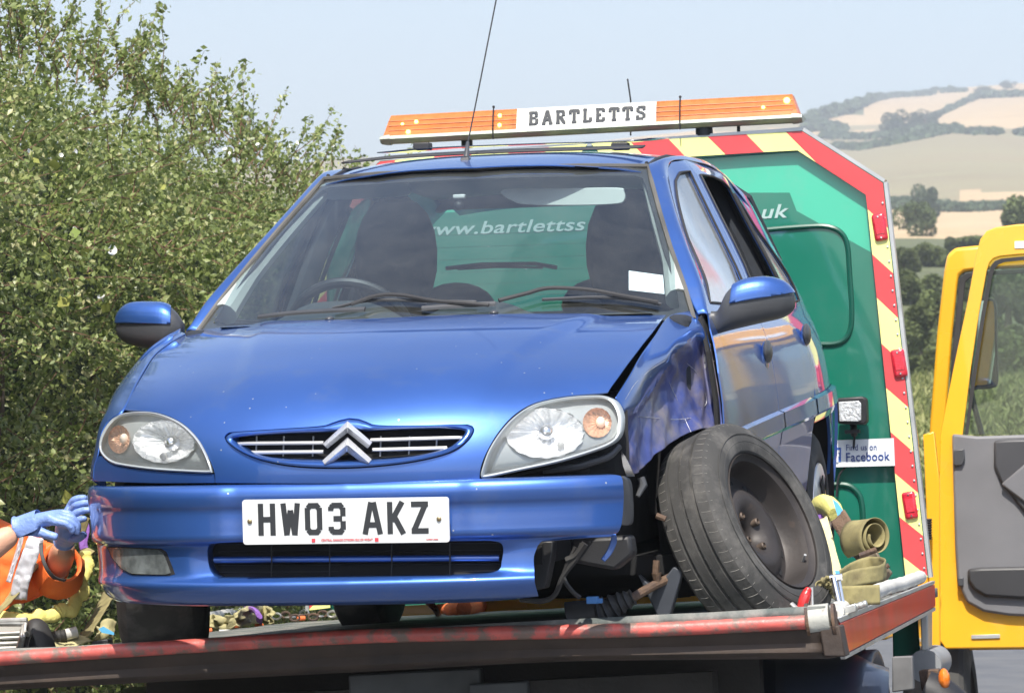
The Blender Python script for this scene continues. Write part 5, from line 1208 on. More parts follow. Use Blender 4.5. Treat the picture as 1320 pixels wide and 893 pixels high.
dprism([(1252, 818), (1289, 817), (1289, 822), (1252, 823)], YD - .006, .01, 'step_reflector', silverm, dfr, .001)
dprism([(1308, 311), (1345, 310), (1345, 319), (1308, 320)], YD - .004, .004, 'door_sticker', whitep, dfr, 0)
D2o = [(1196, 620), (1199, 545), (1208, 430), (1217, 350), (1221, 329), (1231, 319.5), (1262, 316.5), (1320, 313), (1400, 309), (1425, 330), (1440, 430), (1450, 560), (1452, 835), (1200, 838), (1197, 760)]
D2i = [(1217, 620), (1219, 545), (1227, 440), (1234, 370), (1236, 356), (1243, 350.5), (1262, 348), (1320, 345), (1380, 342), (1395, 352), (1408, 440), (1415, 560), (1418, 800), (1222, 800), (1220, 760)]
d2 = ringp(D2o, D2i, YD + .35, .06, 'cab_door', yellowp, truck, .012)
d2['label'] = 'second yellow door frame showing behind the open cab door'
ringp([(a + (1.5 if a < 1340 else -1.5), b + 1.5) for a, b in D2i], [(a + (9 if a < 1340 else -6), b + 7) for a, b in D2i], YD + .342, .03, 'window_seal', rubber, d2, .003)
for (px, py) in ((1198, 610), (1201, 770)):
    g = MB(); g.prism([tp(a + px - 1198, b + py - 610, YD - .02) for a, b in ((1194, 610), (1210, 606), (1210, 616), (1196, 620))], Vector((0, .05, 0))); g.build('door_hinge', yellowp, dfr, bevel=.003)
g = MB(); P = [tp(1196 + 3 * math.sin(k * .0), 668 + k * 1.6, YD - .1) for k in range(18)]; g.tube(P, [.013 + .005 * (k % 2) for k in range(18)], 10); g.build('cable_bellows', blackp, dfr)
g = MB(); px_prism(g, [(1190, 560), (1204, 556), (1211, 620), (1212, 838), (1200, 838), (1196, 700)], YD - .05, .04); g.build('hinge_pillar', yellowp, truck, bevel=.004)
# wing mirror on the far side of the door
g = MB(); g.prism([tp(a, b, YD + .60) for a, b in smooth2([(1252, 388), (1262, 384), (1276, 384), (1284, 392), (1285, 440), (1286, 490), (1280, 499), (1260, 501), (1251, 496), (1250, 440)], 40, True)], Vector((0, .06, 0))); mr_o = g.build('wing_mirror', blackp, truck, bevel=.008)
g = MB(); g.prism([tp(a, b, YD + .595) for a, b in smooth2([(1255, 391), (1264, 388), (1275, 388), (1281, 394), (1282, 440), (1282, 488), (1277, 494), (1262, 496), (1254, 492), (1253, 440)], 40, True)], Vector((0, .004, 0))); g.build('mirror_glass', mat('mirror_glass', (0.75, 0.78, 0.78), rough=0.03, metal=1.0, vary=0.02), mr_o)
g = MB(); g.tube([tp(1251, 500, YD + .62), tp(1255, 520, YD + .62), tp(1266, 560, YD + .62)], .011, 8); g.tube([tp(1262, 384, YD + .63), tp(1258, 340, YD + .63)], .011, 8); g.build('mirror_arm', blackp, mr_o)
# chassis, wheels, guards, lamp
g = MB()
for x in (-.42, .42): g.box((x, 2.9, -.30), (.10, 5.2, .24))
for y in (.55, 1.5, 2.6, 3.6): g.box((0, y, -.16), (1.7, .08, .12))
g.box((0, .34, -.22), (1.5, .12, .16)); g.build('chassis_frame', mat('dirty_chassis', (0.035, 0.033, 0.032), rough=0.8, vary=0.3, bump=0.2), truck)
g = MB(); g.box((-.05, .30, -.20), (.36, .05, .20)); g.box((.18, .27, -.22), (.16, .04, .16)); g.build('ramp_bracket', mat('dull_grey_steel', (0.09, 0.10, 0.11), rough=0.7, vary=0.3), truck, bevel=.005)
for sg in (-1, 1):
    g = MB(); rows = []
    for k in range(21):
        a = math.pi * k / 20; rows.append([(sg * (.60 + .05 * i * 2), 1.25 - .52 * math.cos(a), -.60 + .46 * math.sin(a)) for i in range(6)])
    g.grid(rows); g.build('mudguard', mat('dark_blue_mudguard', (0.02, 0.025, 0.045), rough=0.4, vary=0.2), truck, solid=.02)
    wheel(Matrix.Translation((sg * .88, 1.25, -.56)) @ Matrix.Rotation(R(90 * sg), 4, 'Y'), 'truck_wheel', truck, r=.40, w=.42, rr=.22, detail=False)
    wheel(Matrix.Translation((sg * .95, 5.6, -.56)) @ Matrix.Rotation(R(90 * sg), 4, 'Y'), 'truck_wheel', truck, r=.40, w=.24, rr=.22, detail=False)
def ycyl(px, py, y, r, L, m, nm, bv=0):
    g = MB(); c = tp(px, py, y); g.tube([c, c + Vector((0, L, 0))], r, 24); return g.build(nm, m, truck, bevel=bv)
bluepl = mat('scuffed_blue_guard', (0.022, 0.028, 0.045), rough=0.35, vary=0.3, coat=0.3)
g = MB(); rows = []
for k in range(13):
    a = math.pi * k / 24; q = []
    for i in range(8): q.append(tp(1000 + 145 * i / 7, 893 + 60 - 105 * math.sin(a) * (1 if i < 6 else .96 - .06 * (i - 5)), .72 + .35 * (1 - math.cos(a) ) * 0 - .30 * math.cos(a)))
    rows.append(q)
g.grid(rows); g.build('rear_guard', bluepl, truck, solid=.02)
g = MB(); px_prism(g, [(1150, 846), (1176, 845), (1178, 888), (1150, 892)], .9, .04); g.build('guard_bracket', mat('grimy_bracket', (0.13, 0.13, 0.13), rough=0.7, vary=0.3, scale=12), truck, bevel=.004)
g = MB(); px_prism(g, [(1150, 790), (1182, 775), (1186, 842), (1151, 848)], 3.4, .2); g.build('green_locker', greend, truck, bevel=.006)
g = MB(); px_prism(g, [(1186, 772), (1196, 765), (1196, 835), (1188, 846)], 3.3, .2); g.build('locker_trim', silverm, truck, bevel=.004)
ycyl(1192, 858, 3.3, .055, .5, mat('dull_grey_paint', (0.25, 0.26, 0.27), rough=0.5, vary=0.2), 'air_tank')
g = MB(); px_prism(g, [(1184, 864), (1210, 862), (1212, 888), (1188, 890)], 2.9, .10); tl = g.build('lamp_box', rust, truck, bevel=.004)
g = MB(); c = tp(1217, 875, 2.86); g.ball(c, .036, sc=(.55, .9, 1.0)); g.build('side_lamp', orangel, tl)
g = MB(); g.tube(spline([tp(1190, 893, 2.9), tp(1205, 900, 2.9), tp(1230, 920, 2.9)], 8), .08, 12); g.build('front_arch', blackp, truck)
# ================================================================ straps, ratchets and loose things on the bed
olive = mat('olive_webbing', (0.26, 0.225, 0.10), rough=0.85, vary=0.2, scale=20, bump=0.12, bscale=400, col2=(0.15, 0.12, 0.06), mix2=(0.5, 0.75), scale2=14)
tan = mat('tan_webbing', (0.42, 0.38, 0.20), rough=0.85, vary=0.15, scale=20, bump=0.12, bscale=400)
yel = mat('yellow_sleeve', (0.72, 0.66, 0.20), rough=0.75, vary=0.12, scale=14, bump=0.3, bscale=90)
purple = mat('purple_sling', (0.26, 0.12, 0.45), rough=0.8, vary=0.15, bump=0.3, bscale=120)
blut = mat('blue_tag', (0.12, 0.45, 0.75), rough=0.6, vary=0.1)
steel = mat('galvanised_steel', (0.55, 0.54, 0.50), rough=0.35, metal=0.7, vary=0.2, scale=20, col2=(0.25, 0.20, 0.14), mix2=(0.55, 0.75), scale2=30)
redh = mat('red_handle', (0.55, 0.03, 0.03), rough=0.35, vary=0.15)
orange = mat('orange_sling', (0.75, 0.17, 0.05), rough=0.8, vary=0.15, bump=0.3, bscale=60)
greyw = mat('grey_white_hose', (0.52, 0.51, 0.48), rough=0.6, vary=0.12)
def T(nm, label, cat, c=None):
    """an Empty on the truck bed for a loose thing whose parts are drawn in the truck's frame"""
    return tag(empty(nm, M_TRUCK), label, cat)
def stitched(nm, P, w, m, par, side, n=70, wob=.004, rib=True):
    o = ribbon(nm, P, w, m, par, side=side, thick=.0035, n=n, wob=wob)
    return o
# --- near the person's hands
t = T('tie_down_strap', 'olive strap pulled down from the gloved hands past the orange jacket', 'strap')
stitched('webbing', [tp(100, 688, .30), tp(70, 700, .25), tp(50, 715, .20), tp(32, 745, .14), tp(14, 770, .10), tp(-6, 792, .06), tp(-40, 812, .04)], [.055, .058, .050, .034, .028, .024, .024], olive, t, (.9, .2, .45))
stitched('loose_end', [tp(112, 680, .33), tp(98, 676, .31), tp(86, 684, .30), tp(80, 700, .28)], .055, olive, t, (.2, 0, 1), 24)
t = T('protective_sleeve', 'crumpled yellow strap sleeve hanging in a curve below the gloved hands', 'strap sleeve')
P = spline([tp(a, b, c) for a, b, c in ((110, 712, .34), (113, 724, .33), (110, 738, .31), (104, 748, .29), (108, 762, .28), (98, 774, .26), (92, 786, .24), (78, 786, .22), (68, 793, .20), (48, 795, .17), (30, 799, .14), (10, 796, .12), (-10, 800, .1))], 120)
g = MB(); g.tube(P, [.019 * (1 + .42 * noise.noise(Vector((k * .21, 1, 0))) + .22 * noise.noise(Vector((k * .55, 5, 0)))) for k in range(120)], 14, flat=.55); g.build('sleeve', yel, t)
g = MB(); g.tube(spline([tp(104, 713, .345), tp(112, 710, .35), tp(120, 714, .345)], 8), .012, 8, flat=.6); g.build('sleeve_mouth', olive, t)
t = T('sling', 'purple sling passing between the gloved hand and the bumper corner', 'sling')
stitched('webbing', [tp(108, 668, .42), tp(110, 684, .42), tp(107, 700, .42), tp(110, 714, .42)], .024, purple, t, (1, 0, 0), 16)
t = T('tie_down_strap', 'wide olive strap running down from under the bumper corner to the bed edge', 'strap')
stitched('webbing', [tp(146, 752, .62), tp(137, 772, .50), tp(124, 796, .36), tp(112, 814, .26), tp(108, 824, .22)], .062, olive, t, (.9, -.2, .5), 40)
stitched('slack', [tp(112, 822, .22), tp(90, 828, .18), tp(70, 832, .14), tp(50, 834, .1)], [.05, .06, .06, .05], tan, t, (.1, 1, .35), 40)
t = T('ratchet_buckle', 'steel ratchet buckle on the red bed edge at the lower left corner', 'ratchet')
g = MB()
for (y0, y1, xa, xb) in ((801, 799, -20, 35), (803, 803, -20, 33)): g.tube([tp(xa, y0, .02), tp(xb, y1, .02)], .0085, 10)
g.build('top_bar', steel, t)
g = MB()
for (a, b, c, d) in ((33, 801, 26, 838), (31, 803, 22, 838), (28, 812, 36, 818)): g.tube([tp(a, b, .02), tp((a + c) / 2 + 1, (b + d) / 2, .0), tp(c, d, .02)], .006, 8)
g.build('side_plate', steel, t)
for k, (y0) in enumerate((815, 821, 828, 834)):
    g = MB(); g.tube([tp(-20, y0 + 2, .02), tp(26, y0, .02)], .0055, 8); g.build('cross_bar', steel, t)
g = MB(); g.box(tp(10, 808, .06), (.10, .02, .03)); g.build('lever_plate', greyw, t, bevel=.004)
t = T('rubber_flap', 'black rubber loop arched over a grey plastic wedge beside the ratchet', 'rubber loop')
P = spline([tp(a, b, .04) for a, b in ((29, 838), (33, 820), (38, 809), (45, 806), (52, 812), (57, 824), (61, 838))], 40)
g = MB(); g.tube(P, .009, 8, flat=3.0); g.build('loop', rubber, t)
g = MB(); px_prism(g, [(34, 838), (37, 816), (44, 814), (47, 824), (56, 838)], .06, .05); g.build('wedge', greyp, t, bevel=.004)
t = T('lever_handle', 'pale metal lever with a black ribbed grip lying on the bed edge', 'lever')
g = MB(); g.tube([tp(57, 824, .16), tp(80, 819, .18), tp(99, 814, .2)], .0155, 14); g.build('shaft', greyw, t)
g = MB(); g.tube([tp(59 + k * 2.6, 823.5 - k * .52, .16 + .002 * k) for k in range(11)], [.0185 if k % 2 else .0165 for k in range(11)], 12); g.build('grip', rubber, t)
t = T('strap_scrap', 'tan strap end with a blue and white tag by the left front tyre', 'strap')
stitched('webbing', [tp(122, 824, .25), tp(130, 814, .28), tp(140, 808, .30), tp(148, 812, .32)], .05, tan, t, (.3, .8, .6), 24)
g = MB(); px_prism(g, [(127, 810), (133, 807), (147, 815), (147, 818), (131, 815)], .24, .003); g.build('tag', blut, t)
g = MB(); px_prism(g, [(118, 826), (139, 823), (140, 832), (118, 834)], .15, .05); g.build('buckle', blackp, t, bevel=.003)
# --- on the deck under the car
t = T('ribbed_hose', 'pale ribbed hose lying on the deck behind the left front tyre', 'hose')
P = [tz(250 + 92 * k / 60, 797 - 13 * k / 60, .045) for k in range(61)]
g = MB(); g.tube(P, [.020 if (k % 4) < 2 else .0165 for k in range(61)], 14); g.build('hose', greyw, t)
t = T('tie_down_strap', 'yellow tan strap heaped on the deck behind the left front tyre', 'strap')
stitched('webbing', [tz(248, 806, .03), tz(268, 801, .04), tz(290, 803, .035), tz(310, 797, .05), tz(335, 789, .05), tz(352, 796, .03)], [.05, .06, .045, .06, .08, .05], tan, t, (0, .5, .85), 60, wob=.02)
g = MB(); g.tube(spline([tz(318, 785, .07), tz(328, 786, .075), tz(334, 793, .06), tz(334, 800, .03)], 16), .009, 8, flat=1.6); g.build('purple_band', purple, t)
g = MB()
for (a, b) in ((268, 813), (302, 790), (306, 806), (334, 807), (388, 797)): g.tube([tz(a - 5, b, .012), tz(a + 5, b - .6, .012)], .010, 8)
g.build('orange_scrap', orange, t)
t = T('paper_scrap', 'small white scrap on the deck near the left front tyre', 'scrap')
g = MB(); g.prism([tz(a, b, .008) for a, b in ((282, 813), (296, 811), (303, 814), (299, 818), (284, 818))], Vector((0, 0, .006))); g.build('scrap', whitep, t)
t = T('chain', 'rusty chain heaped on the deck between the two left tyres', 'chain')
for k in range(13):
    c = tz(356 + 6.0 * k, 794 - 3 * math.sin(k * 1.3) - .2 * k, .022); g = MB(); g.tube([c + Vector((.019 * math.cos(a), .012 * math.sin(a) * (k % 2), .012 * math.sin(a) * (1 - k % 2))) for a in [2 * math.pi * q / 12 for q in range(12)]], .0045, 6, closed=True); g.build('chain_link', rust if k % 3 else steel, t)
t = T('lifting_sling', 'orange lifting sling bundled on the deck under the bumper', 'sling')
g = MB(); g.tube(spline([tz(518, 787, .03), tz(545, 781, .05), tz(575, 785, .045), (tz(600, 784, .05)), tz(622, 779, .05)], 40), [.030 * (1 + .18 * math.sin(k * .55)) for k in range(40)], 12, flat=.9); g.build('sling', orange, t)
g = MB(); g.tube(spline([tz(552, 776, .09), tz(560, 783, .075), tz(565, 792, .03)], 12), .010, 8); g.build('seam', mat('dark_orange', (0.45, 0.10, 0.04), rough=0.8), t)
g = MB(); g.box(tz(631, 780, .04), (.035, .04, .05)); g.build('green_label', mat('green_label', (0.03, 0.30, 0.20), rough=0.6), t, bevel=.006)
g = MB(); g.tube(spline([tz(636, 776, .05), tz(644, 784, .02), tz(655, 786, .02), tz(664, 781, .03)], 16), .004, 6); g.build('cord', greyw, t)
t = T('timber_block', 'small timber block on the deck behind the hanging wires', 'timber block')
wood = mat('sawn_timber', (0.42, 0.24, 0.12), rough=0.8, vary=0.2, scale=20, bump=0.3)
g = MB(); g.box(tz(723, 778, .03), (.07, .08, .055)); g.build('block', wood, t, bevel=.003)
t = T('timber_block', 'longer timber block beside the small one on the deck behind the wires', 'timber block')
g = MB(); g.box(tz(741, 779, .035), (.055, .12, .06)); g.build('block', wood, t, bevel=.003)
t = T('copper_bar', 'copper coloured round bar lying across the deck behind the broken wheel', 'bar')
g = MB(); g.tube([tz(738, 771, .05), tz(826, 766, .05)], .021, 14); g.build('bar', mat('copper_paint', (0.50, 0.24, 0.12), rough=0.4, metal=0.3, vary=0.2), t)
t = T('deck_beam', 'worn orange brown beam lying across the rear of the deck', 'beam')
g = MB(); a = tz(560, 786, .03); b = tz(880, 772, .03); g.tube([a + Vector((0, 1.0, -.01)), b + Vector((0, 1.0, -.01))], .03, 4); g.build('beam', wood, t)
rr_ = random.Random(11)
for k in range(16):
    px = rr_.choice([rr_.uniform(300, 430), rr_.uniform(520, 700), rr_.uniform(700, 830)]); c = tz(px, rr_.uniform(792, 806), .004); g = MB(); s = rr_.uniform(.004, .012); g.ball(c, s, 6, 4, (1.3, .9, .6)); t = g.build('debris_crumb', rr_.choice([rust, greyw, rubber]), None); t.matrix_world = M_TRUCK.copy(); tag(t, 'tiny crumb of debris scattered on the deck under the car', 'debris', 'crumbs of debris on the deck')

# --- right hand cluster
t = T('tie_down_strap', 'brown strap running from the rear wheel to a coiled ratchet spool', 'strap')
stitched('webbing', [tp(1080, 665, 1.2), tp(1092, 685, 1.15), tp(1104, 702, 1.1), tp(1116, 716, 1.05)], .055, mat('brown_webbing', (0.17, 0.11, 0.07), rough=0.85, vary=0.2, bump=0.5, bscale=240), t, (.8, -.2, .6), 24)
c = tp(1116, 693, 1.0); g = MB(); P = []
for k in range(90): a = k * .16 + 2.4; r = .020 + .00042 * k; P.append(c + Vector((r * math.cos(a) * .72 * 1.0, r * .5 * math.cos(a), r * math.sin(a))))
ribbon('coil', P, .085, olive, t, side=(.75, -.62, .05), n=160, thick=.002)
g = MB(); px_prism(g, [(1112, 712), (1128, 706), (1136, 722), (1150, 738), (1143, 748), (1130, 744), (1120, 728)], .95, .03); g.build('ratchet_frame', mat('dirty_ratchet', (0.20, 0.16, 0.11), rough=0.5, metal=0.4, vary=0.4, scale=30), t, bevel=.004)
g = MB(); g.tube([tp(1108, 716, .93), tp(1130, 708, .93)], .008, 8); g.tube([tp(1120, 742, .93), tp(1146, 728, .93)], .007, 8); g.build('ratchet_pin', rust, t)
t = T('wheel_strap', 'yellow padded strap wrapped round the rear hubcap of the car', 'strap')
P = spline([tp(1052, 664, 1.5), tp(1062, 655, 1.45), tp(1072, 656, 1.4), tp(1078, 665, 1.35)], 20); g = MB(); g.tube(P, [.020 + .012 * math.sin(math.pi * k / 19) for k in range(20)], 12, flat=1.4); g.build('padding', yel, t)
stitched('webbing', [tp(1060, 668, 1.35), tp(1066, 690, 1.25), tp(1072, 715, 1.15), tp(1080, 742, 1.0)], .030, mat('pale_yellow_webbing', (0.66, 0.60, 0.32), rough=0.8, vary=0.1, bump=0.3, bscale=200), t, (1, -.1, .2), 30)
g = MB(); g.tube([tp(1049, 668, 1.44), tp(1060, 667, 1.40)], .011, 8); g.build('purple_end', purple, t)
g = MB(); px_prism(g, [(1073, 643), (1080, 648), (1088, 660), (1096, 678), (1084, 677), (1079, 662)], 1.3, .003); g.build('blue_tag', blut, t)
g = MB(); px_prism(g, [(1090, 712), (1104, 716), (1102, 719), (1090, 716)], 1.1, .003); g.build('blue_tag', blut, t)
g = MB(); px_prism(g, [(1076, 735), (1090, 736), (1092, 742), (1078, 742)], .98, .003); g.build('blue_tag', blut, t)
t = T('ratchet_strap', 'folded olive strap threaded through a silver ratchet on the bed corner', 'strap')
stitched('outer_fold', [tp(1083, 768, .30), tp(1108, 767, .30), tp(1134, 766, .32)], .052, olive, t, (0, 0, 1), 40, wob=.002)
stitched('loop', [tp(1084, 752, .34), tp(1100, 745, .38), tp(1122, 741, .42), tp(1138, 738, .48), tp(1140, 730, .60), tp(1120, 728, .70), tp(1098, 736, .66), tp(1084, 745, .55)], .045, olive, t, (0, .15, 1), 80, wob=.003)
for k, (dy, dz) in enumerate(((0, 0), (6, .03), (-6, -.02))):
    stitched('bunched_webbing', [tp(1040, 782 + dy * .4, .25 + dz), tp(1052, 766 + dy, .26 + dz), tp(1064, 756 + dy, .28 + dz), tp(1078, 758 + dy * .8, .3 + dz)], .035, tan if k == 1 else olive, t, (.4, -.3, .9), 30, wob=.012)
g = MB(); g.tube([tp(1074, 744, .22), tp(1083, 783, .20)], .0085, 10); g.tube([tp(1080, 743, .24), tp(1087, 781, .22)], .006, 8); g.tube([tp(1070, 745, .23), tp(1086, 743, .23)], .009, 8); g.build('ratchet_bar', chrome, t)
g = MB(); px_prism(g, [(1086, 782), (1103, 777), (1104, 788), (1088, 793)], .12, .05); g.tube([tp(1100 + k * 3, 783 - k, .16) for k in range(7)], [.011 if k % 2 else .009 for k in range(7)], 8); g.build('ratchet_body', steel, t, bevel=.003)
t = T('load_binder', 'red handled hook standing against the foot of the broken wheel', 'hook')
g = MB(); g.tube(spline([tp(1030, 790, .06), tp(1035, 777, .06), tp(1040, 764, .07), tp(1043, 757, .07)], 14), [.008, .009, .010, .012, .013, .014, .014, .014, .013, .012, .011, .010, .009, .006], 10); g.build('handle', redh, t)
g = MB(); g.tube([tp(1046, 757, .09), tp(1047, 790, .07)], .005, 8); g.tube([tp(1020, 778, .06), tp(1031, 788, .05)], .007, 8); g.build('rod', steel, t)
g = MB(); g.ball(tp(1028, 793, .03), .02, sc=(1.4, 1, .6)); g.build('foot', redh, t)

# ================================================================ the person bending beside the bed
hiv = mat('orange_hi_vis_cloth', (0.85, 0.17, 0.03), rough=0.75, vary=0.12, scale=9, bump=1.0, bscale=9)
hiv2 = mat('silver_reflective_band', (0.55, 0.55, 0.58), rough=0.4, metal=0.2, vary=0.08, scale=20, bump=0.2, bscale=20)
skin_m = mat('skin', (0.62, 0.34, 0.22), rough=0.5, vary=0.10, scale=12, bump=0.12, bscale=120)
glove = mat('blue_nitrile_glove', (0.19, 0.29, 0.60), rough=0.42, vary=0.10, scale=16, bump=0.9, bscale=28)
navy = mat('navy_trousers', (0.025, 0.03, 0.06), rough=0.85, vary=0.2, bump=0.3, bscale=30)
hairm = mat('brown_hair', (0.05, 0.03, 0.02), rough=0.8, vary=0.4, scale=60, bump=0.5, bscale=150)
person = tag(empty('person', loc=(-1.75, 11.6, 0)), 'person in orange hi vis jacket and blue gloves bending over straps at the left edge', 'person')
PI_ = Matrix.Translation((1.75, -11.6, 0))
def skinmesh(name, pts, edges, m, sub=2, parent=None, root=0):
    me = bpy.data.meshes.new(name); me.from_pydata([tuple(PI_ @ Vector(p[:3])) for p in pts], edges, [])
    o = link(name, me, m, parent or person, False)
    q = o.modifiers.new('skin', 'SKIN'); q.use_smooth_shade = True; q.branch_smoothing = .6
    for i, p in enumerate(pts):
        sv = me.skin_vertices[0].data[i]; r = p[3]; sv.radius = (r, r) if not isinstance(r, tuple) else r; sv.use_root = (i == root)
    q = o.modifiers.new('sub', 'SUBSURF'); q.levels = sub; q.render_levels = sub
    return o
def wq(px, py, Y): p = wp(px, py, Y); return (p.x, p.y, p.z)
el_r = wq(-70, 748, 11.08); wr_r = wq(22, 684, 11.12); wr_l = wq(84, 702, 11.42); el_l = wq(66, 738, 11.62)
sh_r = (-1.74, 11.36, 1.33); sh_l = (-1.60, 11.78, 1.30)
body_pts = [(-2.12, 11.62, 1.00, .15), (-1.98, 11.60, 1.14, .15), (-1.80, 11.58, 1.26, .16), (-1.66, 11.57, 1.34, .12), (-1.58, 11.56, 1.40, .060), (-1.53, 11.55, 1.45, .062),
            (*sh_r, .070), ((sh_r[0] + el_r[0]) / 2 - .02, 11.22, 1.22, .052), (*el_r, .042), ((el_r[0] + wr_r[0]) / 2, 11.09, (el_r[2] + wr_r[2]) / 2 + .004, .043), (*wr_r, .029),
            (*sh_l, .070), ((sh_l[0] + el_l[0]) / 2, 11.7, 1.24, .052), (*el_l, .044), ((el_l[0] + wr_l[0]) / 2 + .004, 11.52, (el_l[2] + wr_l[2]) / 2 - .004, .042), (*wr_l, .030),
            (-2.14, 11.50, .92, .10), (-2.00, 11.46, .52, .068), (-2.16, 11.46, .10, .042), (-2.02, 11.44, .05, .035),
            (-2.14, 11.74, .92, .10), (-1.96, 11.80, .52, .068), (-2.10, 11.82, .10, .042), (-1.96, 11.82, .05, .035)]
body_e = [(0, 1), (1, 2), (2, 3), (3, 4), (4, 5), (3, 6), (6, 7), (7, 8), (8, 9), (9, 10), (3, 11), (11, 12), (12, 13), (13, 14), (14, 15), (0, 16), (16, 17), (17, 18), (18, 19), (0, 20), (20, 21), (21, 22), (22, 23)]
skinmesh('body', body_pts, body_e, skin_m)
# head turned down to the hands
hc = Vector((-1.490, 11.54, 1.50)); hM = Matrix.Translation(hc) @ Matrix.Rotation(R(35), 4, 'Y')
def head():
    g = MB(); V = []; n, m_ = 28, 22; 
    for j in range(m_ + 1):
        th = math.pi * j / m_
        for k in range(n):
            a = 2 * math.pi * k / n; x = math.sin(th) * math.cos(a); y = math.sin(th) * math.sin(a); z = math.cos(th)
            q = Vector((x * .098, y * .076, z * .118)); 
            if z < -.1: q.x *= 1 - .12 * (-z); q.y *= 1 - .30 * (-z)
            if x > .55:
                f = (x - .55) / .45
                q.x += .026 * f * math.exp(-(y / .16) ** 2 - ((z + .12) / .22) ** 2) - .010 * f * math.exp(-((abs(y) - .36) / .16) ** 2 - ((z - .08) / .14) ** 2) + .008 * f * math.exp(-(y / .35) ** 2 - ((z + .48) / .08) ** 2) + .012 * f * math.exp(-(y / .3) ** 2 - ((z + .80) / .18) ** 2)
            V.append(PI_ @ (hM @ q))
    Fc = [(j * n + k, (j + 1) * n + k, (j + 1) * n + (k + 1) % n, j * n + (k + 1) % n) for j in range(m_) for k in range(n)]
    g.add(V, Fc); h = g.build('head', skin_m, person, edge=80)
    g = MB()
    for s in (-1, 1): g.ball(PI_ @ (hM @ Vector((0, s * .078, -.005))), .03, 10, 8, (.55, .3, 1))
    g.build('ear', skin_m, h)
    g = MB()
    for s in (-1, 1): g.ball(PI_ @ (hM @ Vector((.086, s * .030, .012))), .010, 10, 8)
    g.build('eye', whiteplate, h)
    g = MB(); q = []
    n, m_ = 24, 12
    for j in range(m_ + 1):
        th = R(100) * j / m_
        for k in range(n):
            a = 2 * math.pi * k / n; x = math.sin(th) * math.cos(a); y = math.sin(th) * math.sin(a); z = math.cos(th)
            s = 1.07 + .03 * noise.noise(Vector((x * 4, y * 4, z * 4))); v = Vector((x * .098 * s - .012, y * .078 * s, z * .118 * s)); 
            if x > .45 and z < .55: v *= .86
            q.append(PI_ @ (hM @ v))
    g.add(q, [(j * n + k, (j + 1) * n + k, (j + 1) * n + (k + 1) % n, j * n + (k + 1) % n) for j in range(m_) for k in range(n)]); g.build('hair', hairm, h, edge=80)
head()
# clothing
def P3(a, b, t): return tuple(a[i] + (b[i] - a[i]) * t for i in range(3))
jk = [(-2.14, 11.62, .97, .175), (-1.98, 11.60, 1.13, .175), (-1.80, 11.58, 1.25, .185), (-1.665, 11.57, 1.335, .14), (-1.605, 11.56, 1.375, .085),
      (sh_r[0], sh_r[1], sh_r[2], .092), (-1.70, 11.24, 1.24, .082), (*P3((-1.70, 11.24, 1.24), el_r, .75), .072),
      (sh_l[0], sh_l[1], sh_l[2], .092), (*P3(sh_l, el_l, .5), .085), (*P3(sh_l, el_l, .95), .078), (*P3(el_l, wr_l, .42), .066)]
skinmesh('jacket', jk, [(0, 1), (1, 2), (2, 3), (3, 4), (3, 5), (5, 6), (6, 7), (3, 8), (8, 9), (9, 10), (10, 11)], hiv)
# hanging front of the open jacket in folds, with the reflective band the photo shows
g = MB(); rows = []
for (P) in ([(-60, 690), (-20, 684), (15, 690), (34, 686), (50, 690), (58, 700)], [(-60, 730), (-20, 725), (14, 730), (30, 728), (46, 730), (60, 735)], [(-60, 765), (-20, 765), (8, 765), (24, 762), (42, 766), (66, 752)], [(-60, 800), (-20, 800), (0, 792), (18, 778), (34, 776), (62, 764)]):
    rows.append([Vector(wq(a, b, 11.50 + .02 * math.sin(a * .25 + b * .03))) for a, b in P])
rows = [[PI_ @ p for p in r] for r in rows]
g.loft(rows, 60, 30); V = []
for i, v in enumerate(g.v): v = Vector(v); V.append(tuple(v + Vector((0, .028 * noise.noise(v * 11) + .012 * noise.noise(v * 28), 0))))
g.v = V; g.build('jacket_front', hiv, person, solid=.004)
P = [(47, 692, 11.44), (40, 712, 11.43), (32, 735, 11.43), (26, 755, 11.43), (24, 772, 11.44)]
ribbon('reflective_band', [PI_ @ Vector(wq(*p)) for p in P], .044, hiv2, person, side=(1, 0, .35), n=30, wob=.008, thick=.003)
P = [(29, 688, 11.45), (24, 708, 11.45), (17, 730, 11.45), (11, 750, 11.45)]
ribbon('reflective_band', [PI_ @ Vector(wq(*p)) for p in P], .012, hiv2, person, side=(1, 0, .35), n=30, wob=.004, thick=.003)
P = [(53, 700, 11.36), (54, 715, 11.34), (60, 732, 11.33), (70, 744, 11.34), (84, 748, 11.36)]
ribbon('sleeve_piping', [PI_ @ Vector(wq(*p)) for p in P], .010, rubber, person, side=(1, 0, .1), n=30, thick=.004)
g = MB(); rows = []
for k in range(17):                                         # rolled cuff of the far sleeve
    a = 2 * math.pi * k / 16; c0 = Vector(wq(80, 726, 11.48)); ax = (Vector(wr_l) - Vector(el_l)).normalized(); u1_ = ax.orthogonal().normalized(); v1_ = ax.cross(u1_); d = u1_ * math.cos(a) + v1_ * math.sin(a)
    rows.append([PI_ @ (c0 + ax * t + d * r) for t, r in ((-.085, .074), (-.05, .072 + .006 * math.sin(k * 2.1)), (-.015, .060 + .004 * math.sin(k * 1.3)), (.004, .054), (.002, .047), (-.02, .044))])
g.grid(rows); g.build('sleeve_cuff', hiv, person, edge=80)
tr = [(-2.14, 11.50, .98, .14), (-2.09, 11.48, .75, .115), (-2.00, 11.46, .52, .09), (-2.08, 11.46, .30, .075), (-2.16, 11.46, .09, .065)]
tr2 = [(-2.14, 11.74, .98, .14), (-2.06, 11.77, .75, .115), (-1.96, 11.80, .52, .09), (-2.03, 11.81, .30, .075), (-2.10, 11.82, .09, .065)]
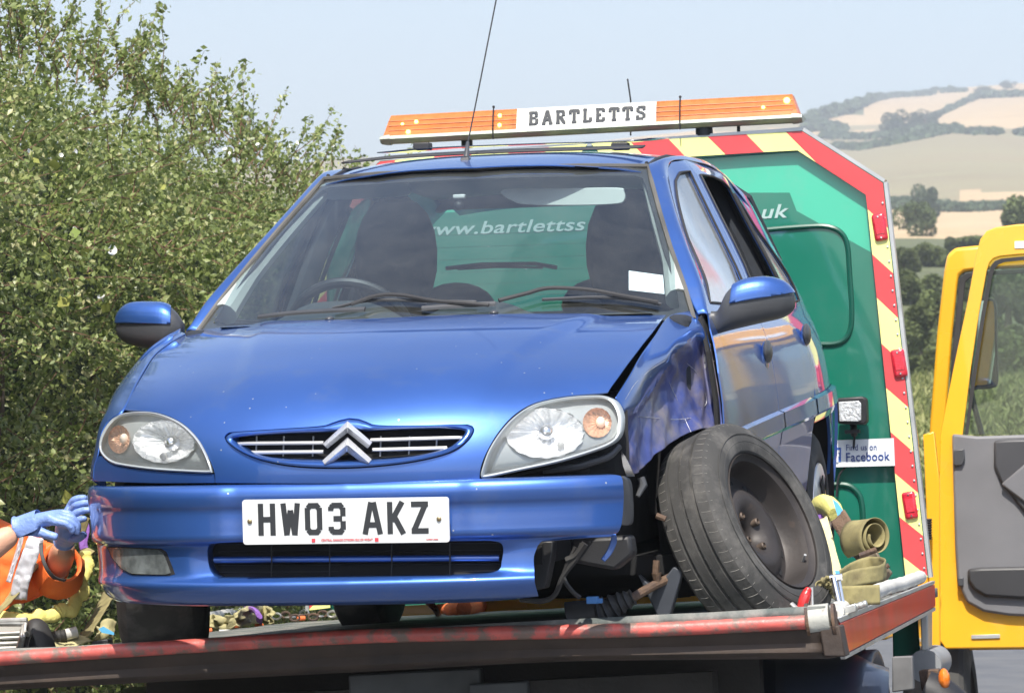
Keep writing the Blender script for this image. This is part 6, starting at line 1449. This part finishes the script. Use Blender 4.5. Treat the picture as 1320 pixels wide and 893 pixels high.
skinmesh('trousers', tr + tr2, [(0, 1), (1, 2), (2, 3), (3, 4), (0, 5), (5, 6), (6, 7), (7, 8), (8, 9)], hiv)
for b in ((-2.12, 11.46), (-2.06, 11.82)):
    g = MB(); g.ball(PI_ @ Vector((b[0] + .07, b[1], .05)), 1, 14, 8, (.15, .055, .055)); g.build('boot', blackp, person)
# gloves: palm and five skinned fingers
def hand(wr, kn, down, side, curl, name, s=1.0, spread=1.0):
    wr = Vector(wr); kn = Vector(kn); f = (kn - wr).normalized(); side = Vector(side); side = (side - f * side.dot(f)).normalized(); dn = Vector(down); dn = (dn - f * dn.dot(f) - side * dn.dot(side)).normalized()
    pts = [(*(wr - f * .040), .039 * s), (*wr, .033 * s), (*(wr.lerp(kn, .45)), (.042 * s, .026 * s)), (*(wr.lerp(kn, .80)), (.046 * s, .025 * s))]; ed = [(0, 1), (1, 2), (2, 3)]
    for i, (o, L, c) in enumerate(((-.033, .80, .9), (-.011, .95, 1.0), (.011, .92, 1.05), (.031, .74, 1.15))):
        p = wr.lerp(kn, .86) + side * o * s * spread; b = len(pts); q = kn + side * o * 1.06 * s * spread + dn * .002; pts.append((*q, .0120 * s)); ed.append((3, b)); a = curl * c * .35; cur = q; ln = [.036 * L, .027 * L, .021 * L]
        for k in range(3):
            d = f * math.cos(a) + dn * math.sin(a); cur = cur + d * ln[k] * s; pts.append((*cur, (.0108 - .001 * k) * s)); ed.append((b + k, b + k + 1)); a += curl * c * .62
    b = len(pts); p = wr.lerp(kn, .30) - side * .028 * s + dn * .012; pts.append((*p, .0145 * s)); ed.append((2, b)); p2 = p + (f * .030 - side * .012 + dn * .018) * s; pts.append((*p2, .0125 * s)); ed.append((b, b + 1)); p3 = p2 + (f * .026 + dn * .014) * s; pts.append((*p3, .0105 * s)); ed.append((b + 1, b + 2))
    return skinmesh(name, pts, ed, glove, 2, root=1)
hand(wq(36, 675, 11.12), wq(74, 665, 11.10), (0, .15, -1), (0, .85, .25), 1.15, 'glove', 1.02)
hand(wq(84, 690, 11.36), wq(90, 663, 11.26), (1, -.2, -.1), (-.2, 1, .0), .9, 'glove', 1.0)
t = T('strap_hook', 'black round knob hanging under the gloved hands beside the orange cuff', 'knob')
g = MB(); g.ball(tp(68, 700, .28), .019, 12, 8, (.9, .8, 1.3)); g.build('knob', blackp, t)
# ================================================================ ground, fields and sky
def hz(X, Y):
    """terrain height under a point of the country beyond the road"""
    t = X / max(Y, 1)
    tab = [(0, 0), (30, 0), (38, .05), (55, .85), (75, 1.65), (110, 2.5), (160, 6.0), (250, 11.0), (300, 13.6), (380, 17.5), (480, 22.0), (600, 31.0), (850, 51.0), (1100, 73.0), (1500, 110.0), (2000, 157.0)]
    z = TZ(Y)
    if Y > 500:
        px = 660 + F * t; drop = interp([(-1500, -140), (300, -110), (480, -98), (800, -70), (1035, -44), (1100, -24), (1150, -15), (1240, -5), (1320, 0), (1500, 6), (2400, 0), (6000, -30)], px)
        z += drop * (Y / F) * sstep(500, 1900, Y)
    z += .012 * Y * noise.noise(Vector((t * 22, Y * .0018, 3))) * sstep(60, 600, Y) * (.5 if Y < 1500 else .3)
    if Y > 2000: z -= (Y - 2000) * .06
    return z
TZ = table([(0, 0), (30, 0), (38, .05), (55, .85), (75, 1.65), (110, 2.5), (160, 6.0), (250, 11.0), (300, 13.6), (380, 17.5), (480, 22.0), (600, 31.0), (850, 51.0), (1100, 73.0), (1500, 110.0), (2000, 157.0), (2001, 157.0)])
asph = mat('road_asphalt', (0.10, 0.105, 0.115), rough=0.85, vary=0.12, scale=3, bump=0.5, bscale=120, col2=(0.15, 0.15, 0.15), mix2=(0.4, 0.8), scale2=2.5)
vg = mat('verge_grass', (0.13, 0.15, 0.045), rough=0.95, vary=0.3, scale=3, bump=0.6, bscale=25, col2=(0.26, 0.24, 0.10), mix2=(0.40, 0.62), scale2=.9)
straw = mat('stubble_field', (0.42, 0.30, 0.165), rough=0.95, vary=0.08, scale=.02, col2=(0.50, 0.38, 0.22), mix2=(0.4, 0.7), scale2=.05)
past = mat('dry_pasture', (0.235, 0.190, 0.105), rough=0.95, vary=0.10, scale=.012, col2=(0.25, 0.225, 0.12), mix2=(0.40, 0.65), scale2=.03)
scrub = mat('scrub_ground', (0.10, 0.11, 0.045), rough=0.95, vary=0.2, scale=.1)
# ground as a fan of cells: near cells square, far cells growing
Ys = [-60, -30, -10, 0, 5, 10, 15, 20, 25, 29]
y = 32.0
while y < 2600: Ys.append(y); y *= 1.035
Ys += [3500, 5500, 9000, 15000]
ts = [-3, -1.5, -.8, -.5, -.35, -.25, -.2] + [(-.18 + .01 * i) for i in range(22)] + [.035 + .0025 * i for i in range(50)] + [.165, .18, .2, .25, .35, .5, .8, 1.5, 3]
def field(px, Y, tt):
    if Y < 30 and False: return 0
    X = tt * Y
    if Y < 31.5: return 0
    if Y < 100: return 1
    if Y < 285: return 4
    py = 446.5 - 0
    z = hz(X, Y); py = 530 - (z - 1.6) / Y * F
    if py > 268: return 2
    if py > 258: return 4
    if py > 172 - .04 * (px - 1150): return 2 if (px > 1235 and py > 246 and py < 262) else 3
    # upper patchwork
    if px < 1190 and py > 168: return 2
    if py > 163 + .02 * (px - 1150): return 3 if px < 1150 else 2
    if px < 1150 - (160 - py) * .0 and py < 150 and py > 128 and px < 1120: return 4
    return 2
me = bpy.data.meshes.new('ground'); V = []; Fc = []; mi = []
for Y in Ys:
    for t in ts:
        yy = max(Y, 12); X = t * yy if Y >= 12 else t * 12 * (1 + (12 - Y) * .05)
        V.append((X, Y, hz(X, Y) if Y > 30 else 0))
n = len(ts)
for j in range(len(Ys) - 1):
    for i in range(n - 1):
        Fc.append((j * n + i, j * n + i + 1, (j + 1) * n + i + 1, (j + 1) * n + i)); tm = (ts[i] + ts[i + 1]) / 2; mi.append(field(660 + F * tm, (Ys[j] + Ys[j + 1]) / 2, tm))
me.from_pydata(V, [], Fc); gr = link('ground', me, [asph, vg, straw, past, scrub], None, True); me.polygons.foreach_set('material_index', mi); tag(gr, kind='structure')

# ---------------------------------------------------------------- foliage builders
import numpy as np
RNG = np.random.default_rng(5)
def leafmat(name, cols, trans=0.35, scale=3.0, rough=0.55, spec=.3):
    m = bpy.data.materials.new(name); m.use_nodes = True; n = m.node_tree.nodes; l = m.node_tree.links; b = n['Principled BSDF']
    at = n.new('ShaderNodeAttribute'); at.attribute_name = 'leaf'; rp = n.new('ShaderNodeValToRGB'); l.new(at.outputs['Fac'], rp.inputs[0])
    e = rp.color_ramp.elements; e[0].position = 0; e[0].color = (*cols[0], 1); e[1].position = 1; e[1].color = (*cols[-1], 1)
    for k, c in enumerate(cols[1:-1]): q = e.new((k + 1) / (len(cols) - 1)); q.color = (*c, 1)
    l.new(rp.outputs[0], b.inputs['Base Color']); b.inputs['Roughness'].default_value = rough; b.inputs['Specular IOR Level'].default_value = spec
    if trans:
        t = n.new('ShaderNodeBsdfTranslucent'); x = n.new('ShaderNodeMixShader'); x.inputs[0].default_value = trans; l.new(rp.outputs[0], t.inputs[0]); l.new(b.outputs[0], x.inputs[1]); l.new(t.outputs[0], x.inputs[2]); l.new(x.outputs[0], n['Material Output'].inputs[0])
    return m
def leaves(name, C, size, m, parent=None, up=0.35, shade=None, aspect=.6, fold=.25):
    """one small folded four-point leaf at every row of C"""
    N = len(C); a = RNG.normal(size=(N, 3)); a[:, 2] += up; a /= np.linalg.norm(a, axis=1)[:, None]
    b = RNG.normal(size=(N, 3)); b -= a * (a * b).sum(1)[:, None]; b /= np.linalg.norm(b, axis=1)[:, None]; c = np.cross(a, b)
    s = (size * RNG.uniform(.55, 1.25, N))[:, None]
    V = np.stack([C - b * s * .5, C + c * s * aspect * .5 + a * s * fold * .3 - b * s * .05, C + b * s * .55, C - c * s * aspect * .5 + a * s * fold * .3 - b * s * .05], 1).reshape(-1, 3)
    i = np.arange(N) * 4; Fq = np.stack([i, i + 1, i + 2, i, i + 2, i + 3], 1).reshape(-1, 3)
    me = bpy.data.meshes.new(name); me.vertices.add(len(V)); me.vertices.foreach_set('co', V.ravel().astype(np.float32)); me.loops.add(len(Fq) * 3); me.loops.foreach_set('vertex_index', Fq.ravel().astype(np.int32))
    me.polygons.add(len(Fq)); me.polygons.foreach_set('loop_start', (np.arange(len(Fq)) * 3).astype(np.int32)); me.polygons.foreach_set('loop_total', np.full(len(Fq), 3, np.int32)); me.update(calc_edges=True)
    at = me.attributes.new('leaf', 'FLOAT', 'POINT'); sh = (RNG.uniform(0, 1, N) if shade is None else np.clip(shade, 0, 1)); at.data.foreach_set('value', np.repeat(sh, 4).astype(np.float32))
    return link(name, me, m, parent, False)
bark = mat('bark', (0.10, 0.075, 0.05), rough=0.9, vary=0.3, scale=8, bump=0.5)
# ---------------------------------------------------------------- the roadside hedge
def hedge_top(d): return interp([(9, 3.05), (14.5, 3.00), (15.2, 2.95), (16.2, 2.91), (17, 2.88), (18, 2.80), (19, 2.70), (20, 2.64), (22, 2.62), (30, 2.7)], d)
hedge = tag(empty('hedge', loc=(-1.6, 14, 0)), 'tall leafy roadside hedge with white bindweed flowers left of the blue car', 'hedge')
HL_ = leafmat('hedge_leaf', [(0.100, 0.140, 0.038), (0.165, 0.215, 0.058), (0.23, 0.285, 0.085), (0.34, 0.38, 0.14), (0.52, 0.50, 0.25)], .40, rough=.42, spec=.6)
u_ = Vector((.1727, .985, 0)); w_ = Vector((-.985, .1727, 0))
base = Vector((-1.95, 13, 0))
def hp(s, dep, z): return base + u_ * s + w_ * dep + Vector((0, 0, z))
def bulge(s, z): return .16 * noise.noise(Vector((s * 1.3, z * 1.6, 1))) + .09 * noise.noise(Vector((s * 3.7, z * 3.9, 5))) + .05 * noise.noise(Vector((s * 9, z * 9, 7)))
Cl = []; Sh = []
rnd = random.Random(3)
for k in range(290000):
    s = -4.5 + 17 * rnd.random() ** .9 if rnd.random() < .8 else -4.5 + 22 * rnd.random(); d = 13 + s * .985
    zt = hedge_top(d) + .16 * noise.noise(Vector((s * 2.3, 0, 8))); q = rnd.random(); z = zt * (1 - q ** 1.3 * 1.0)
    face = -bulge(s, z) + .30 * sstep(zt - .7, zt, z) * (z / zt)
    dep = face + abs(rnd.gauss(0, .10)) + (0 if rnd.random() < .72 else rnd.random() * .6)
    if z > zt - .5: dep += rnd.random() * .8 * (z - zt + .5)
    clump = noise.noise(Vector((s * 6, dep * 6, z * 6)))
    if clump < -.38 and rnd.random() < .75: continue
    p = hp(s, dep, z); Cl.append((p.x, p.y, p.z)); Sh.append(.50 + .40 * noise.noise(Vector((s * 1.7, z * 1.7, 20))) + rnd.gauss(0, .26))
ST = MB(); 
for k in range(900):                                        # thin woody sprigs breaking the outline, with leaves
    s = -1.2 + 10 * rnd.random(); d = 13 + s * .985; topsp = k < 330
    z0 = hedge_top(d) - .12 * rnd.random() if topsp else hedge_top(d) * (.15 + .8 * rnd.random())
    dep = .05 + .3 * rnd.random() if topsp else -bulge(s, z0) + .30 * sstep(hedge_top(d) - .7, hedge_top(d), z0) - .02
    p = hp(s, dep, z0); L = (.12 + .33 * rnd.random() ** 2) if topsp else .16 + .22 * rnd.random()
    dr = Vector((rnd.gauss(.15, .45), rnd.gauss(-.1, .3), 1.0 if topsp else rnd.gauss(.25, .5))) if True else None
    if not topsp: dr += -w_ * .35
    dr.normalize(); P = [p]; n = 7
    for i in range(n): dr = (dr + Vector((rnd.gauss(0, .13), rnd.gauss(0, .13), rnd.gauss(-.03, .08)))).normalized(); P.append(P[-1] + dr * L / n)
    ST.tube(P, [.0035 * (1 - .8 * i / n) for i in range(n + 1)], 4, caps=False)
    m_ = int(20 + L * 110)
    for i in range(m_):
        t = rnd.random() ** .8 * n; a = P[min(int(t), n - 1)].lerp(P[min(int(t), n - 1) + 1], t - int(t)); Cl.append((a.x + rnd.gauss(0, .013), a.y + rnd.gauss(0, .013), a.z + rnd.gauss(0, .013))); Sh.append(.5 + rnd.gauss(0, .2))
lv = leaves('foliage', np.array(Cl), .0275, HL_, hedge, shade=np.array(Sh)); tag(lv, kind='stuff')
lv.matrix_parent_inverse = Matrix.Translation((1.6, -14, 0))
sp = ST.build('sprigs', mat('reddish_twig', (0.16, 0.09, 0.055), rough=0.8, vary=0.2), hedge, smooth=False); tag(sp, kind='stuff'); sp.matrix_parent_inverse = Matrix.Translation((1.6, -14, 0))
BG = MB()
for k in range(60):                                         # stems inside
    s = -4 + 20 * rnd.random(); P = [hp(s, .45 + .3 * rnd.random(), 0)]
    for i in range(6): P.append(P[-1] + Vector((rnd.gauss(0, .08), rnd.gauss(0, .08), .40)))
    BG.tube(P, [.03 * (1 - .13 * i) for i in range(7)], 6)
o = BG.build('stems', bark, hedge); o.matrix_parent_inverse = Matrix.Translation((1.6, -14, 0)); tag(o, kind='stuff')
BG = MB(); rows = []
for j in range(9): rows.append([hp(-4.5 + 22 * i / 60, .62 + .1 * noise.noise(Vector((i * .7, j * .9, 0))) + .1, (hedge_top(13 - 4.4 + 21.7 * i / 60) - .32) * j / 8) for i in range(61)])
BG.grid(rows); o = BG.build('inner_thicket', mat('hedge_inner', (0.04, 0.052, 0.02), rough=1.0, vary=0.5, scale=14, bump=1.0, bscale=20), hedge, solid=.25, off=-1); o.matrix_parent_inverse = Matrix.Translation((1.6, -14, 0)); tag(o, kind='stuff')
# bindweed flowers and bigger leaves
pet = mat('white_petal', (0.85, 0.85, 0.82), rough=0.7, vary=0.05)
def atpx(px, py):
    """the hedge face under a photo pixel"""
    o = CAM @ Vector((0, 0, 0)); d = (CAM @ Vector(((px - 660) / F, 1, -(py - 446.5) / F))) - o
    k = (base - o).dot(w_) / d.dot(w_); p = o + d * k; s = (p - base).dot(u_)
    dep = -bulge(s, p.z) + .30 * sstep(hedge_top(p.y) - .7, hedge_top(p.y), p.z) - .05
    k = (base + w_ * dep - o).dot(w_) / d.dot(w_); return o + d * k
for i, (px, py, r, ax) in enumerate([(144, 322, .020, 0), (430, 186, .018, 1), (281, 132, .013, 0), (300, 196, .020, 2), (322, 183, .010, 0), (375, 188, .010, 0), (38, 195, .010, 1), (97, 297, .014, 1), (14, 5, .018, 2), (40, 22, .016, 1), (130, 382, .014, 2), (79, 200, .008, 0), (98, 195, .009, 1), (332, 186, .009, 2), (384, 184, .009, 0), (308, 208, .012, 1), (290, 192, .010, 2)]):
    p = atpx(px, py); g = MB(); ax_ = [Vector((.3, -.8, .3)), Vector((.9, -.5, .3)), Vector((-.3, -.6, .8))][ax]
    g.lathe([(r * .15, -r * 1.6), (r * .25, -r * .8), (r * .55, -r * .25), (r, 0), (r * .96, r * .06)], p, ax_, 14)
    f_ = g.build('bindweed_flower', pet, hedge, solid=.0008); f_.matrix_parent_inverse = Matrix.Translation((1.6, -14, 0))
BL = []
for k in range(420):
    s = -1 + 8 * rnd.random(); z = .3 + 2.2 * rnd.random() ** .9; z = min(z, hedge_top(13 + s) - .2)
    if noise.noise(Vector((s * 1.2, z * 1.2, 33))) < .05: continue
    p = hp(s, -bulge(s, z) + .30 * sstep(hedge_top(13 + s) - .7, hedge_top(13 + s), z) - .04, z); BL.append(tuple(p))
BL += [tuple(atpx(a, b) + Vector((0, -.03, 0))) for a, b in ((88, 642), (92, 655), (96, 625), (60, 330), (20, 300), (30, 310), (12, 350))]
o = leaves('broad_leaves', np.array(BL), .052, leafmat('bindweed_leaf', [(0.16, 0.24, 0.05), (0.24, 0.30, 0.08), (0.40, 0.40, 0.10)], .3), hedge, aspect=.8, fold=.1); tag(o, kind='stuff'); o.matrix_parent_inverse = Matrix.Translation((1.6, -14, 0))
# rough grass at the hedge foot
Gc = []
for k in range(9000):
    s = -3 + 16 * rnd.random(); p = hp(s, -.1 - .35 * rnd.random() ** 1.5, .04 + .14 * rnd.random() ** 2); Gc.append(tuple(p))
o = leaves('verge_grass', np.array(Gc), .12, leafmat('grass_blade', [(0.10, 0.13, 0.03), (0.20, 0.21, 0.07), (0.33, 0.30, 0.13)], .2), None, aspect=.10); tag(o, kind='stuff')

# ---------------------------------------------------------------- far trees and bushes
def farleaf(name, c): return leafmat(name, [tuple(a * .55 for a in c), c, tuple(min(1, a * 1.6) for a in c)], .15, rough=.8, spec=.1)
fl_near = farleaf('bush_leaf', (0.12, 0.145, 0.058)); fl_far = farleaf('far_tree_leaf', (0.070, 0.095, 0.050))
def crown(c, rx, ry, rz, n, size, seed):
    r = np.random.default_rng(seed); K = max(6, int(9 + rx)); cc = []
    for k in range(K):
        th = r.uniform(0, 2 * math.pi); ph = r.uniform(-.95, 1.0); rr = r.uniform(.45, .8); cc.append((math.cos(th) * rr * rx * math.cos(ph), math.sin(th) * rr * ry * math.cos(ph), math.sin(ph) * rr * rz, r.uniform(.28, .48)))
    out = []; sh = []
    for k in range(n):
        q = cc[r.integers(K)]; v = r.normal(size=3); v /= np.linalg.norm(v); v *= q[3] * r.uniform(.75, 1.05); out.append((c[0] + q[0] + v[0] * rx, c[1] + q[1] + v[1] * ry, c[2] + q[2] + v[2] * rz)); sh.append(.45 + .25 * (q[3] - .38) / .1 + r.normal(0, .2))
    return np.array(out), np.array(sh)
def tree(px, pyb, Y, wpx, hpx, label, cat='tree', n=4200, m=None, seed=1, group=None, name='tree', trunk=.25):
    X = (px - 660) / F * Y; z0 = hz(X, Y); sc = Y / F; zb = 1.6 + (530 - pyb) * sc; zb = z0 if abs(zb - z0) > 30 else zb
    w = wpx * sc / 2; h = hpx * sc
    t = tag(empty(name, loc=(X, Y, z0)), label, cat, group)
    h += max(0, zb - z0); zc = 0
    C, S_ = crown((0, 0, zc + h * .36), w, w * .8, h * .56, n, 1, seed)
    leaves('crown', C, h * .055 + w * .014, m or fl_far, t, shade=S_, aspect=.8)
    g = MB(); g.tube([(0, 0, -.5), (0, 0, zc + h * .3), (w * .1, 0, zc + h * .6)], [h * .045, h * .035, h * .015], 7)
    for k in range(4):
        a = k * 1.6 + seed; g.tube([(0, 0, zc + h * (.28 + .05 * k)), (math.cos(a) * w * .5, math.sin(a) * w * .4, zc + h * (.55 + .06 * k))], [h * .018, h * .006], 5)
    g.build('trunk', bark, t); return t
tree(1181, 330, 300, 58, 56, 'round dark tree on the edge of the straw field beside the green headboard', seed=3, m=farleaf('oak_leaf', (0.10, 0.13, 0.058)), trunk=.15)
tree(1313, 292, 260, 62, 46, 'dark tree at the right edge above the yellow door', seed=9, m=fl_near, trunk=.2)
tree(1194, 268, 500, 46, 34, 'hazy tree standing up from the hedgerow below the pasture', seed=5, trunk=.1)
tree(1153, 164, 1180, 44, 26, 'round copse tree on the hillside among the straw fields', seed=6, trunk=.05)
tree(1193, 156, 1250, 44, 20, 'low spreading hillside tree right of the round copse', seed=8, trunk=.05)
tree(1268, 118, 1750, 26, 9, 'low tree near the top of the hill', seed=12, trunk=.1)
tree(1300, 112, 1850, 24, 10, 'tree group on the hilltop nearest the right edge', seed=14, trunk=.1)
def row(pts, hpx, Y0, label_seed, m, dens=1.0, dep=.04, sz=1.0):
    """a hedgerow drawn through photo pixels, set at the distance where the terrain carries it"""
    out = []; sh = []; r = np.random.default_rng(label_seed); 
    for k in range(len(pts) - 1):
        (x0, y0, h0), (x1, y1, h1) = pts[k], pts[k + 1]; L = math.hypot(x1 - x0, y1 - y0); N = int(L * 70 * dens)
        for i in range(N):
            t = r.uniform(); px = x0 + (x1 - x0) * t; py = y0 + (y1 - y0) * t; hp_ = .55 * (h0 + (h1 - h0) * t) * (.75 + .5 * abs(math.sin(px * .19 + k) * math.sin(px * .43)))
            tt = (px - 660) / F; lo, hi = Y0
            for _ in range(22):
                mid = (lo + hi) / 2
                if 530 - (hz(tt * mid, mid) - 1.6) / mid * F > py: lo = mid
                else: hi = mid
            Y = lo * (1 + r.normal(0, .006)); u = r.uniform() ** .8; X = tt * Y
            out.append((X + r.normal(0, 1) * Y / F * 1.5, Y, hz(X, Y) + u * hp_ * Y / F)); sh.append(.3 + .45 * u + r.normal(0, .18))
    return out, sh
def hedgerow(lines, Y0, m, size, label_seed, dens=1.0):
    O = []; S_ = []
    for k, L in enumerate(lines): a, b = row(L, 0, Y0, label_seed + k, m, dens); O += a; S_ += b
    o = leaves('far_hedgerows', np.array(O), size, m, None, shade=np.array(S_), aspect=.9); tag(o, kind='stuff')
hedgerow([[(1060, 176, 5), (1120, 178, 6), (1160, 174, 9), (1200, 168, 10), (1240, 170, 9)], [(1075, 190, 7), (1110, 192, 8), (1160, 183, 7), (1215, 172, 8), (1235, 168, 12)], [(1248, 171, 5), (1290, 171, 5)],
          [(1040, 158, 18), (1070, 150, 20), (1100, 143, 22), (1125, 132, 18), (1150, 125, 8), (1200, 122, 5)], [(1035, 168, 28), (1060, 166, 16), (1090, 168, 10)], [(1165, 124, 6), (1205, 120, 6)], [(1215, 118, 5), (1245, 117, 4)],
          [(1175, 163, 8), (1212, 148, 6), (1245, 132, 6), (1262, 126, 12), (1300, 124, 10), (1340, 122, 8), (1500, 120, 8)], [(1205, 115, 7), (1208, 115, 7)], [(1225, 116, 6), (1228, 116, 6)], [(1312, 172, 4), (1330, 172, 4)]], (520, 2000), fl_far, 1.8, 40, 1.3)
hedgerow([[(1150, 268, 12), (1180, 270, 20), (1240, 271, 14), (1330, 266, 9), (1500, 262, 10)], [(1146, 255, 4), (1180, 254, 4)]], (330, 620), fl_far, .65, 60, 2.2)
# scrubby bushes in front of the straw field
k = 0; bs = [(1180, 352, 200, 60, 40, 'wide low bush just under the round dark tree beside the green headboard'), (1165, 350, 190, 30, 30, 'small bush touching the right edge of the chevron tape below the round tree'), (1215, 345, 210, 30, 22, 'small round bush above the top corner of the rear yellow door frame'),
      (1230, 320, 230, 24, 14, 'lowest shrub on the straw field edge above the rear yellow frame'), (1260, 318, 230, 60, 12, 'long flat shrub along the straw field edge behind the yellow door corner'), (1172, 400, 150, 60, 56, 'tall bush directly right of the middle red marker lamp'),
      (1205, 392, 160, 50, 60, 'upright bush left of the rear yellow door frame at mirror height'), (1185, 455, 120, 60, 66, 'broad bush right of the chevron tape level with the middle marker lamp'), (1215, 445, 125, 56, 78, 'tall dark bush partly behind the rear yellow door frame'),
      (1260, 440, 130, 60, 110, 'highest bush seen behind the wing mirror through the door window'), (1300, 436, 128, 70, 100, 'tall bush right of the wing mirror in the door window'), (1190, 500, 100, 60, 56, 'nearest bush between the chevron tape and the yellow frame above the grass'),
      (1235, 498, 100, 70, 66, 'rounded near bush behind the foot of the sloping yellow door post'), (1285, 500, 96, 70, 80, 'nearest bush in the door window just above the meadow grass'), (1330, 497, 100, 80, 90, 'near bush cut by the right edge in the door window'), (1310, 350, 210, 90, 40, 'distant bush behind the top rail of the yellow door')]
for (px, pyb, Y, w, h, lb) in bs:
    X = (px - 660) / F * Y; zb = 1.6 + (530 - pyb) * Y / F
    t = tag(empty('bush', loc=(X, Y, zb)), lb, 'bush', 'scrub bushes between the straw field and the verge')
    C, S_ = crown((0, 0, h * Y / F * .42), w * Y / F * .62, w * Y / F * .5, h * Y / F * .6, int(5000 + 80 * h), 1, 100 + k); leaves('foliage', C, .19 if Y < 140 else .32, fl_near, t, shade=S_, aspect=.8); k += 1
    g = MB(); g.tube([(0, 0, -2), (0, 0, h * Y / F * .5)], [.25, .08], 6); g.build('stem', bark, t)
# tall verge grass seen through the door window
Gc = []
for i in range(26000):
    Y = 48 + 45 * rnd.random(); t = .094 + .045 * rnd.random() if rnd.random() < .9 else .06 + .12 * rnd.random(); X = t * Y; Gc.append((X, Y, hz(X, Y) + .12 + .22 * rnd.random()))
o = leaves('meadow_grass', np.array(Gc), .45, leafmat('meadow_blade', [(0.14, 0.17, 0.05), (0.24, 0.26, 0.09), (0.36, 0.35, 0.16)], .2), None, aspect=.12, up=.0); tag(o, kind='stuff')
# the hedge on the other side of the road, mirrored in the doors of the car
h2 = tag(empty('hedge', loc=(7.5, 14, 0)), 'dark roadside hedge across the road beyond the right edge, mirrored in the blue doors', 'hedge')
Cl = []
for k in range(26000): Cl.append((rnd.gauss(0, .35), -10 + 24 * rnd.random(), 2.3 * rnd.random() ** .8))
o = leaves('foliage', np.array(Cl), .10, HL_, h2); tag(o, kind='stuff')
g = MB(); rows = [[(.25 + (.3 if 0 < j < 6 else 0) * (-1) + .1 * noise.noise(Vector((i * .5, j, 0))), -10 + 24 * i / 30, 2.0 * j / 6) for i in range(31)] for j in range(7)]; g.grid(rows); o = g.build('inner_thicket', bark, h2, solid=.3); tag(o, kind='stuff')
# summer haze
hb = MB(); hb.box((0, 1300, 110), (5200, 2900, 226)); hz_o = hb.build('haze', dark, None, smooth=False); hm = bpy.data.materials.new('haze_air'); hm.use_nodes = True; nn = hm.node_tree.nodes; nn.clear()
oo = nn.new('ShaderNodeOutputMaterial'); pv = nn.new('ShaderNodeVolumePrincipled'); pv.inputs['Color'].default_value = (0.86, 0.92, 1.0, 1); pv.inputs['Density'].default_value = HAZE = 0.00048; pv.inputs['Anisotropy'].default_value = 0.0
hm.node_tree.links.new(pv.outputs[0], oo.inputs['Volume']); hz_o.data.materials.clear(); hz_o.data.materials.append(hm); tag(hz_o, kind='stuff')
